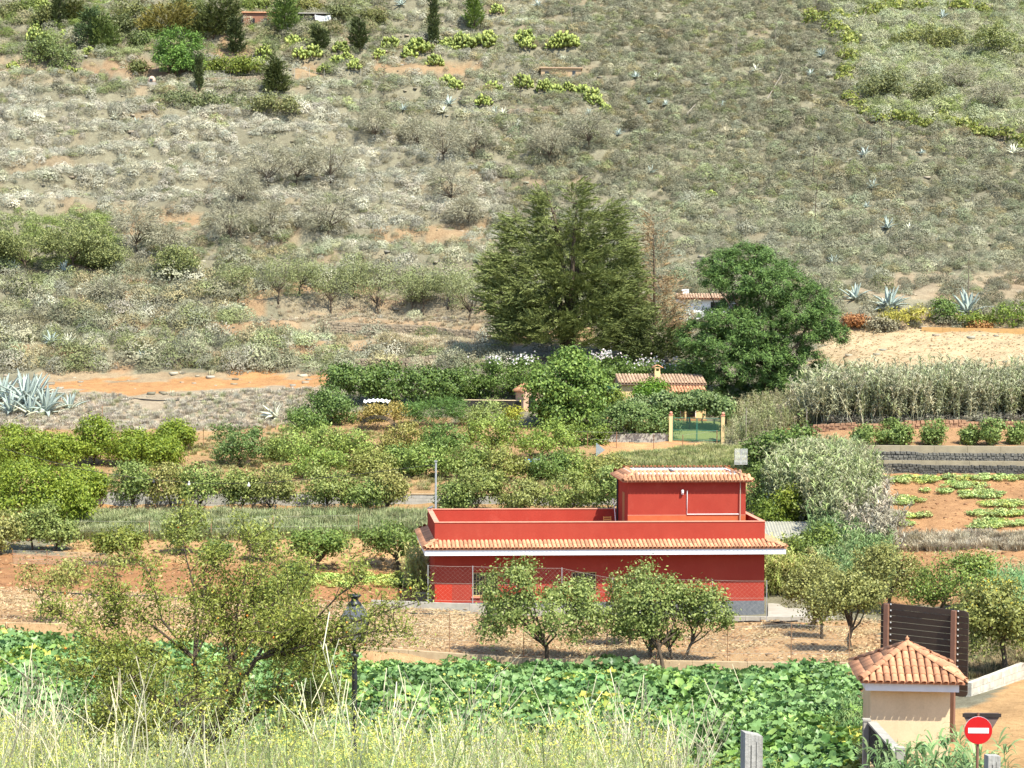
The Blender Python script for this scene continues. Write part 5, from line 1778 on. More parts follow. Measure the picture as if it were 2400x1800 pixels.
# ---- orchard and garden trees, read off the photograph
# (foot u, v), crown lobes [(u, v, half width, half height)], leaf kind, name, label, options
PEAR_G = None
T = [
 ((1286, 1560), [(1275, 1440, 120, 62), (1195, 1385, 62, 62), (1375, 1455, 55, 62), (1215, 1345, 42, 36), (1150, 1470, 40, 30), (1330, 1400, 55, 40)], 'pear', 'pear_tree', 'broad leafy pear tree in the dry field hiding a window of the red house', dict(ncl=210, npl=42, fork=1.15, nl=13, r0=.12, twigs=1)),
 ((1555, 1568), [(1520, 1430, 72, 68), (1560, 1380, 45, 35), (1480, 1470, 40, 36), (1560, 1480, 42, 36)], 'pear', 'pear_tree', 'pear tree with several crooked trunks before the grey plinth', dict(ncl=140, npl=42, fork=1.1, nl=9, r0=.10, trunks=3)),
 ((1592, 1562), [(1655, 1425, 52, 55), (1690, 1450, 28, 32), (1620, 1400, 36, 32)], 'pear', 'pear_tree', 'slender pear tree leaning towards the drive', dict(ncl=85, npl=40, fork=1.2, nl=7, r0=.075, lean=.35)),
 ((1478, 1515), [(1462, 1400, 38, 62), (1445, 1450, 30, 45), (1500, 1360, 30, 34)], 'pear', 'pear_tree', 'narrow upright pear tree between the two larger ones', dict(ncl=80, npl=36, fork=1.0, nl=7, r0=.08)),
 ((1898, 1476), [(1895, 1365, 52, 45), (1870, 1390, 34, 34), (1925, 1340, 36, 32)], 'pear2', 'pear_tree', 'pear tree with a thick leaning trunk at the end of the drive', dict(ncl=100, npl=38, fork=1.2, nl=8, r0=.13, lean=.4)),
 ((1926, 1498), [(1935, 1400, 40, 42), (1915, 1430, 30, 34)], 'pear2', 'pear_tree', 'small pear tree with ivy on its trunk beside the drive', dict(ncl=60, npl=38, fork=.9, nl=6, r0=.08)),
 ((1993, 1528), [(1985, 1390, 60, 46), (2030, 1400, 36, 36), (1950, 1420, 36, 34)], 'pear2', 'pear_tree', 'pear tree with a forked dark trunk left of the billboard', dict(ncl=110, npl=38, fork=1.3, nl=9, r0=.11)),
 ((2085, 1440), [(2095, 1345, 66, 56), (2050, 1320, 44, 40), (2140, 1370, 40, 40)], 'pear2', 'pear_tree', 'dark pear tree rising behind the top corner of the billboard', dict(ncl=120, npl=38, fork=1.3, nl=8, r0=.11)),
 ((2205, 1440), [(2230, 1352, 74, 50), (2290, 1335, 46, 36), (2180, 1390, 46, 36)], 'hedge', 'fruit_tree', 'dark green fruit tree behind the billboard', dict(ncl=130, npl=38, fork=1.1, nl=8, r0=.12, tint=(1.5, 1.35, 1.2))),
 ((2352, 1590), [(2330, 1420, 75, 62), (2380, 1470, 52, 60), (2290, 1450, 44, 46), (2300, 1500, 40, 40)], 'pear2', 'quince_tree', 'fruit tree with tiny yellow fruit and a crooked trunk behind the white wall', dict(ncl=170, npl=36, fork=2.0, nl=11, r0=.11, lean=.2, twigs=1, tint=(.85, .9, .8))),
 ((935, 1342), [(925, 1262, 58, 30), (890, 1275, 30, 26), (960, 1285, 30, 24)], 'peach', 'peach_tree', 'small dark-trunked peach tree just left of the red house', dict(ncl=95, npl=34, fork=1.0, nl=7, r0=.13, tint=(.95, .92, 1.0))),
 ((745, 1335), [(745, 1275, 58, 36), (790, 1270, 30, 26), (705, 1280, 30, 26)], 'peach', 'peach_tree', 'bright green bushy peach tree on ochre soil', dict(ncl=110, npl=36, fork=.5, nl=7, r0=.11)),
 ((652, 1440), [(672, 1375, 64, 42), (630, 1395, 40, 32), (700, 1345, 36, 32)], 'hedge', 'fruit_tree', 'dark bushy fruit tree half hidden by the near plum branches', dict(ncl=110, npl=36, fork=.6, nl=7, r0=.1, tint=(1.5, 1.3, 1.2))),
 ((292, 1325), [(285, 1268, 48, 32), (250, 1280, 28, 24)], 'citrus', 'lemon_tree', 'round lemon tree with a short trunk on red soil', dict(ncl=80, npl=36, fork=.6, nl=6, r0=.09, tint=(.9, .8, 1.2))),
 ((130, 1292), [(130, 1245, 40, 32), (160, 1255, 24, 24)], 'pear', 'fruit_tree', 'small grey-green fruit tree at the left above the shade net', dict(ncl=70, npl=34, fork=.8, nl=6, r0=.07)),
 ((75, 1290), [(65, 1235, 45, 38), (95, 1215, 30, 28)], 'pear', 'fruit_tree', 'grey-green fruit tree under the bright citrus at the left edge', dict(ncl=80, npl=34, fork=.8, nl=6, r0=.07)),
 ((5, 1300), [(0, 1240, 50, 44)], 'pear2', 'fruit_tree', 'brownish fruit tree cut by the left edge of the picture', dict(ncl=70, npl=34, fork=.8, nl=6, r0=.07)),
 ((505, 1312), [(505, 1293, 38, 18)], 'peach', 'bush', 'low round green bush on the ochre strip', dict(ncl=45, npl=34, fork=.25, nl=5, r0=.05, tint=(.85, .85, 1.1))),
 ((620, 1318), [(615, 1275, 34, 32), (600, 1250, 20, 20)], 'pear', 'fruit_tree', 'thin young fruit tree right of the low bush', dict(ncl=50, npl=30, fork=.6, nl=6, r0=.05)),
 ((420, 1300), [(430, 1245, 44, 46), (460, 1215, 26, 28), (395, 1230, 24, 24)], 'pear', 'fruit_tree', 'loose upright fruit tree standing in the grass strip', dict(ncl=70, npl=30, fork=.9, nl=7, r0=.06)),
 ((93, 1462), [(110, 1360, 62, 36), (60, 1345, 36, 26), (160, 1345, 34, 28)], 'pear2', 'sapling', 'bare-stemmed sapling with a thin crown in the straw field', dict(ncl=42, npl=22, fork=1.3, nl=8, r0=.05, tint=(1, .95, .85))),
 ((265, 1352), [(262, 1320, 22, 18)], 'pear2', 'sapling', 'tiny forked sapling on red soil under the lemon tree', dict(ncl=14, npl=20, fork=.4, nl=5, r0=.03)),
 ((180, 1370), [(175, 1335, 36, 22)], 'pear2', 'sapling', 'thin brown sapling among others in front of the shade net', dict(ncl=24, npl=20, fork=.5, nl=5, r0=.03)),
]
# row of trees before the grey wall (foot v about 1205), left to right
wallrow = [(310, 1140, 48, 52), (400, 1140, 46, 52), (468, 1140, 44, 50), (570, 1150, 36, 44), (632, 1148, 56, 54), (765, 1150, 52, 52), (860, 1165, 50, 44), (905, 1150, 42, 48),
           (1062, 1172, 36, 30), (1115, 1150, 54, 52), (1225, 1168, 50, 36), (1335, 1160, 58, 46), (1425, 1150, 46, 46)]
for k, (u, v, ru, rv) in enumerate(wallrow):
    nth = ['first', 'second', 'third', 'fourth', 'fifth', 'sixth', 'seventh', 'eighth', 'ninth', 'tenth', 'eleventh', 'twelfth', 'thirteenth'][k]
    T.append(((u + 2, 1204), [(u, v - 14, ru * 1.05, rv * .78), (u - ru * .5, v + 10, ru * .6, rv * .5), (u + ru * .5, v + 2, ru * .55, rv * .6)], 'pear2' if k % 3 == 1 else 'pear', 'pear_tree', 'brownish pear tree, %s from the left in the row before the grey wall' % nth,
              dict(ncl=100, npl=34, fork=.5, nl=7, r0=.07, group='pear trees along the grey wall', d=130.8, tint=(.95 + .1 * (k % 2), 1, .95))))
# upper orchard
up_orch = [
 (560, 1095, 560, 1045, 52, 50, 'peach', 'green orchard tree standing alone below the stubble slope', (.75, .8, 1.0)),
 (715, 1105, 700, 1040, 55, 50, 'pear', 'pale orchard tree below the ivy-covered bank', (1.05, 1.1, .9)),
 (740, 1120, 745, 1085, 58, 44, 'pear', 'leafy orchard tree left of the hose coil', (1.0, 1.1, .8)),
 (820, 1090, 822, 1045, 46, 42, 'pear', 'orchard tree right under the hose coil', (1.05, 1.1, .85)),
 (870, 1120, 875, 1090, 50, 40, 'pear2', 'orchard tree in the middle of the second row', (1, 1.05, .9)),
 (960, 1075, 955, 1035, 58, 42, 'pear2', 'rust-tinged orchard tree right of the hose coil', (1.05, .95, .8)),
 (1000, 1120, 1000, 1080, 46, 44, 'pear', 'orchard tree just left of the slim grey pole', (1, 1.1, .9)),
 (1035, 1090, 1040, 1035, 44, 38, 'peach', 'orchard tree behind the top of the grey pole', (.9, .95, 1.0)),
 (1090, 1120, 1090, 1085, 50, 44, 'pear', 'orchard tree right of the grey pole', (.95, 1.0, .85)),
 (1150, 1075, 1150, 1015, 60, 52, 'pear', 'tall pale orchard tree below the dark garden wall', (1.1, 1.15, .85)),
 (1180, 1130, 1180, 1095, 52, 44, 'pear2', 'orchard tree below the blue barrel', (.95, 1.0, .8)),
 (1270, 1080, 1285, 1030, 60, 44, 'pear', 'orchard tree under the big round tree', (1.05, 1.15, .8)),
 (1290, 1130, 1290, 1100, 46, 36, 'peach', 'dark green bush below the two barrels', (.8, .85, .9)),
 (1350, 1130, 1345, 1100, 54, 44, 'pear', 'orchard tree left of the leaning blue sheets', (1.05, 1.1, .85)),
 (1420, 1140, 1425, 1110, 50, 40, 'pear2', 'orchard tree against the rooftop room', (1, 1.0, .85)),
 (1395, 1040, 1375, 1040, 36, 44, 'citrus', 'bright creeper bush beside the leaning blue sheets', (.75, .8, 1.1)),
 (930, 1110, 935, 1085, 40, 32, 'hedge', 'dark bush in the middle of the orchard', (1.4, 1.3, 1.3)),
 (660, 1080, 655, 1060, 30, 26, 'pear', 'small orchard tree beside the lone green one', (1, 1, .9)),
]
for k, (ub, vb, u, v, ru, rv, kd, lb, tn) in enumerate(up_orch):
    T.append(((ub, vb), [(u, v - 6, ru * 1.1, rv * .85), (u - ru * .55, v + rv * .25, ru * .62, rv * .6), (u + ru * .55, v + rv * .15, ru * .62, rv * .65)], kd, 'orchard_tree', lb, dict(ncl=105, npl=34, fork=.6, nl=7, r0=.07, group='trees of the upper orchard', tint=tn)))
# citrus at the left edge
cit = [(40, 1090, 40, 1050, 70, 50), (140, 1100, 130, 1045, 62, 52), (220, 1090, 220, 1040, 66, 50), (305, 1090, 310, 1045, 60, 50), (370, 1095, 375, 1060, 52, 40), (400, 1060, 410, 1030, 44, 30),
       (50, 1250, 50, 1160, 85, 72), (150, 1240, 140, 1165, 80, 70), (195, 1170, 205, 1130, 60, 48), (-20, 1200, -20, 1130, 70, 70)]
clab = ['citrus tree at the left end of the upper bright row', 'second bright citrus tree of the upper row', 'third bright citrus tree of the upper row', 'fourth bright citrus tree of the upper row', 'citrus tree closing the upper bright row on the right', 'small pale citrus tree behind the end of the bright row',
        'huge bright green citrus tree low at the left edge', 'huge bright citrus tree beside the one at the left edge', 'bright citrus tree linking the upper row and the low pair', 'citrus tree partly beyond the left edge']
for k, (ub, vb, u, v, ru, rv) in enumerate(cit):
    rv *= [1.1, .8, 1.15, .9, 1.0, 1.2, 1.15, 1.05, .9, 1.1][k]
    v -= [4, -8, 8, -2, 0, 10, 8, 0, -4, 0][k]
    ru *= [1, .82, .95, .85, .9, .9, 1.05, .95, .8, 1][k]
    T.append(((ub, vb), [(u, v, ru, rv * .85), (u - ru * .5, v + rv * .25, ru * .6, rv * .6), (u + ru * .5, v + rv * .2, ru * .6, rv * .65), (u + ru * .1, v - rv * .45, ru * .6, rv * .45)], 'citrus', 'citrus_tree', clab[k], dict(ncl=170, npl=40, fork=.5, nl=7, r0=.09, group='bright citrus trees at the left', tint=(1, 1, 1))))
# garden round the yellow house, right side
T += [
 ((1335, 1000), [(1335, 905, 82, 72), (1290, 940, 52, 55), (1385, 930, 50, 60), (1345, 860, 50, 38), (1330, 975, 78, 32)], 'fig', 'broadleaf_tree', 'big round dense green tree left of the yellow cottage', dict(ncl=330, npl=44, clr=.3, L=.24, Wd=.15, fork=1.2, nl=8, r0=.18, shell=.7, lowcut=-.95)),
 ((1527, 945), [(1525, 912, 34, 24), (1515, 930, 28, 20)], 'citrus', 'garden_tree', 'small bright green tree against the cottage front', dict(ncl=80, npl=36, fork=.6, nl=5, r0=.06, tint=(.6, .85, .7), d=157.0)),
 ((1490, 1020), [(1440, 990, 46, 34), (1500, 985, 46, 38), (1545, 995, 34, 34), (1470, 965, 40, 26)], 'vine', 'hedge', 'dense leafy hedge between the round tree and the gate', dict(ncl=260, npl=38, fork=.4, nl=6, r0=.05, shell=.6, lowcut=-1, d=153.0, L=.16, Wd=.11, tint=(.9, .95, .8))),
 ((1510, 990), [(1500, 950, 34, 22), (1535, 958, 24, 20)], 'vine', 'shrub', 'silvery shrub in front of the cottage wall', dict(ncl=60, npl=34, fork=.3, nl=5, r0=.04, d=156.0, tint=(1.3, 1.25, 1.5))),
 ((1420, 960), [(1450, 935, 20, 22), (1420, 950, 26, 26)], 'citrus', 'shrub', 'yellow-green climber at the cottage side wing', dict(ncl=50, npl=30, fork=.5, nl=5, r0=.03, d=158.0, tint=(.95, .9, 1.2))),
 ((1210, 985), [(1120, 890, 46, 40), (1180, 885, 60, 40), (1240, 878, 56, 36), (1100, 905, 36, 30)], 'peach', 'oleander_hedge', 'flowering oleander hedge left of the round tree', dict(ncl=240, npl=40, fork=.6, nl=9, r0=.05, shell=.6, d=166.0, lowcut=-1, along=.3, L=.22, Wd=.09, tint=(.75, .8, .8))),
 ((1410, 930), [(1420, 858, 46, 34), (1390, 880, 44, 34), (1465, 875, 40, 30), (1440, 895, 40, 34)], 'peach', 'oleander_hedge', 'flowering oleander bush behind the round tree', dict(ncl=200, npl=40, fork=.6, nl=9, r0=.05, shell=.6, d=168.0, lowcut=-1, along=.3, L=.22, Wd=.09, tint=(.75, .8, .8))),
 ((1570, 900), [(1520, 866, 44, 18), (1590, 868, 52, 18), (1640, 872, 40, 20)], 'peach', 'oleander_hedge', 'low oleander hedge behind the cottage roof', dict(ncl=130, npl=40, fork=.4, nl=7, r0=.04, shell=.6, d=168.0, lowcut=-1, along=.3, L=.22, Wd=.09, tint=(.8, .85, .8))),
 ((900, 985), [(790, 885, 40, 30), (850, 893, 50, 34), (920, 900, 52, 38), (990, 900, 52, 38), (1050, 905, 42, 36)], 'hedge', 'hedge', 'long dark clipped hedge above the garden', dict(ncl=380, npl=42, clr=.26, L=.2, Wd=.13, fork=.5, nl=8, r0=.06, shell=.72, d=164.0, lowcut=-1)),
 ((770, 1010), [(765, 935, 40, 30), (740, 970, 46, 34), (790, 965, 46, 40), (720, 995, 30, 24), (700, 985, 24, 22)], 'vine', 'ivy_bank', 'ivy-covered bank descending left of the hose coil', dict(ncl=230, npl=38, fork=.3, nl=6, r0=.04, shell=.65, d=158.0, lowcut=-1, tint=(.75, .85, .6))),
 ((730, 1010), [(720, 990, 34, 24), (745, 1000, 24, 18)], 'hedge', 'shrub', 'dark rounded shrub at the foot of the ivy bank', dict(ncl=70, npl=36, fork=.3, nl=5, r0=.04, d=155.0, tint=(1.1, 1.1, 1.0))),
 ((1020, 1000), [(1010, 965, 56, 26), (1050, 960, 40, 26), (965, 965, 30, 22)], 'vine', 'rosemary_bush', 'spiky blue-green bush below the dark hedge', dict(ncl=110, npl=40, fork=.3, nl=5, r0=.04, d=157.0, out=.2, along=1.6, L=.3, Wd=.04, tint=(.7, .9, .6))),
 ((885, 985), [(910, 965, 42, 22), (870, 975, 30, 18)], 'pear2', 'shrub', 'brown-leaved shrub above the hose coil', dict(ncl=60, npl=34, fork=.3, nl=5, r0=.04, d=156.0, tint=(1.1, .85, .7))),
 ((1130, 1000), [(1150, 970, 46, 30), (1110, 980, 36, 24)], 'pear', 'shrub', 'olive-green shrub in front of the dark garden wall', dict(ncl=80, npl=34, fork=.4, nl=5, r0=.05, d=158.0)),
 ((1203, 985), [(1202, 972, 14, 14)], 'yel', 'shrub', 'small yellow-green bush near the tool shed', dict(ncl=24, npl=30, fork=.2, nl=4, r0=.03, d=156.0, tint=(1, 1.1, .8))),
 ((1860, 1120), [(1840, 1040, 52, 40), (1790, 1065, 40, 40), (1875, 1025, 30, 30), (1800, 1095, 40, 30)], 'fig', 'fig_bush', 'dark leafy fig bush above the rooftop antenna', dict(ncl=170, npl=38, fork=.6, nl=7, r0=.07, shell=.6, lowcut=-1, L=.2, Wd=.14, d=140.0, tint=(.75, .75, .8))),
 ((1890, 1250), [(1890, 1190, 56, 44), (1850, 1170, 40, 34), (1920, 1215, 36, 34)], 'citrus', 'mulberry_bush', 'bright yellow-green bush left of the tall dry canes', dict(ncl=150, npl=38, fork=.5, nl=7, r0=.07, shell=.6, lowcut=-1, L=.19, Wd=.13, d=129.0, tint=(.9, .85, .9))),
 ((1810, 1240), [(1800, 1215, 34, 26), (1840, 1235, 30, 22), (1790, 1190, 22, 20)], 'citrus', 'creeper', 'leafy creeper over the upper shed roof', dict(ncl=90, npl=34, fork=.3, nl=5, r0=.03, lowcut=-1, d=128.0, tint=(.7, .75, .9))),
 ((1905, 1330), [(1905, 1275, 56, 32), (1870, 1290, 34, 26), (1935, 1265, 30, 28)], 'hedge', 'shrub', 'dense dark green shrub at the right end of the house eave', dict(ncl=140, npl=38, fork=.4, nl=6, r0=.06, shell=.6, lowcut=-1, d=119.0, tint=(1.3, 1.15, 1.0))),
 ((1800, 1130), [(1790, 1150, 36, 50), (1770, 1180, 26, 36)], 'pear', 'shrub', 'tall olive shrub behind the rooftop antenna', dict(ncl=90, npl=34, fork=.5, nl=5, r0=.05, d=133.0, tint=(.8, .9, .8))),
]
# bed of small shrubs at the right
for u, v, ru, rv, lb in ((2025, 1044, 24, 26, 'small round shrub first in the row on the red soil bed'), (2085, 1044, 30, 32, 'larger shrub second in the row on the red soil bed'), (2118, 1043, 22, 24, 'shrub touching the larger one on the red soil bed'),
                         (2190, 1044, 34, 32, 'third clump in the row on the red soil bed'), (2275, 1043, 17, 24, 'narrow shrub right of the row centre on the red bed'), (2328, 1042, 30, 32, 'round shrub near the right end of the red bed'), (2384, 1042, 20, 26, 'last shrub of the row at the right edge')):
    T.append(((u, v), [(u, v - rv * 1.0, ru, rv * .9), (u - ru * .3, v - rv * .7, ru * .7, rv * .6)], 'pear', 'bed_shrub', lb, dict(ncl=75, npl=32, fork=.35, nl=6, r0=.04, group='small shrubs in a row on the red soil bed', clr=.16, tint=(.85, .95, .9), lowcut=-1)))
# almond trees on the terrace
for k, (ub, vb, u, v, ru, rv) in enumerate(((652, 712, 660, 640, 46, 44), (776, 734, 778, 665, 58, 48), (885, 742, 880, 668, 62, 54), (965, 735, 968, 680, 34, 40), (992, 738, 998, 670, 36, 50), (1050, 725, 1055, 655, 40, 50), (1098, 756, 1100, 668, 58, 62), (540, 690, 545, 645, 44, 36), (700, 690, 715, 640, 40, 40), (830, 700, 830, 640, 40, 44))):
    T.append(((ub, vb), [(u, v - rv * .2, ru, rv * .75), (u - ru * .5, v + rv * .2, ru * .5, rv * .5), (u + ru * .5, v + rv * .15, ru * .5, rv * .55)], 'almond', 'almond_tree',
              'airy almond tree, %s from the left on the terrace above the stone wall' % ['second', 'fourth', 'sixth', 'seventh', 'eighth', 'ninth', 'tenth', 'first', 'third', 'fifth'][k], dict(ncl=90, npl=26, fork=1.2, nl=10, r0=.085, clr=.3, L=.16, Wd=.07, twigs=1, group='almond trees on the terrace')))
# green trees at the far left of the slope
for k, (ub, vb, u, v, ru, rv) in enumerate(((60, 640, 55, 560, 70, 60), (170, 630, 185, 555, 72, 56), (230, 640, 235, 590, 45, 40), (430, 660, 420, 610, 40, 40), (-60, 640, -50, 570, 70, 55))):
    T.append(((ub, vb), [(u, v, ru, rv * .8), (u - ru * .5, v + rv * .35, ru * .6, rv * .5), (u + ru * .5, v + rv * .3, ru * .55, rv * .5)], 'scrubgreen', 'olive_tree',
              ['broad green bushy tree at the left edge of the slope', 'broad green bushy tree second from the left edge of the slope', 'smaller green bushy tree beside the broad pair on the slope', 'thin green tree between the broad pair and the almonds', 'green tree partly beyond the left edge of the slope'][k],
              dict(ncl=150, npl=34, fork=1.0, nl=9, r0=.12, clr=.4, L=.22, Wd=.11, group='green trees at the left of the slope')))
for (ub, vb), bl, kd, nm, lb, kw in T:
    kw = dict(kw)
    tree_like = 'tree' in nm or nm == 'sapling'
    plant_px(nm, lb, 'tree' if tree_like else ('hedge' if 'hedge' in nm else 'bush'), ub, vb, bl, LM[kd], bark=BARK, seed=sd(), **{**dict(clr=.24, L=.135 if vb > 1380 else .165, Wd=.08 if vb > 1380 else .1), **kw, 'ncl': int(kw.get('ncl', 60) * 1.15), 'npl': int(kw.get('npl', 34) * (1.45 if vb > 1380 else 1.1))})
def add_bits(root_label, name, m, n, size, lay, seed):
    """small coloured pieces (flowers, fruit) laid over a crown as one part"""
    root = next(o for o in COL.objects if o.get('label') == root_label)
    cr = next(c for c in root.children if c.name.startswith('crown'))
    r = np.random.default_rng(seed)
    V_ = np.zeros(len(cr.data.vertices) * 3, np.float32)
    cr.data.vertices.foreach_get('co', V_)
    V_ = V_.reshape(-1, 3)[::4]
    cen = V_.mean(0)
    sc_ = (V_[:, 2] - cen[2]) * lay + r.random(len(V_)) * 1.2 - V_[:, 1] * .25 * lay
    pick = V_[np.argsort(-sc_)[:n]] + np.array([0, -.12, .05])
    parts = [quads(pick + r.normal(size=pick.shape) * .02, unit(r.normal(size=pick.shape) + np.array([0, -1, .8])), rdir(len(pick), r), size, size, r) for _ in range(2)]
    Vv, Ff, Rv = join(parts)
    o = obj(name, mesh_np(name, Vv, Ff, m, Rv), root)
    o['kind'] = 'stuff'
for lb in ('flowering oleander hedge left of the round tree', 'flowering oleander bush behind the round tree', 'low oleander hedge behind the cottage roof'):
    add_bits(lb, 'flowers', LM['flower'], 110, .16, .8, sd())
add_bits('fruit tree with tiny yellow fruit and a crooked trunk behind the white wall', 'fruit', leafmat('quince_fruit', (.5, .38, .03), (.62, .5, .06), 0), 110, .06, .1, sd())

# pergola with vine over the porch
pg0 = P(1530, 985, 155.5)
pgz = float(zt(pg0[0], 155.5)) + .1
pgo = thing('pergola', 'vine-covered pergola in front of the cottage porch', 'pergola', (pg0[0], 155.5, pgz))
pzt = P(1600, 948, 155.5)[2] - pgz
for x in (.2, 2.8, 5.6):
    for y in (0, 2.0):
        MB().box((x - .06, y - .06, -.4), (x + .06, y + .06, pzt)).build('post', BARK, pgo)
for k in range(7):
    MB().box((k * .93 - .05, -.3, pzt + .1), (k * .93 + .05, 2.4, pzt + .18)).build('rafter', BARK, pgo)
for y in (0, 2.0):
    MB().box((-.2, y - .05, pzt), (5.9, y + .05, pzt + .1)).build('beam', BARK, pgo)
bl = []
for u, v, ru, rv in ((1560, 938, 34, 20), (1600, 942, 36, 20), (1640, 938, 36, 20), (1680, 945, 34, 20), (1570, 950, 28, 18), (1690, 958, 30, 20), (1650, 928, 30, 12)):
    c = P(u, v, 155.3) - np.array([pg0[0], 155.5, pgz])
    bl.append((c[0], c[1], c[2], ru * .0326, 1.1, rv * .0326))
plant('grape_vine', 'leafy grape vine spread over the pergola', 'vine', (pg0[0], 155.5, pgz), bl, LM['vine'], ncl=300, npl=34, clr=.2, L=.19, Wd=.15, bark=BARK, r0=.05, fork=1.4, nl=8, seed=sd(), lowcut=-1)

# ---- big conifers
def spray_tree(name, label, base, blobs, m, n, ln, L, Wd, seed, bark=BARK, r0=.25, H=None, up=.55, npl=26, group=None, tint=(1, 1, 1), stems=1, shell=.35, lat=.22, cat='tree', droop=.0, dist=None, sdroop=0.0, bare=0):
    """conifer: feathery sprays growing outward and up from the lobes"""
    r = np.random.default_rng(seed)
    root = thing(name, label, cat, base, group=group)
    B = np.array(blobs, float)
    wg = B[:, 3] * B[:, 5]
    k = r.choice(len(B), n, p=wg / wg.sum())
    d = rdir(n, r)
    rad = shell + (1 - shell) * r.random(n) ** .55
    o_ = B[k, :3] + d * rad[:, None] * B[k, 3:6]
    keep = o_[:, 2] > .15
    o_, d, k = o_[keep], d[keep], k[keep]
    axis = o_ - np.array([B[k, 0] * .4, B[k, 1] * .4, o_[:, 2]]).T
    dr = unit(unit(axis) * .9 + np.array([0, 0, up]) + r.normal(size=o_.shape) * .3)
    ll = ln * (.5 + .8 * r.random(len(o_)))
    f = r.random((len(o_), npl))
    lat_ = r.normal(size=(len(o_), npl, 3)) * (lat * ll[:, None, None]) * (1.05 - f[..., None])
    lat_[..., 2] *= .5
    c = o_[:, None] + dr[:, None] * (f * ll[:, None])[..., None] + lat_
    c[..., 2] -= sdroop * (f * ll[:, None]) ** 2
    t_ = unit(dr[:, None] + lat_ / np.maximum(ll[:, None, None], .01) * 1.6 + r.normal(size=c.shape) * .15)
    nr = unit(rdir(c.shape[0] * npl, r).reshape(c.shape) * .8 + d[:, None] * .5 + np.array([0, 0, .45]))
    c, t_, nr = c.reshape(-1, 3), t_.reshape(-1, 3), nr.reshape(-1, 3)
    nr = unit(nr - t_ * (nr * t_).sum(1, keepdims=True))
    Ls = L * (.6 + .8 * r.random(len(c)))
    Vv, Ff, Rv = quads(c, nr, t_, Ls, Wd, r)
    Rv = np.clip(Rv * .7 + np.repeat(np.repeat(r.random(len(o_)), npl) * .3, 4), 0, 1)
    top = B[:, 2].max() + B[B[:, 2].argmax(), 5] * .8
    for s in range(stems):
        ang = s * 2.4
        ox, oy = (0, 0) if stems == 1 else (math.cos(ang) * B[:, 3].max() * .35, math.sin(ang) * .8)
        j = s % len(B)
        tx = B[j, 0] if stems > 1 else B[B[:, 2].argmax(), 0]
        mb = MB()
        mb.tube([(ox * .3, oy * .3, -.3), (ox * .6 + tx * .3, oy, top * .35), (ox * .5 + tx * .6, oy, top * .7), (tx, 0, top * (.98 if s == 0 else .85))], [r0, r0 * .75, r0 * .45, r0 * .08], 6)
        for b in range(14 + bare):
            h = top * r.uniform(.12, .9)
            a = r.random() * 6.28
            rl = B[:, 3].mean() * r.uniform(.5, 1.0) * (1 - .5 * h / top)
            st = np.array([ox * .5 + tx * h / top, oy, h])
            en = st + np.array([math.cos(a) * rl, math.sin(a) * rl, rl * .3])
            mb.tube([st, (st + en) / 2 + np.array([0, 0, -.05 * rl]), en], [r0 * .22, r0 * .13, r0 * .03], 4, False)
        mb.build('trunk', bark, root, True)
    o2 = obj('crown', mesh_np(name + '_crown', Vv, Ff, m, Rv), root)
    o2.color = (*tint, 1)
    return root

def blobs_px(base, d, lst):
    s = d / F
    out_ = []
    for bb in lst:
        c = P(bb[0], bb[1], d + (bb[4] if len(bb) > 4 else 0)) - base
        out_.append((c[0], c[1], c[2], bb[2] * s, bb[2] * s * .85, bb[3] * s))
    return out_
def conifer_px(name, label, ub, vb, lst, m, d=None, **kw):
    if d is None:
        base = G(ub, vb)
    else:
        q = P(ub, vb, d)
        base = np.array([q[0], d, float(zt(q[0], d))])
    return spray_tree(name, label, base, blobs_px(base, base[1], lst), m, seed=sd(), **kw)
conifer_px('monterey_cypress', 'huge spreading dark cypress above the garden, tallest tree in view', 1330, 850,
           [(1278, 490, 16, 42), (1300, 560, 44, 46), (1352, 465, 13, 46), (1362, 540, 36, 50), (1428, 515, 18, 42), (1432, 590, 44, 46), (1218, 545, 30, 38), (1235, 610, 54, 42), (1178, 640, 36, 42, -1), (1195, 705, 54, 44, -1), (1270, 675, 58, 44, -2), (1345, 635, 56, 46, -1), (1395, 690, 54, 48, -2), (1455, 660, 40, 50), (1465, 740, 46, 48, -1),
            (1220, 770, 50, 40, -1), (1290, 765, 58, 40, -2.5), (1375, 775, 58, 42, -2.5), (1440, 795, 44, 34, -1), (1330, 715, 70, 55, 1.5), (1420, 720, 50, 55, 1.5), (1260, 730, 66, 55, 1.5), (1330, 600, 60, 55, 2)],
           LM['cypress'], d=175.0, n=3500, ln=1.6, L=.30, Wd=.065, r0=.35, stems=4, npl=54, up=.28, shell=.70, lat=.16, sdroop=.06)
conifer_px('dead_cypress', 'half-dead brown conifer at the edge of the big dark cypress', 1535, 830, [(1535, 640, 30, 100), (1550, 730, 52, 85), (1530, 545, 12, 60), (1570, 780, 40, 50)], LM['deadcon'], d=176.5, n=420, ln=1.3, L=.32, Wd=.05, r0=.16, npl=18, up=.4, shell=.2, bare=24)
conifer_px('monterey_cypress', 'low dark cypress skirt at the right foot of the huge one', 1560, 850, [(1500, 800, 70, 50), (1560, 810, 50, 40)], LM['dark'], d=174.0, n=320, ln=1.2, L=.36, Wd=.09, r0=.14, npl=26, up=.4, tint=(1.2, 1.2, 1.1))
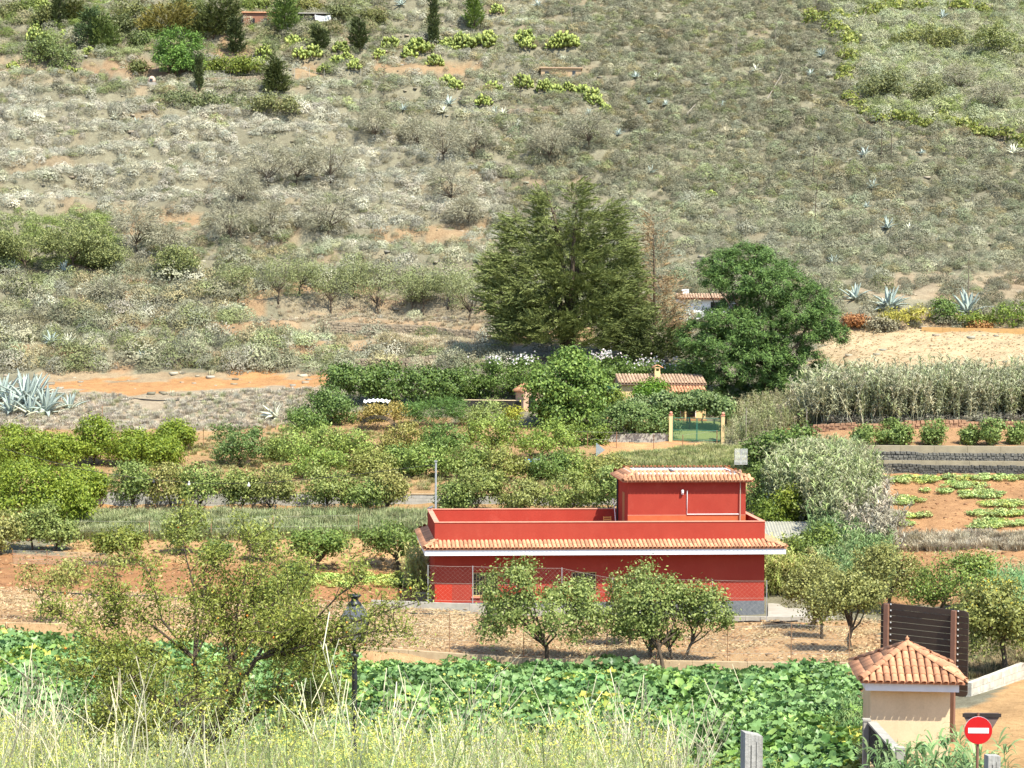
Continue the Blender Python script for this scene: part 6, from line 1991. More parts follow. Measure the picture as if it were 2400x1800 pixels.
# pine: rounded needle masses
def pine_px(name, label, ub, vb, lst, d, ncl, npl, clr, L, seedn, tint=(1, 1, 1), r0=.22, m='pine', fork=2.0):
    q = P(ub, vb, d)
    base = np.array([q[0], d, float(zt(q[0], d))])
    return plant(name, label, 'tree', base, blobs_px(base, d, [(b[0], b[1], b[2] * 1.12, b[3] * 1.45) + tuple(b[4:]) for b in lst]), LM[m], ncl=ncl, npl=npl, clr=clr, L=L, Wd=L * .21, bark=BARK, r0=r0, fork=fork, nl=14, seed=seedn, out=.8, upb=.8, shell=.74, along=.6, lowcut=-.7, tint=tint)
pine_px('pine_tree', 'big bright green pine with cloud-like tiers right of the cottage', 1800, 985,
        [(1700, 622, 52, 24, -.5), (1755, 605, 56, 22, .5), (1815, 630, 46, 20, 0), (1680, 655, 36, 18, -1), (1740, 660, 60, 26, -1), (1830, 672, 70, 26, -.5), (1890, 700, 50, 26, 0), (1790, 700, 56, 22, 1), (1860, 735, 62, 24, -.5), (1930, 752, 44, 24, -.5), (1895, 780, 60, 24, 0), (1955, 785, 30, 18, 0), (1745, 715, 50, 22, 1.5),
         (1700, 755, 60, 26, -1), (1640, 790, 46, 26, -.5), (1760, 775, 66, 28, -1), (1690, 810, 66, 26, -1.2), (1625, 850, 40, 26, -.5), (1770, 835, 70, 26, -1), (1840, 815, 52, 26, 0), (1710, 870, 62, 26, -1), (1660, 900, 44, 24, -.3), (1790, 890, 62, 26, 0), (1880, 850, 56, 28, 0), (1850, 905, 60, 28, 0), (1915, 905, 44, 30, 0), (1885, 950, 52, 26, 0), (1800, 935, 60, 22, .6), (1720, 930, 50, 20, .6)],
        164.0, 1650, 105, .22, .26, sd(), r0=.3, fork=3.0)

# ---- hillside trees that can be told apart
hill_con = [
 ('cypress_tree', 'tall dark column cypress on the upper hillside', 1016, 112, [(1016, 60, 10, 52), (1016, 10, 8, 30), (1017, 90, 11, 22)], 'dark', dict(n=260, ln=.7, L=.4, Wd=.13, up=1.8)),
 ('cypress_tree', 'slim dark column cypress beside the bright hill pine', 466, 212, [(466, 178, 8, 34), (466, 150, 6, 20)], 'dark', dict(n=140, ln=.6, L=.35, Wd=.12, up=1.8)),
 ('conifer', 'pointed dark conifer with a yellow tip in front of the clipped hedge', 648, 222, [(648, 195, 26, 26), (646, 165, 18, 22), (645, 145, 9, 16)], 'dark', dict(n=300, ln=.9, L=.4, Wd=.13, tint=(1.1, 1.05, .9))),
 ('conifer', 'dark pointed conifer left of the tall column cypress', 842, 118, [(842, 90, 20, 26), (840, 60, 10, 22)], 'dark', dict(n=220, ln=.8, L=.4, Wd=.13)),
 ('conifer', 'broad olive-green conifer near the top left', 240, 128, [(245, 95, 34, 32), (235, 60, 20, 22)], 'cypress', dict(n=330, ln=1.0, L=.4, Wd=.13, tint=(.75, .85, .7))),
 ('conifer', 'bluish conifer behind the broad olive-green one', 205, 110, [(205, 78, 28, 32), (210, 40, 18, 20)], 'dark', dict(n=240, ln=1.0, L=.4, Wd=.13, tint=(1.1, 1.3, 1.5))),
 ('conifer', 'dark conifer standing below the farm buildings', 553, 130, [(553, 100, 18, 30), (550, 65, 12, 26)], 'dark', dict(n=240, ln=.8, L=.4, Wd=.13, tint=(.9, .9, .9))),
 ('conifer', 'large dark conifer in the middle of the top left group', 500, 90, [(500, 55, 46, 34), (520, 25, 36, 32), (470, 70, 34, 22)], 'dark', dict(n=520, ln=1.2, L=.45, Wd=.14, tint=(1.15, 1.1, .9))),
 ('conifer', 'rust-tinged conifer left of the large dark group', 385, 88, [(385, 50, 42, 40), (350, 65, 28, 26), (420, 40, 34, 36)], 'cypress', dict(n=480, ln=1.1, L=.42, Wd=.13, tint=(1.15, .85, .65))),
 ('conifer', 'dark conifer at the top edge left of the pale roofs', 140, 60, [(140, 30, 14, 34), (140, -5, 8, 20)], 'dark', dict(n=200, ln=.9, L=.4, Wd=.13)),
 ('conifer', 'brownish conifer at the top edge beside the dark one', 178, 58, [(175, 30, 18, 28)], 'dark', dict(n=180, ln=.9, L=.4, Wd=.13, tint=(1.4, 1.2, .9))),
 ('pine', 'airy green pine rising before the brick farm building', 668, 78, [(668, 40, 30, 36), (668, 5, 22, 26)], 'pine', dict(n=320, ln=1.0, L=.42, Wd=.13, tint=(1.3, 1.1, 1.1))),
 ('pine', 'light green feathery conifer right of the column cypress', 1112, 72, [(1112, 40, 18, 30), (1110, 10, 12, 20)], 'pine', dict(n=200, ln=.9, L=.4, Wd=.12, tint=(1.6, 1.3, 1.2))),
 ('conifer', 'small dark conifer among the prickly pears left of the fence', 752, 120, [(752, 95, 16, 24), (745, 75, 10, 16)], 'dark', dict(n=170, ln=.8, L=.4, Wd=.13)),
]
for nm, lb, ub, vb, lst, kd, kw in hill_con:
    conifer_px(nm, lb, ub, vb, lst, LM[kd], group='conifers on the upper hillside', **{**dict(r0=.14, npl=16, up=.7, shell=.25, lat=.3), **kw})
bp = G(420, 188)
pine_px('pine_tree', 'bright green round pine on the upper slope', 418, 188, [(420, 105, 44, 28), (400, 125, 36, 30), (445, 120, 30, 30), (420, 145, 42, 22)], bp[1], 190, 60, .38, .42, sd(), tint=(1.25, 1.3, 1.0), r0=.16, fork=2.2)
hill_bush = [
 ('hedge', 'bright green clipped hedge behind the white fence on the hill', 540, 175, [(480, 158, 26, 16), (515, 155, 30, 18), (555, 156, 30, 18), (595, 155, 26, 20)], 'citrus', dict(ncl=150, tint=(.85, .8, 1.1))),
 ('shrub', 'wide dark green thicket at the left of the upper slope', 110, 150, [(80, 130, 46, 24), (120, 120, 40, 28), (150, 140, 36, 20), (95, 100, 30, 22)], 'scrubgreen', dict(ncl=130, tint=(.7, .8, .7))),
 ('fan_palm', 'small palm-like tree between the conifers on the upper slope', 352, 112, [(352, 92, 14, 12)], 'fig', dict(ncl=26, tint=(.9, .9, .9), fork=1.0)),
 ('shrub', 'grey-green rounded thicket in the middle of the upper slope', 440, 250, [(420, 232, 40, 26), (465, 235, 36, 26), (510, 240, 34, 24), (550, 245, 30, 20)], 'scrubgreen', dict(ncl=150, tint=(.8, .82, 1.0))),
 ('shrub', 'olive thicket right of the grey-green rounded one', 640, 260, [(620, 245, 36, 22), (665, 250, 34, 20)], 'scrubgreen', dict(ncl=90, tint=(.9, .85, .9))),
 ('shrub', 'dark bush beside the red earth bank on the upper slope', 322, 168, [(322, 155, 18, 14)], 'scrubgreen', dict(ncl=40, tint=(.7, .7, .6))),
 ('tree', 'spreading grey-green tree on the right of the upper hillside', 2060, 240, [(2060, 200, 42, 34), (2030, 215, 30, 24), (2090, 210, 30, 26)], 'scrubgreen', dict(ncl=110, tint=(.85, .82, .9), fork=1.4)),
 ('tree', 'second grey-green tree on the right of the upper hillside', 2180, 245, [(2185, 215, 36, 28), (2160, 225, 24, 20)], 'scrubgreen', dict(ncl=90, tint=(.85, .8, .9), fork=1.4)),
 ('tree', 'green scrubby tree at the top right', 2190, 120, [(2180, 90, 50, 34), (2230, 100, 40, 30), (2130, 100, 36, 26)], 'scrubgreen', dict(ncl=150, tint=(1, .95, .8), fork=1.2)),
 ('tree', 'green scrubby tree at the right edge of the upper hillside', 2320, 130, [(2320, 95, 46, 34), (2370, 110, 40, 30)], 'scrubgreen', dict(ncl=130, tint=(.95, .95, .85), fork=1.2)),
]
for nm, lb, ub, vb, lst, kd, kw in hill_bush:
    plant_px(nm, lb, 'tree' if nm in ('tree', 'fan_palm') else ('hedge' if nm == 'hedge' else 'bush'), ub, vb, lst, LM[kd], bark=BARK, seed=sd(), **{**dict(npl=30, clr=.42, L=.30, Wd=.17, fork=.5, nl=6, r0=.08, shell=.5), **kw})
ords = ['first', 'second', 'third', 'fourth', 'fifth', 'sixth', 'seventh', 'eighth', 'ninth', 'tenth', 'eleventh', 'twelfth']
for k, (u, v, ru, rv, tn) in enumerate(((18, 30, 34, 24, (.75, .72, .65)), (66, 18, 30, 24, (.8, .9, .6)), (105, 36, 26, 24, (.7, .68, .6)), (285, 62, 30, 26, (.6, .62, .6)), (305, 25, 32, 26, (.75, .72, .62)), (335, 95, 24, 20, (.6, .7, .6)), (440, 12, 34, 26, (.62, .66, .5)), (600, 12, 26, 20, (.9, 1.0, .6)), (720, 16, 32, 20, (.9, .8, .6)), (800, 26, 30, 20, (.72, .72, .72)), (870, 36, 28, 18, (.75, .7, .62)), (740, 70, 28, 18, (.75, .74, .8)))):
    plant_px('hill_tree', 'rounded olive-green tree at the top of the slope, %s from the left' % ords[k], 'tree', u, v + rv, [(u, v, ru, rv * .9), (u + ru * .5, v + rv * .3, ru * .6, rv * .6), (u - ru * .5, v + rv * .25, ru * .6, rv * .6)], LM['scrubgreen'], bark=BARK, seed=sd(), ncl=75, npl=30, clr=.42, L=.30, Wd=.17, fork=.8, nl=6, r0=.1, shell=.5, tint=tn, group='rounded trees along the top left of the slope')
# yellow and rust garden edge at the right
for nm, lb, ub, vb, lst, kd, tn in (
 ('shrub', 'yellow flowering bush on the bank above the pale field', 2130, 760, [(2110, 742, 44, 16), (2150, 738, 34, 16), (2080, 748, 26, 14)], 'yel', (1, 1, 1)),
 ('shrub', 'dark green bush beside the large agave', 2215, 752, [(2215, 725, 28, 26), (2200, 740, 24, 16)], 'fig', (.8, .8, .9)),
 ('shrub', 'bright green garden bush under the large agave', 2270, 765, [(2265, 748, 40, 16), (2300, 750, 28, 14)], 'citrus', (.8, .8, 1)),
 ('shrub', 'green garden bush at the right edge above the pale field', 2380, 765, [(2360, 740, 44, 26), (2400, 730, 40, 30), (2420, 745, 40, 26)], 'citrus', (.75, .8, 1)),
 ('shrub', 'rust red flowering bush right beside the pine', 2000, 770, [(1995, 755, 26, 14), (2020, 752, 18, 12)], 'rust', (1, .8, 1)),
 ('shrub', 'low rust red flowers on the garden edge at the right', 2300, 772, [(2285, 766, 14, 8), (2310, 766, 18, 8)], 'rust', (1, .9, 1)),
 ('shrub', 'grey scrub bush hiding the foot of the white house', 1630, 765, [(1600, 738, 40, 30), (1650, 748, 36, 20), (1570, 730, 40, 40)], 'grey', (.75, .8, .6)),
 ('shrub', 'grey-green shrub between rust and yellow bushes', 2060, 775, [(2055, 760, 30, 18), (2085, 765, 20, 14)], 'grey', (.8, .8, .65)),
):
    plant_px(nm, lb, 'bush', ub, vb, lst, LM[kd], bark=BARK, seed=sd(), ncl=80, npl=30, clr=.22, L=.2, Wd=.12, fork=.3, nl=5, r0=.04, tint=tn, lowcut=-1)
kerb('garden_edging', 'low ochre wall edging the garden above the pale field', [tuple(G(u, v) + np.array([0, 0, .35])) for u, v in ((2160, 776), (2260, 778), (2420, 780))], -.7, 0, .25, mat('ochre_edge', (.56, .34, .14), None, 4, .9))

# ---- bare grey trees on the slope
def nth(k):
    w_ = ['first', 'second', 'third', 'fourth', 'fifth', 'sixth', 'seventh', 'eighth', 'ninth', 'tenth', 'eleventh', 'twelfth', 'thirteenth', 'fourteenth', 'fifteenth', 'sixteenth', 'seventeenth', 'eighteenth', 'nineteenth', 'twentieth']
    return w_[k - 1] if k <= 20 else '%d%s' % (k, {1: 'st', 2: 'nd', 3: 'rd'}.get(k % 10, 'th'))
bare_at = [(630, 440, 620, 380, 60), (695, 430, 700, 385, 55), (775, 430, 770, 380, 70), (570, 480, 565, 440, 50), (1040, 380, 1035, 330, 60), (1110, 372, 1110, 325, 60), (980, 345, 975, 318, 45), (1060, 480, 1055, 430, 70),
           (1100, 520, 1095, 500, 45), (320, 590, 318, 530, 60), (540, 570, 540, 520, 60), (770, 550, 765, 500, 70), (1290, 380, 1285, 335, 55), (390, 600, 385, 560, 50), (880, 330, 880, 290, 45), (1380, 350, 1380, 300, 60), (640, 560, 640, 520, 60), (260, 730, 256, 690, 50), (2250, 215, 2250, 185, 45), (2330, 260, 2330, 225, 45)]
for k, (ub, vb, u, v, ru) in enumerate(sorted(bare_at)):
    ru *= 1.25
    v -= 8
    base = G(ub, vb)
    s = base[1] / F
    r = np.random.default_rng(sd())
    c = P(u, v, base[1]) - base
    root = thing('bare_tree', 'leafless grey twiggy tree in the hillside scrub, %s from the left' % nth(k + 1), 'tree', base, group='leafless grey trees in the hillside scrub')
    tg = c + rdir(16, r) * np.array([ru * s, ru * s * .8, ru * s * .7]) * .75
    tg[:, 2] = np.maximum(tg[:, 2], .6)
    limbs((0, 0, -.2), (c[0] * .3, c[1] * .3, max(.6, c[2] * .35)), tg, .085, r, 5, .14, 3).build('trunk', BARK, root, True)
    (Vv, Ff, Rv), _ = crown_leaves([(c[0], c[1], c[2], ru * s * .8, ru * s * .7, ru * s * .55)], 110, 30, .38, .42, .045, r, out=.5, upb=.2, shell=.4, along=1.2)
    o = obj('twig_crown', mesh_np('twig_crown', Vv, Ff, LM['grey'], Rv), root)
    o.color = (.92, .95, .82, 1)
# ------------------------------------------------------------------ ground cover and scrub
pc_at = [(620, 118, 18), (618, 140, 14), (690, 95, 20), (710, 105, 18), (735, 120, 20), (700, 125, 18), (800, 110, 18), (810, 135, 16), (790, 140, 16), (915, 100, 20), (890, 128, 16), (975, 105, 22), (960, 125, 18), (1000, 110, 16), (1020, 140, 18), (1045, 100, 18), (1080, 90, 20), (1100, 100, 22), (1130, 95, 22), (1145, 85, 18),
         (1060, 110, 16), (1230, 85, 22), (1235, 100, 18), (1320, 90, 24), (1340, 95, 18), (1300, 100, 18), (1050, 190, 20), (1070, 198, 16), (1155, 205, 20), (1225, 190, 22), (1275, 200, 18), (1300, 210, 18), (1330, 205, 16), (1365, 210, 18), (1390, 220, 18), (1135, 235, 18), (1395, 235, 16), (1420, 255, 16), (1665, 455, 14), (110, 95, 16), (85, 80, 20), (150, 80, 14), (205, 120, 14), (160, 165, 12), (185, 168, 12), (100, 10, 18), (90, 60, 18), (830, 150, 16), (760, 160, 14), (1165, 20, 14), (30, 152, 12)]
band = [(1910, 45, 22), (1935, 40, 20), (1960, 35, 22), (1985, 45, 20), (1955, 60, 22), (1975, 75, 22), (1990, 90, 22), (1975, 110, 20), (1985, 125, 20), (2000, 140, 20), (1985, 160, 20), (1975, 180, 18), (2000, 110, 18), (1990, 225, 18), (2010, 245, 18), (2030, 260, 18), (2060, 275, 18), (2095, 268, 20), (2125, 275, 20), (2150, 285, 20), (2180, 290, 20), (2200, 270, 18), (2230, 285, 20), (2260, 290, 22), (2290, 305, 20), (2320, 310, 18), (2350, 310, 22), (2390, 325, 22), (2400, 345, 20), (2060, 20, 24), (2100, 10, 24), (2160, 12, 22), (2250, 10, 24), (2300, 20, 20), (2030, 30, 20), (1900, 30, 18), (2425, 335, 22)]
small = [(268, 285, 1.3), (320, 295, 1.0), (1052, 250, 1.6), (1040, 268, 1.2), (1090, 272, 1.0), (1160, 270, 1.2), (1180, 272, 1.1), (945, 262, 1.1), (1380, 272, 1.0), (1770, 170, 1.3), (1925, 135, 1.6), (1900, 178, 1.0), (1945, 182, 1.0), (1695, 255, 1.0), (2025, 370, 1.5), (2375, 365, 1.7), (2045, 445, 1.2), (2080, 540, 1.5), (2130, 545, 1.0), (1920, 335, 1.0), (2030, 492, .9), (2325, 360, .9), (2160, 365, .8), (1490, 185, 1.2), (1540, 190, 1.3), (1450, 320, 1.0), (1525, 410, 1.1), (1480, 235, .9), (1520, 245, .9), (1560, 250, .9), (1870, 370, .8), (2050, 290, 1.2), (2210, 45, 1.5), (640, 300, .8),
         (150, 640, 1.3), (275, 640, 1.4), (390, 640, 1.4), (30, 640, 1.3), (120, 810, 1.3), (160, 815, 1.3), (335, 850, 1.1), (430, 840, .9), (590, 660, 1.2), (940, 15, 1.6), (1260, 20, 1.4)]
ex = []
for a, b, c_ in pc_at:
    ex.append((a, b + c_ * .7, c_ * 1.0))
for a, b, c_ in band:
    ex.append((a, b + c_ * .5, c_ * 1.15))
for a, b, c_ in small:
    ex.append((a, b, c_ * 13))
EXD = []
for a, b, c_ in ex:
    g_ = G(a, b)
    EXD.append((g_[0], g_[1], c_ * g_[1] / F))
EXD = np.array(EXD)
SM = lambda n, a=.55, b=1.0, tr=.15: leafmat(n, (a, a, a), (b, b, b), tr, .75, True, .15)
SCR = SM('scrub_twigs', .82, 1.0)
bushes = [round_bush('scrub_bush', SCR, 330, s, .17) for s in range(4)] + [dome_bush('leafy_scrub_bush', SCR, 300, .20, .10, 20 + s, .8, thin=False) for s in range(3)] + [round_bush('fine_scrub_bush', SCR, 620, 30 + s, .12) for s in range(3)]
rs = np.random.default_rng(77)

def field_pts(n, d0, d1, u0, u1, r=rs):
    """random ground points, uniform per square metre, with their pixel position"""
    y = np.sqrt(r.random(n) * (d1 ** 2 - d0 ** 2) + d0 ** 2)
    u = u0 + (u1 - u0) * r.random(n)
    x = (u - 1200) / F * y
    z = zt(x, y)
    p = np.stack([x, y, z], 1)
    uu_, vv_ = proj(p)
    return p, uu_, vv_

def pal(n, cols, w_, r=rs, jit=.17):
    k = r.choice(len(cols), n, p=np.array(w_) / np.sum(w_))
    c = np.array(cols)[k] * (1 + jit * r.normal(size=(n, 1)))
    return np.clip(c * (1 + .03 * r.normal(size=(n, 3)) * np.array([1, .4, 1])) * np.array([1.0, .985, .93]), .02, 2.6)

PALE = (.575, .55, .455); PALE2 = (.53, .515, .41); GREYO = (.41, .40, .285); GREYD = (.32, .315, .22); BRN = (.41, .36, .21); OLV = (.32, .355, .17); GRN = (.25, .32, .09); STR = (.66, .60, .42); GGR = (.41, .44, .28)
poly_pale = [(-800, 200), (0, 210), (450, 260), (760, 250), (1000, 350), (1180, 420), (1180, 520), (900, 545), (500, 500), (0, 490), (-800, 490)]
poly_green = [(-800, 490), (0, 495), (260, 500), (280, 640), (-800, 650)]
poly_top = [(-800, -300), (900, -300), (900, 60), (700, 130), (-800, 130)]
bare_polys = [z[0] for z in ZONES[17:]]
holes = [[(95, 925), (100, 885), (760, 880), (765, 912)], [(1930, 860), (1930, 770), (2900, 770), (2900, 860)]]

p, u, v = field_pts(50000, 172, 345, -420, 2820)
keep = np.ones(len(p), bool)
dens = np.where(u > 1250, 1.0, 1.0)
dens = np.where(inpoly(u, v, [(620, 770), (640, 690), (1110, 680), (1170, 775)]), .25, dens)
dens = np.where(inpoly(u, v, [(1900, 775), (1960, 640), (2900, 630), (2900, 775)]), .28, dens)
dens = np.where((v > 870), 0, dens)
dens = np.where(inpoly(u, v, [(1180, 870), (1180, 770), (1960, 770), (1960, 870)]), .05, dens)
for q in bare_polys[:9]:
    dens = np.where(inpoly(u, v, q), .10, dens)
for q in holes:
    dens = np.where(inpoly(u, v, q), 0, dens)
dens *= np.where(vnoise(p[:, 0], p[:, 1], 3.2, 21) < .17, .6, 1)
dens = np.where(inpoly(u, v, [(540, 800), (560, 692), (1110, 682), (1180, 770), (1180, 800)]), .05, dens)
dens = np.where(inpoly(u, v, [(1570, 790), (1570, 690), (1720, 690), (1720, 790)]), 0, dens)
ph_ = ((p[:, 1] + 2.2 * np.sin(p[:, 0] * .07) + 1.2 * np.sin(p[:, 0] * .19 + 1)) % 8.5) / 8.5
lowl = (u < 1150) & (v > 600)
dens = np.where(lowl & (ph_ > .15) & (ph_ < .55), dens * .35, dens)
dens = np.where(lowl & (ph_ > .8), dens * .6, dens)
near_ex = np.zeros(len(p), bool)
for a, b, c_ in EXD:
    near_ex |= (p[:, 0] - a) ** 2 + (p[:, 1] + .4 - b) ** 2 < c_ ** 2
dens = np.where(near_ex, 0, dens)
keep = rs.random(len(p)) < dens
p, u, v = p[keep], u[keep], v[keep]
n = len(p)
right = u > 1250 + 200 * (vnoise(p[:, 0], p[:, 1], 12, 4) - .5)
tint = np.where(right[:, None], pal(n, [GREYO, GREYD, BRN, OLV, GGR], [5, 3, 1.2, 1.2, 1.0]), pal(n, [GREYO, PALE2, OLV, BRN, GGR], [3, 2.4, 1.3, 1.0, 1.6]))
ip = inpoly(u, v, poly_pale)
tint = np.where(ip[:, None], pal(n, [PALE, PALE2, GREYO, OLV], [5.5, 3, 1.2, .4]), tint)
ig = inpoly(u, v, poly_green)
tint = np.where(ig[:, None], pal(n, [GRN, OLV, GREYO], [3, 3, 1]), tint)
it = inpoly(u, v, poly_top)
tint = np.where(it[:, None], pal(n, [GREYO, OLV, BRN, GRN], [3, 2.5, 1.6, 1.2]), tint)
lowr = right & (v > 480) & (v < 660)
tint = np.where(lowr[:, None], pal(n, [GGR, GREYO, (.49, .48, .355), BRN], [2.4, 3, 3, .8]), tint)
lowl = (u < 1170) & (v > 590) & ~ig
tint = np.where(lowl[:, None], pal(n, [GREYO, PALE2, OLV, BRN, GGR, GREYD], [3, 1.2, 1.5, 1.2, 1.6, 1.5]), tint)
tint *= (.72 + .32 * vnoise(p[:, 0], p[:, 1], 7, 31))[:, None] * np.where(right, .84, .96)[:, None] * (1 + .16 * rs.normal(size=(n, 1))).clip(.6, 1.25)
sc = np.clip(.62 + .24 * rs.normal(size=n), .28, 1.55)
sc = np.where((~right) & (v > 620), sc * 1.5, sc)
sc = np.where(it, sc * 1.3, sc)
tr_ = inpoly(u, v, [(1850, -300), (3000, -300), (3000, 330), (2050, 290), (1980, 180)])
sc = np.where(tr_, sc * 1.3, sc)
tint = np.where(tr_[:, None], pal(n, [GGR, OLV, GREYO, GRN], [3, 2.4, 2.4, .5]), tint)
sc = np.where(ip, sc * .95, sc)
# the largest and nearest bushes are single things; the rest of the scrub is one mass
score = sc * 190 / p[:, 1] + 1e3 * ((u < -30) | (u > 2430) | (v < 0)) * -1
order = np.argsort(-score)
single, rest = order[:260], order[260:]
p_all, t_all, s_all, u_all, v_all = p, tint, sc, u, v
idx = np.where((rs.random(n) < .74) | (tint.mean(1) > .42), rs.integers(0, 4, n), rs.integers(4, 7, n))
idx = np.where((p[:, 1] < 225) & (idx < 4) | (sc > 1.0), rs.integers(7, 10, n), idx)
S3 = np.stack([sc * (.85 + .4 * rs.random(n)), sc * (.85 + .4 * rs.random(n)), sc * (.8 + .5 * rs.random(n))], 1)
rz = rs.random(n) * 6.28
scatter('hillside_scrub', 'dense dry grey scrub covering the hillside', 'scrub', bushes, p[rest] - np.array([0, 0, .06]), rz[rest], S3[rest], tint[rest], idx[rest])
SHR = leafmat('shrub_twigs', (.82, .82, .82), (1, 1, 1), .15, .75, False, .15)
sbm = []
for k, b in enumerate(bushes):
    c = b.copy()
    c.materials.clear()
    c.materials.append(SHR)
    sbm.append(c)
tw = MB()
for k in range(7):
    a = k * .9
    tw.tube([(0, 0, -.1), (.3 * math.cos(a), .3 * math.sin(a), .25), (.55 * math.cos(a), .55 * math.sin(a), .5)], [.03, .022, .008], 4, False)
twm = tw.mesh('stems', TWIG)
kinds = ['pale grey', 'grey', 'olive grey', 'brownish', 'green']
for i in single:
    c = tint[i]
    kd = 'pale grey' if c.mean() > .37 else ('green' if c[1] > c[0] * 1.03 else ('brownish' if c[0] > c[2] * 1.8 else 'grey'))
    zone_ = 'on the dry left-hand slope' if u[i] < 1200 else 'on the scrub-covered right-hand slope'
    r_ = thing('dry_shrub', '%s rounded shrub in the scrub %s' % (kd, zone_), 'shrub', p[i] - np.array([0, 0, .06]), float(rz[i]), group='%s shrubs %s' % (kd, zone_))
    o = obj('crown', sbm[idx[i]], r_)
    o.scale = tuple(S3[i])
    o.color = (*tint[i], 1)
    o = obj('stems', twm, r_)
    o.scale = tuple(S3[i])

# dry grass between the bushes and on the banks
GT = SM('dry_grass_blades', .65, 1.0, .2)
tufts = [tuft('grass_tuft', GT, 60, .55, .035, 40 + s, .9, .3) for s in range(3)]
def grass(name, label, n, d0, d1, u0, u1, poly, cols, w_, s0, s1, excl=(), dz=-.02, nz=0.0, meshes=None, cat='grass'):
    p, u, v = field_pts(n, d0, d1, u0, u1)
    k = inpoly(u, v, poly) if poly else np.ones(len(p), bool)
    for e in excl:
        k &= ~inpoly(u, v, e)
    if nz:
        k &= vnoise(p[:, 0], p[:, 1], 2.2, 77) > nz
    p = p[k]
    m_ = len(p)
    s_ = s0 + (s1 - s0) * rs.random(m_)
    return scatter(name, label, cat, meshes or tufts, p + np.array([0, 0, dz]), rs.random(m_) * 6.28, s_, pal(m_, cols, w_))
grass('hillside_grass', 'pale dry grass between the hillside bushes', 6000, 172, 335, -400, 2800, None, [STR, PALE, (.46, .4, .27)], [2, 2, 1], .5, 1.1, excl=holes + [[(1180, 880), (1180, 760), (1960, 760), (1960, 880)]] + bare_polys[:6], nz=.35)
grass('stubble_grass', 'low grey stubble grass on the slope below the orange path', 5200, 150, 175, -250, 800, [(-300, 1010), (-300, 915), (110, 920), (300, 928), (340, 960), (380, 965), (400, 925), (750, 912), (735, 1000), (420, 1010)], [(.66, .60, .50), (.58, .52, .43), (.52, .53, .33)], [3, 2, .8], .5, 1.0)
grass('straw_bank_grass', 'tall straw-coloured grass on the bank above the dark hedge', 3200, 172, 196, 820, 1190, [(840, 850), (900, 790), (1000, 785), (1170, 800), (1180, 860), (1000, 858)], [(.80, .71, .53), (.70, .61, .45)], [2, 1], .7, 1.4)
grass('terrace_grass', 'dry grass on the almond terrace', 2600, 186, 212, 600, 1180, [(620, 775), (640, 690), (1110, 680), (1180, 790), (900, 785)], [(.64, .55, .41), (.55, .48, .37)], [2, 1], .35, .8)
grass('pale_field_grass', 'short bleached grass on the pale field at the right', 3000, 164, 186, 1900, 2800, [(1900, 862), (1930, 770), (2900, 770), (2900, 862)], [(.72, .585, .39), (.64, .51, .33)], [2, 1], .14, .34, nz=.2)
grass('strip_grass', 'tall grey-green grass strip in front of the grey wall', 5600, 121, 132, -150, 1010, [(-200, 1262), (150, 1222), (200, 1212), (1010, 1208), (1010, 1258), (500, 1266)], [(.44, .48, .26), (.52, .52, .31), (.33, .40, .19)], [3, 2, 2], .9, 1.7)
grass('orchard_grass', 'rough dry grass under the orchard trees', 3000, 134, 156, 200, 1480, [(200, 1160), (420, 1000), (700, 1000), (1400, 1060), (1470, 1160)], [(.50, .46, .22), (.42, .43, .20), (.56, .46, .26)], [2, 2, 1], .4, .9, nz=.45)
grass('verge_weeds', 'olive weeds below the path in front of the gate', 2600, 138, 151, 1400, 1800, [(1400, 1100), (1440, 1072), (1560, 1064), (1660, 1050), (1780, 1060), (1790, 1120), (1600, 1110)], [(.40, .42, .18), (.50, .48, .25), (.32, .38, .15)], [2, 2, 1], .7, 1.5)
grass('ochre_strip_straw', 'straw lying on the ochre strip left of the house', 1500, 112, 124, 150, 1010, [(150, 1340), (180, 1262), (1005, 1255), (1005, 1345)], [(.58, .42, .22), (.5, .36, .2)], [2, 1], .15, .4, nz=.5)
grass('field_edge_grass', 'dry grey grass along the edge of the red field', 1600, 120, 127, 1950, 2800, [(1950, 1295), (1960, 1255), (2900, 1252), (2900, 1285)], [(.60, .53, .41), (.50, .43, .32)], [2, 1], .6, 1.3)
grass('wall_foot_grass', 'brown grass around the fruit trees by the white wall', 700, 76, 96, 2150, 2500, [(2230, 1600), (2260, 1500), (2450, 1480), (2450, 1560)], [(.36, .27, .16), (.27, .25, .13)], [1, 1], .5, 1.1)
grass('roadside_grass', 'dry grass around the foot of the tiled kiosk wall', 500, 56, 70, 1960, 2120, [(1985, 1800), (1985, 1600), (2040, 1600), (2110, 1800)], [(.2, .26, .1), (.4, .34, .2)], [2, 1], .7, 1.5)

# straw litter on the dry field
r = np.random.default_rng(3)
nl_ = 46
c = np.stack([r.normal(size=nl_) * .45, r.normal(size=nl_) * .45, .02 + .05 * r.random(nl_)], 1)
t_ = np.stack([r.normal(size=nl_), r.normal(size=nl_) * .6, r.normal(size=nl_) * .25], 1)
LIT = [mesh_np('litter', *quads(c, np.tile(np.array([0, 0, 1.0]), (nl_, 1)) + r.normal(size=(nl_, 3)) * .4, t_, .28, .035, r)[:2], SM('straw_litter', .7, 1.0, .1), np.repeat(r.random(nl_), 4))]
grass('straw_litter', 'pale straw litter scattered over the dry field', 2300, 92.8, 107, -250, 2070, None, [(.62, .48, .30), (.54, .40, .24)], [2, 1], .6, 1.3, dz=0, nz=.42, meshes=LIT, cat='straw')
grass('stubble_litter', 'straw litter on the red field at the right', 900, 108, 139, 2040, 2700, [(2040, 1420), (2080, 1290), (2900, 1290), (2900, 1420)], [(.6, .48, .3)], [1], .5, 1.0, dz=0, nz=.4, meshes=LIT, cat='straw')

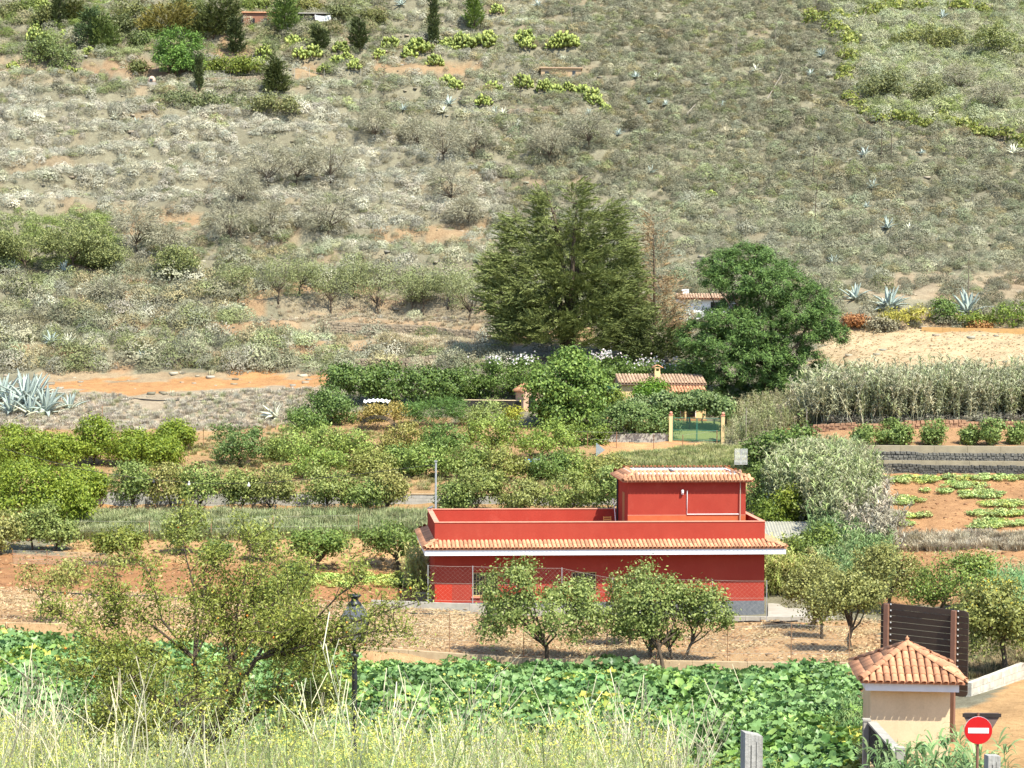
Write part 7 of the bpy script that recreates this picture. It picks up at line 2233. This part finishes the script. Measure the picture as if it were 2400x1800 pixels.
# clods and stones on the tilled soil
def clod(name, seed):
    r = np.random.default_rng(seed)
    V_ = np.array([(x, y, z) for z in (-.3, .5) for x, y in ((-1, -1), (1, -1), (1, 1), (-1, 1))], float) * .5 * (.7 + .5 * r.random((8, 3)))
    return mesh_np(name, V_, np.array([(0, 3, 2, 1), (4, 5, 6, 7), (0, 1, 5, 4), (1, 2, 6, 5), (2, 3, 7, 6), (3, 0, 4, 7)]), SM('clod_soil', .8, 1.0, 0), r.random(8), True)
cld = [clod('clod', s) for s in range(4)]
def clods(name, label, n, d0, d1, u0, u1, poly, cols, s0, s1):
    p, u, v = field_pts(n, d0, d1, u0, u1)
    if poly:
        k = inpoly(u, v, poly)
        p = p[k]
    m_ = len(p)
    s_ = s0 + (s1 - s0) * rs.random(m_) ** 3
    scatter(name, label, 'clods', cld, p, rs.random(m_) * 6.28, s_, pal(m_, cols, [1] * len(cols)))
clods('field_clods', 'clods of earth scattered over the dry field', 5200, 92.8, 107, -250, 2080, None, [(.40, .25, .14), (.34, .2, .11), (.5, .36, .22)], .05, .26)
clods('bank_clods', 'clods and stones on the red soil left of the house', 3600, 106, 132, -250, 1010, None, [(.36, .19, .1), (.45, .28, .15), (.3, .15, .08)], .05, .28)
clods('red_field_clods', 'clods on the red field at the right', 4200, 107, 152, 1950, 2800, [(1900, 1420), (1900, 1108), (2900, 1108), (2900, 1420)], [(.36, .2, .11), (.44, .27, .15), (.3, .16, .09)], .05, .26)
clods('hill_stones', 'loose stones on the hillside', 5000, 165, 335, -350, 2750, None, [(.36, .34, .29), (.28, .25, .2), (.42, .36, .28)], .1, .7)

# squash plants: broad lobed leaves on stalks
def squash_mesh(name, seed, nleaf=46, R=.85, m=None):
    r = np.random.default_rng(seed)
    parts = []
    ang = np.linspace(0, 2 * math.pi, 11)[:-1]
    lobes = np.array([1, .72, 1, .75, 1, .62, 1, .75, 1, .72])
    for k in range(nleaf):
        a, q = r.random() * 6.28, math.sqrt(r.random()) * R
        h = (.30 + .38 * r.random()) * (1.12 - .35 * q / R)
        c = np.array([q * math.cos(a), q * math.sin(a), h])
        rad = .095 + .075 * r.random()
        nrm = unit(np.array([math.cos(a) * .45, math.sin(a) * .45, 1.0]) + r.normal(size=3) * .35)
        t1 = unit(np.cross(nrm, r.normal(size=3)))
        t2 = np.cross(nrm, t1)
        ring = c + (t1 * np.cos(ang)[:, None] + t2 * np.sin(ang)[:, None]) * (lobes * rad)[:, None] + nrm * (.05 * (lobes - .8) + .03 * r.normal(size=10))[:, None]
        V_ = np.concatenate([[c - nrm * .04], ring])
        Fc = np.array([[0, 1 + i, 1 + (i + 1) % 10, 1 + (i + 2) % 10] for i in range(0, 10, 2)])
        parts.append((V_, Fc, np.full(11, r.random())))
        st = np.array([[c * np.array([.5, .5, 0]), c * np.array([.75, .75, .6]), c - nrm * .04]])
        parts.append(strips(st, np.full((1, 3), .02), r))
    return mesh_np(name, *join(parts)[:2], m, join(parts)[2])
SQ = leafmat('squash_leaf', (.080, .175, .042), (.285, .440, .165), .25, .42, True, .4)
sqm = [squash_mesh('squash_plant', s, m=SQ) for s in range(5)]
p, u, v = field_pts(2600, 68, 91.6, -420, 2040)
edge = 1985 + (v - 1580) * .35
k = (u < edge) & ~((u > 300) & (u < 470) & (v < 1560) & (rs.random(len(p)) < .5))
k &= vnoise(p[:, 0], p[:, 1], 1.8, 51) > .2
p, u, v = p[k], u[k], v[k]
n = len(p)
s_ = .6 + .55 * rs.random(n) + .6 * vnoise(p[:, 0], p[:, 1], 3.2, 12)
s_ *= np.where((p[:, 1] > 88.5) & (u > 620), .5 + .5 * (vnoise(p[:, 0], p[:, 1], 2.5, 19) > .55), 1)
scatter('squash_crop', 'broad-leaved green squash plants filling the near field', 'squash crop', sqm, p, rs.random(n) * 6.28, s_, pal(n, [(1, 1, 1), (1.15, 1.1, .8), (.82, .88, .95), (2.2, 1.35, .8)], [3, 1.2, 1, .22], jit=.14))
# squash rows on the red field
rows = [(2130, 1128, 70, 9), (2330, 1124, 120, 7), (2260, 1142, 60, 8), (2090, 1178, 75, 9), (2300, 1160, 60, 6), (2120, 1212, 60, 5), (2290, 1165, 55, 8), (2345, 1185, 60, 8), (2200, 1155, 36, 4), (2330, 1208, 60, 7), (2380, 1208, 50, 6), (2100, 1232, 50, 6), (2340, 1230, 65, 8), (2310, 1238, 50, 5)]
pts = []
for (u0, v0, ru, rv) in rows:
    m_ = int(ru * rv * .06)
    for _ in range(m_):
        a, q = rs.random() * 6.28, math.sqrt(rs.random())
        pts.append((u0 + ru * q * math.cos(a), v0 + rv * .85 * q * math.sin(a)))
gp = np.array([G(a, b) for a, b in pts])
scatter('squash_rows', 'low squash plants in patches on the red field', 'squash crop', sqm, gp, rs.random(len(gp)) * 6.28, .34 + .2 * rs.random(len(gp)), pal(len(gp), [(2.3, 1.6, 1.8), (2.6, 1.7, 1.4), (1.9, 1.45, 1.6)], [2, 1, 2], jit=.1))
mel = thing('pumpkin', 'pale yellow pumpkin lying on the squash patch', 'pumpkin', G(2145, 1122))
MB().lathe([(.0, 0), (.16, .03), (.24, .14), (.2, .26), (.06, .3), (.0, .29)], 12).build('fruit', mat('pumpkin_skin', (.62, .42, .1)), mel, True)
MB().tube([(0, 0, .28), (.03, 0, .38)], [.03, .02], 5).build('stalk', TWIG, mel)
# withered squash in front of the house's left side
p = np.array([G(a, b) for a, b in zip(rs.uniform(660, 990, 130), rs.uniform(1352, 1378, 130))])
scatter('withered_squash', 'withered yellow squash leaves on red soil left of the house', 'squash crop', sqm, p, rs.random(130) * 6.28, .3 + .25 * rs.random(130), pal(130, [(3.2, 1.9, 1.6), (2.4, 1.6, 1.3)], [1, 1]))

# canes
CN = SM('cane_leaf', .6, 1.0, .25)
canes = [cane('cane_clump', CN, 60 + s, 1.0, 22, .24, .021, 6) for s in range(4)]
def reeds(name, label, n, poly, cols, w_, h0, h1, d=None, wd=1.15, meshes=None, d0=40, d1=200, lean=0.0):
    u = np.array([q[0] for q in poly]); v = np.array([q[1] for q in poly])
    p, uu_, vv_ = field_pts(n * 6, d0, d1, u.min(), u.max())
    k = np.nonzero(inpoly(uu_, vv_, poly))[0][:n]
    p = p[k]
    h = h0 + (h1 - h0) * rs.random(len(p))
    S3 = np.stack([h * wd, h * wd, h], 1)
    tl = rs.normal(size=(len(p), 2)) * .08 + np.array([0, lean])
    return scatter(name, label, 'reeds', meshes or canes, p - np.array([0, 0, .05]), rs.random(len(p)) * 6.28, S3, pal(len(p), cols, w_), tilt=tl)
reeds('reed_bed', 'tall pale reed bed behind the row of small shrubs', 900, [(1905, 992), (1930, 945), (2800, 938), (2800, 990)], [(.50, .51, .34), (.57, .55, .40), (.40, .45, .25)], [3, 2, 2], 2.5, 3.6, d0=150, d1=162)
reeds('dead_reeds', 'grey dead canes lying at the foot of the reed bed', 260, [(1940, 1000), (1950, 978), (2800, 968), (2800, 996)], [(.52, .50, .43), (.44, .42, .36)], [1, 1], .5, 1.0, d0=149, d1=156, wd=2.2)
reeds('cane_thicket', 'dense pale cane thicket right of the red house', 430, [(1830, 1190), (1880, 1150), (1975, 1145), (2000, 1190), (2010, 1260), (1970, 1280), (1930, 1240)], [(.45, .49, .28), (.53, .53, .35), (.34, .41, .18)], [3, 2, 2], 2.5, 3.7, d0=122, d1=142)
reeds('cane_thicket_upper', 'pale canes rising beside the dark fig bush', 200, [(1800, 1110), (1850, 1085), (1990, 1095), (2010, 1130), (1880, 1150)], [(.42, .45, .27), (.32, .40, .19)], [2, 2], 2.0, 2.8, d0=134, d1=145)
reeds('dry_canes', 'grey dry canes leaning at the edge of the red field', 130, [(1985, 1300), (1995, 1190), (2030, 1190), (2080, 1290), (2060, 1330)], [(.50, .46, .37), (.42, .38, .30)], [2, 1], 1.8, 3.2, d0=114, d1=138, lean=.3)
reeds('green_reeds', 'blue-green reeds between the shrubs right of the house', 460, [(1905, 1330), (1930, 1250), (1985, 1240), (2060, 1320), (2085, 1405), (2010, 1425), (1960, 1400)], [(.25, .38, .16), (.34, .46, .21), (.44, .50, .26)], [3, 2, 1], 1.3, 2.3, d0=108, d1=130)
reeds('corn_left', 'drying corn stalks against the left side of the house', 34, [(975, 1385), (980, 1352), (1001, 1352), (1001, 1388)], [(.66, .60, .28), (.48, .54, .2)], [1, 1], 1.7, 2.3, d0=108, d1=118)
reeds('corn_right', 'drying corn stalks between the house and the shed', 120, [(1800, 1398), (1800, 1350), (1850, 1335), (1880, 1390)], [(.70, .63, .28), (.52, .57, .2), (.42, .5, .16)], [1, 1, 1], 1.6, 2.4, d0=110, d1=122)
reeds('path_weeds', 'dry weeds between the gate pillar and the pine', 190, [(1702, 1062), (1705, 975), (1760, 950), (1900, 940), (1905, 1000), (1840, 1015), (1760, 1045)], [(.50, .48, .30), (.40, .43, .22), (.56, .5, .36)], [2, 2, 1], .7, 1.9, d0=146, d1=163)
reeds('weed_tangle', 'green weeds behind the trees at the right edge', 170, [(2330, 1500), (2350, 1400), (2480, 1380), (2480, 1530)], [(.24, .42, .18), (.34, .5, .24)], [1, 1], 1.2, 2.2, d0=84, d1=114)
bigc = [cane('reed_clump', CN, 90 + s, 1.0, 13, .34, .032, 3) for s in range(3)]
reeds('roadside_reeds', 'broad-leaved green reeds below the kiosk and road sign', 75, [(2105, 1990), (2110, 1860), (2330, 1880), (2330, 2010)], [(.24, .37, .16), (.34, .46, .22), (.17, .29, .12)], [2, 2, 1], 1.0, 2.1, d0=46, d1=58, meshes=bigc)
reeds('kiosk_reeds', 'dark reeds at the squash edge beside the kiosk wall', 46, [(1975, 1760), (1985, 1690), (2030, 1690), (2035, 1790)], [(.2, .33, .12), (.3, .4, .17)], [1, 1], .8, 1.4, d0=60, d1=80, meshes=bigc)

# fennel and tall dry stalks on the near slope
def fennel(name, seed, m, mf, H=1.0, umb=5):
    r = np.random.default_rng(seed)
    st, fl = [], []
    for s in range(2):
        b0 = np.array([r.normal() * .06, r.normal() * .06, 0])
        top = b0 + np.array([r.normal() * .16, r.normal() * .16, H * r.uniform(.75, 1.05)])
        st.append(strips(np.linspace(0, 1, 4)[None, :, None] * (top - b0) + b0, np.full((1, 4), .0065), r))
        for k in range(umb):
            f = r.uniform(.35, 1)
            p0 = b0 + (top - b0) * f
            p1 = p0 + np.array([r.normal() * .12, r.normal() * .12, .12 + .14 * r.random()])
            st.append(strips(np.stack([p0, (p0 + p1) / 2 + r.normal(size=3) * .01, p1])[None], np.full((1, 3), .0045), r))
            nf = 5
            c = p1 + np.stack([r.normal(size=nf) * .035, r.normal(size=nf) * .035, r.normal(size=nf) * .006], 1)
            fl.append(quads(c, np.tile([0, 0, 1.0], (nf, 1)) + r.normal(size=(nf, 3)) * .3, rdir(nf, r), .024, .018, r))
        nh = 60
        f = r.uniform(.05, .8, nh)[:, None]
        c = b0 + (top - b0) * f + r.normal(size=(nh, 3)) * np.array([.11, .11, .05])
        st.append(quads(c, rdir(nh, r), r.normal(size=(nh, 3)) + np.array([0, 0, .9]), .13, .0045, r))
    V1, F1, R1 = [np.concatenate(x) if False else x for x in join_mixed(st)]
    V2, F2, R2 = join(fl)
    me = mesh_np(name, np.concatenate([V1, V2]), np.concatenate([F1, F2 + len(V1)]), m, np.concatenate([R1, R2]))
    me.materials.append(mf)
    mi = np.zeros(len(F1) + len(F2), np.int32)
    mi[len(F1):] = 1
    me.polygons.foreach_set('material_index', mi)
    return me
def join_mixed(parts):
    return join(parts)
FS = SM('fennel_stem', .6, 1.0, .3)
FY = leafmat('fennel_flower', (.50, .50, .08), (.68, .66, .16), .3)
fen = [fennel('fennel', 200 + s, FS, FY) for s in range(5)]
p, u, v = field_pts(3600, 23, 58, -300, 2100)
lim = np.where(u < 1500, 1.0, np.clip((1900 - u) / 400, 0, 1) * .8)
fn_ = vnoise(p[:, 0], p[:, 1], 4.5, 61) * .65 + vnoise(p[:, 0], p[:, 1], 1.7, 62) * .35
lim = lim * np.where(u > 1000, .75, 1)
k = rs.random(len(p)) < lim * np.clip((fn_ - .30) * 3.0, .08, 1)
k &= ~((u > 250) & (u < 620) & (p[:, 1] < 34) & (rs.random(len(p)) < .3))
p, u, fn_ = p[k], u[k], fn_[k]
n = len(p)
h = (.7 + .75 * rs.random(n) ** 1.5 + .7 * np.clip(fn_ - .35, 0, 1)) * np.where(u < 1600, 1, .6)
scatter('fennel_weeds', 'tangle of flowering yellow-green fennel in front of the squash', 'weeds', fen, p, rs.random(n) * 6.28, np.stack([h * 1.15, h * 1.15, h], 1), pal(n, [(.44, .54, .22), (.54, .60, .31), (.35, .47, .18)], [3, 2, 2]), tilt=rs.normal(size=(n, 2)) * .12)
DS = SM('dry_stalk', .8, 1.0, .2)
def dry_stalks(name, seed, nst=7):
    r = np.random.default_rng(seed)
    prt = []
    for k in range(nst):
        b0 = np.array([r.normal() * .08, r.normal() * .08, 0])
        top = np.array([r.normal() * .28, r.normal() * .28, r.uniform(.6, 1.0)])
        mid = (b0 + top) / 2 + r.normal(size=3) * .03
        prt.append(strips(np.stack([b0, mid, top])[None], np.array([[.009, .007, .003]]), r))
        for j in range(4):
            s0 = mid + (top - mid) * r.random()
            e0 = s0 + np.array([r.normal() * .1, r.normal() * .1, .16])
            prt.append(strips(np.stack([s0, (s0 + e0) / 2, e0])[None], np.full((1, 3), .005), r))
    return mesh_np(name, *join(prt)[:2], DS, join(prt)[2])
dst = [dry_stalks('dry_stalks', 300 + s) for s in range(4)]
p, u, v = field_pts(240, 25, 52, -200, 1650)
n = len(p)
h = 1.0 + 1.6 * rs.random(n) ** 2.2
scatter('dry_stalks', 'pale dry stalks standing above the fennel', 'weeds', dst, p, rs.random(n) * 6.28, np.stack([h, h, h], 1), pal(n, [(.66, .63, .46), (.58, .55, .39)], [1, 1]))

# ------------------------------------------------------------------ prickly pears and agaves
def pear_cactus(name, seed, npad=95):
    r = np.random.default_rng(seed)
    parts = []
    for k in range(npad):
        d = rdir(1, r)[0]
        d[2] = abs(d[2])
        c = d * np.array([1, 1, 1.05]) * (.35 + .65 * r.random() ** .5)
        ax = unit(np.array([d[0] * .6, d[1] * .6, .9]) + r.normal(size=3) * .4)
        nr = unit(np.cross(ax, r.normal(size=3)))
        sd_ = np.cross(nr, ax)
        a = np.linspace(0, 2 * math.pi, 9)[:-1]
        R = .12 + .08 * r.random()
        ring = c + (ax * (np.cos(a) * 1.35)[:, None] + sd_ * np.sin(a)[:, None]) * R
        V_ = np.concatenate([ring, [c + nr * .045, c - nr * .045]])
        Fc = np.array([[8, i, (i + 1) % 8, (i + 2) % 8] for i in range(0, 8, 2)] + [[9, (i + 2) % 8, (i + 1) % 8, i] for i in range(0, 8, 2)])
        parts.append((V_, Fc, np.full(10, r.random())))
    Vv, Ff, Rv = join(parts)
    return mesh_np(name, Vv, Ff, LM['cactus'], Rv)
pcm = [pear_cactus('prickly_pear', s) for s in range(5)]
trunkm = MB().tube([(0, 0, -.3), (.05, 0, .3), (.1, .05, .7)], [.12, .09, .05], 6).mesh('stem', BARKPALE)
pc_rank = {}
for q_ in sorted(pc_at):
    z_ = 'a' if q_[1] < 165 and q_[0] > 560 else ('b' if q_[0] > 560 else 'c')
    pc_rank[q_] = sum(1 for k_ in pc_rank if k_[0] <= 560 and z_ == 'c' or k_[0] > 560 and (z_ == 'a') == (k_[1] < 165) and z_ != 'c') + 1
for k, (uu_, vv_, r_) in enumerate(pc_at):
    b = G(uu_, vv_ + r_ * .7)
    s = r_ * b[1] / F * 1.25
    rt = thing('prickly_pear', 'prickly pear clump %s, %s from the left' % ('above the hillside fence' if vv_ < 165 and uu_ > 560 else ('around the ruined hut' if uu_ > 560 else 'at the top left'), nth(pc_rank[uu_, vv_, r_])) if uu_ != 1665 else 'single prickly pear clump alone in the grey scrub', 'cactus', b, random.random() * 6, group='prickly pears %s' % ('above the terrace fence' if vv_ < 165 and uu_ > 560 else ('around the ruined hut' if uu_ > 560 else 'at the top left')))
    o = obj('pads', pcm[k % 5], rt)
    o.scale = (s, s, s * 1.05)
    f_ = .85 + .3 * random.random()
    o.color = (f_, f_, f_ * .9, 1)
    o = obj('stem', trunkm, rt)
    o.scale = (s, s, s)
# creeping bright band down the right of the hill
crp = [dome_bush('creeper', leafmat('creeper_leaf', (.12, .165, .03), (.36, .37, .085), .25), 260, .24, .17, 500 + s, .8, thin=False) for s in range(3)]
for k, (uu_, vv_, r_) in enumerate(band):
    b = G(uu_, vv_ + r_ * .5)
    s = r_ * b[1] / F * 1.45
    rt = thing('creeper_bush', 'bright yellow-green creeper bush in the band running down the right hillside', 'bush', b, random.random() * 6, group='bright creeper bushes on the right hillside')
    o = obj('crown', crp[k % 3], rt)
    o.scale = (s, s, s)
    f_ = .8 + .35 * random.random()
    o.color = (f_, f_, f_, 1)
    o = obj('stems', twm, rt)
    o.scale = (s, s, s)
# agaves
agave('large blue-green agave with a tall stalk at the right above the pale field', G(2268, 738), 2.7, 28, stalk=6.0)
agave('blue-green agave left of the stalked one on the bank', G(2082, 725), 2.5, 26)
agave('smaller grey agave left of the pair on the bank', G(2005, 704), 1.9, 22)
agave('small agave just above the pine crown', G(1952, 622), 1.3, 16)
agave('tallest blue-green agave of the group at the left edge', G(62, 950), 3.2, 30, dry=.4)
agave('spreading pale agave in front of the tallest one', G(108, 968), 2.6, 26, dry=.5)
agave('agave cut by the left edge of the picture', G(6, 938), 2.7, 24)
agave('agave low at the left edge in dry grass', G(25, 970), 2.2, 22, dry=.5)
agave('small separate agave right of the left-edge group', G(165, 962), 1.6, 18)
agave('pale agave at the foot of the left-edge group', G(70, 972), 2.0, 20, dry=.6)
agave('grey agave behind the tallest one of the left-edge group', G(85, 935), 2.3, 22, dry=.3)
fa = G(648, 985)
agave('fallen pale agave lying on the stubble slope', fa + np.array([0, 0, .25]), 1.7, 18, AGAVEDRY, tilt=-1.2)
for k, (uu_, vv_, s) in enumerate(small):
    b = G(uu_, vv_)
    hz_ = 'on the upper hillside' if b[1] > 215 else 'on the terraced banks at the left'
    agave('small agave rosette growing in the scrub %s' % hz_, b + np.array([0, 0, .2]), s * 1.0, 17, AGAVEDRY if k % 3 == 0 else AGAVE, group='small agaves %s' % hz_, single=False)
# dry flower stalks of agaves
for uu_, vv_, hh, m_ in ((900, 225, 5, BARK), (1220, 240, 5, BARK), (1810, 270, 6, BARK), (1865, 235, 5.5, BARK), (2065, 375, 7, BARK), (2090, 375, 6, BARK), (1905, 420, 6, BARK), (1910, 525, 6, BARK), (2300, 275, 5, BARK), (1500, 225, 4, BARK), (1540, 215, 5, BARK), (1500, 390, 5, BARK), (1340, 70, 5, BARKPALE), (1816, 100, 4, BARKPALE), (1725, 130, 4, BARKPALE)):
    b = G(uu_, vv_)
    hh *= .8
    rt = thing('agave_stalk', '%s dry agave flower stalk standing in the hillside scrub' % ('dark' if m_ is BARK else 'pale'), 'stalk', b, random.random() * 6, group='%s dry agave stalks' % ('dark' if m_ is BARK else 'pale'))
    MB().tube([(0, 0, -.2), (.1, 0, hh * .5), (.3, .1, hh)], [.05, .035, .02], 5).build('stem', m_, rt)
    mb = MB()
    for k in range(6):
        z = hh * (.7 + .05 * k)
        a = k * 2.1
        mb.tube([(.2, .05, z), (.2 + .35 * math.cos(a), .05 + .35 * math.sin(a), z + .12)], [.03, .05], 4)
    mb.build('side_branches', m_, rt)
# fallen pale stalks lying in the scrub
for (ua, va, ub_, vb_) in ((1795, 250, 1832, 190), (1850, 215, 1895, 160), (2005, 85, 2030, 40), (1075, 245, 1110, 262), (360, 265, 372, 278), (1610, 280, 1630, 260)):
    a_, b_ = G(ua, va), G(ub_, vb_)
    rt = thing('fallen_stalk', 'fallen bleached agave stalk lying across the scrub', 'stalk', a_, group='fallen bleached stalks on the hillside')
    dd_ = (b_ - a_) + np.array([0, 0, .9])
    MB().tube([(0, 0, .7), dd_ * .5 + np.array([0, 0, .35]), dd_], [.09, .07, .04], 5).build('stem', BARKPALE, rt)
    MB().tube([dd_ * .8, dd_ * .85 + np.array([.3, 0, .3])], [.03, .02], 4).build('side_branches', BARKPALE, rt)

# ------------------------------------------------------------------ near plum tree with orange fruit
r = np.random.default_rng(42)
tb_ = P(478, 1790, 34.0)
tbase = np.array([tb_[0], 34.0, float(zt(tb_[0], 34.0))])
plum = thing('plum_tree', 'sprawling plum tree with small orange fruit in the left foreground', 'tree', tbase)
def rel(u, v, d):
    return P(u, v, d) - tbase
fork = rel(480, 1750, 34)
mainl = [(600, 1545, 33.6), (455, 1545, 34.2), (330, 1600, 33.8), (640, 1640, 34.3), (540, 1560, 34.6), (380, 1680, 33.4)]
tips = [[(760, 1440, 33.2), (1000, 1405, 32.8), (880, 1500, 33.4), (700, 1400, 34.2), (860, 1350, 33.0), (950, 1480, 32.9)], [(420, 1215, 34.6), (330, 1300, 34.2), (500, 1290, 34.8), (250, 1370, 34), (560, 1350, 35)],
        [(200, 1480, 33.2), (120, 1430, 33.6), (160, 1580, 33), (260, 1400, 34)], [(760, 1560, 34.8), (700, 1690, 33.8), (690, 1480, 35), (780, 1640, 34.2)], [(640, 1300, 35), (590, 1250, 34.8), (700, 1330, 34.4), (480, 1400, 35.2), (640, 1430, 35)], [(260, 1660, 33), (190, 1700, 33.4), (330, 1740, 32.8), (280, 1560, 33.2)]]
mb = MB()
mb.tube([(0, 0, -.3), (.03, 0, .3), fork * .6, fork], [.13, .10, .09, .08], 8)
nodes = []
for ml_, tl in zip(mainl, tips):
    a = rel(*ml_)
    mid = (fork + a) / 2 + r.normal(size=3) * .06
    mb.tube([fork, mid, a], [.062, .05, .038], 7, False)
    nodes += [(fork + (a - fork) * f, .3) for f in (.4, .6, .8, 1)]
    for tp in tl:
        b = rel(*tp)
        m1 = a + (b - a) * .4 + r.normal(size=3) * .07 + np.array([0, 0, .06])
        m2 = a + (b - a) * .75 + r.normal(size=3) * .05 + np.array([0, 0, .05])
        mb.tube([a, m1, m2, b], [.026, .019, .012, .004], 6, False)
        path = [a, m1, m2, b]
        for k in range(20):
            f = r.uniform(.1, 1) * 3
            i = min(int(f), 2)
            s0 = path[i] + (path[i + 1] - path[i]) * (f - i)
            e0 = s0 + unit(rdir(1, r)[0] + unit(b - a) * .5 + np.array([0, 0, .35])) * r.uniform(.25, .75)
            mb.tube([s0, (s0 + e0) / 2 + r.normal(size=3) * .03, e0], [.010, .007, .003], 4, False)
            nodes += [(s0 + (e0 - s0) * q, .09) for q in (.2, .4, .6, .8, 1)]
        nodes += [(m1, .15), (m2, .12), (b, .1)]
# dense inner growth
anch = np.array([n_[0] for n_ in nodes])
for k in range(300):
    c = rel(490 + r.normal() * 120, 1630 + r.normal() * 85, 34 + r.normal() * .7)
    a = anch[np.argmin(((anch - c) ** 2).sum(1))]
    mb.tube([a, (a + c) / 2 + r.normal(size=3) * .03, c], [.011, .008, .003], 4, False)
    nodes += [(c, .12), ((a + c) / 2, .1)]
mb.build('trunk', BARK, plum, True)
cc = np.array([n_[0] for n_ in nodes])
rr = np.array([n_[1] for n_ in nodes])
uq, vq = proj(cc + tbase)
kp = ~((abs(uq - 832) < 46) & (vq > 1370) & (vq < 1560) & (r.random(len(cc)) < .12))
cc, rr = cc[kp], rr[kp]
npl_ = 15
c = np.repeat(cc, npl_, 0) + r.normal(size=(len(cc) * npl_, 3)) * np.repeat(rr, npl_)[:, None]
nr = unit(rdir(len(c), r) + np.array([0, -.2, .6]))
tt = unit(np.cross(nr, rdir(len(c), r)) + np.array([0, 0, -.3]))
Ls = .062 * (.6 + .8 * r.random(len(c)))
Vv, Ff, Rv = quads(c, nr, tt, Ls, Ls * .42, r)
obj('crown', mesh_np('plum_crown', Vv, Ff, LM['plum'], Rv), plum)
fb = MB()
for k in r.choice(len(cc), 85, replace=False):
    q = cc[k] + r.normal(size=3) * .05
    fb.lathe([(.0, -.022), (.016, -.014), (.022, 0), (.016, .014), (.0, .022)], 6, tuple(q))
fo = fb.build('fruit', mat('plum_skin', (.72, .20, .03), (.65, .28, .05), 9, .5), plum, True)
fo['kind'] = 'stuff'
for o in list(COL.objects):
    if o.get('kind') == 'structure' and not o.get('category'):
        o['category'] = o.name
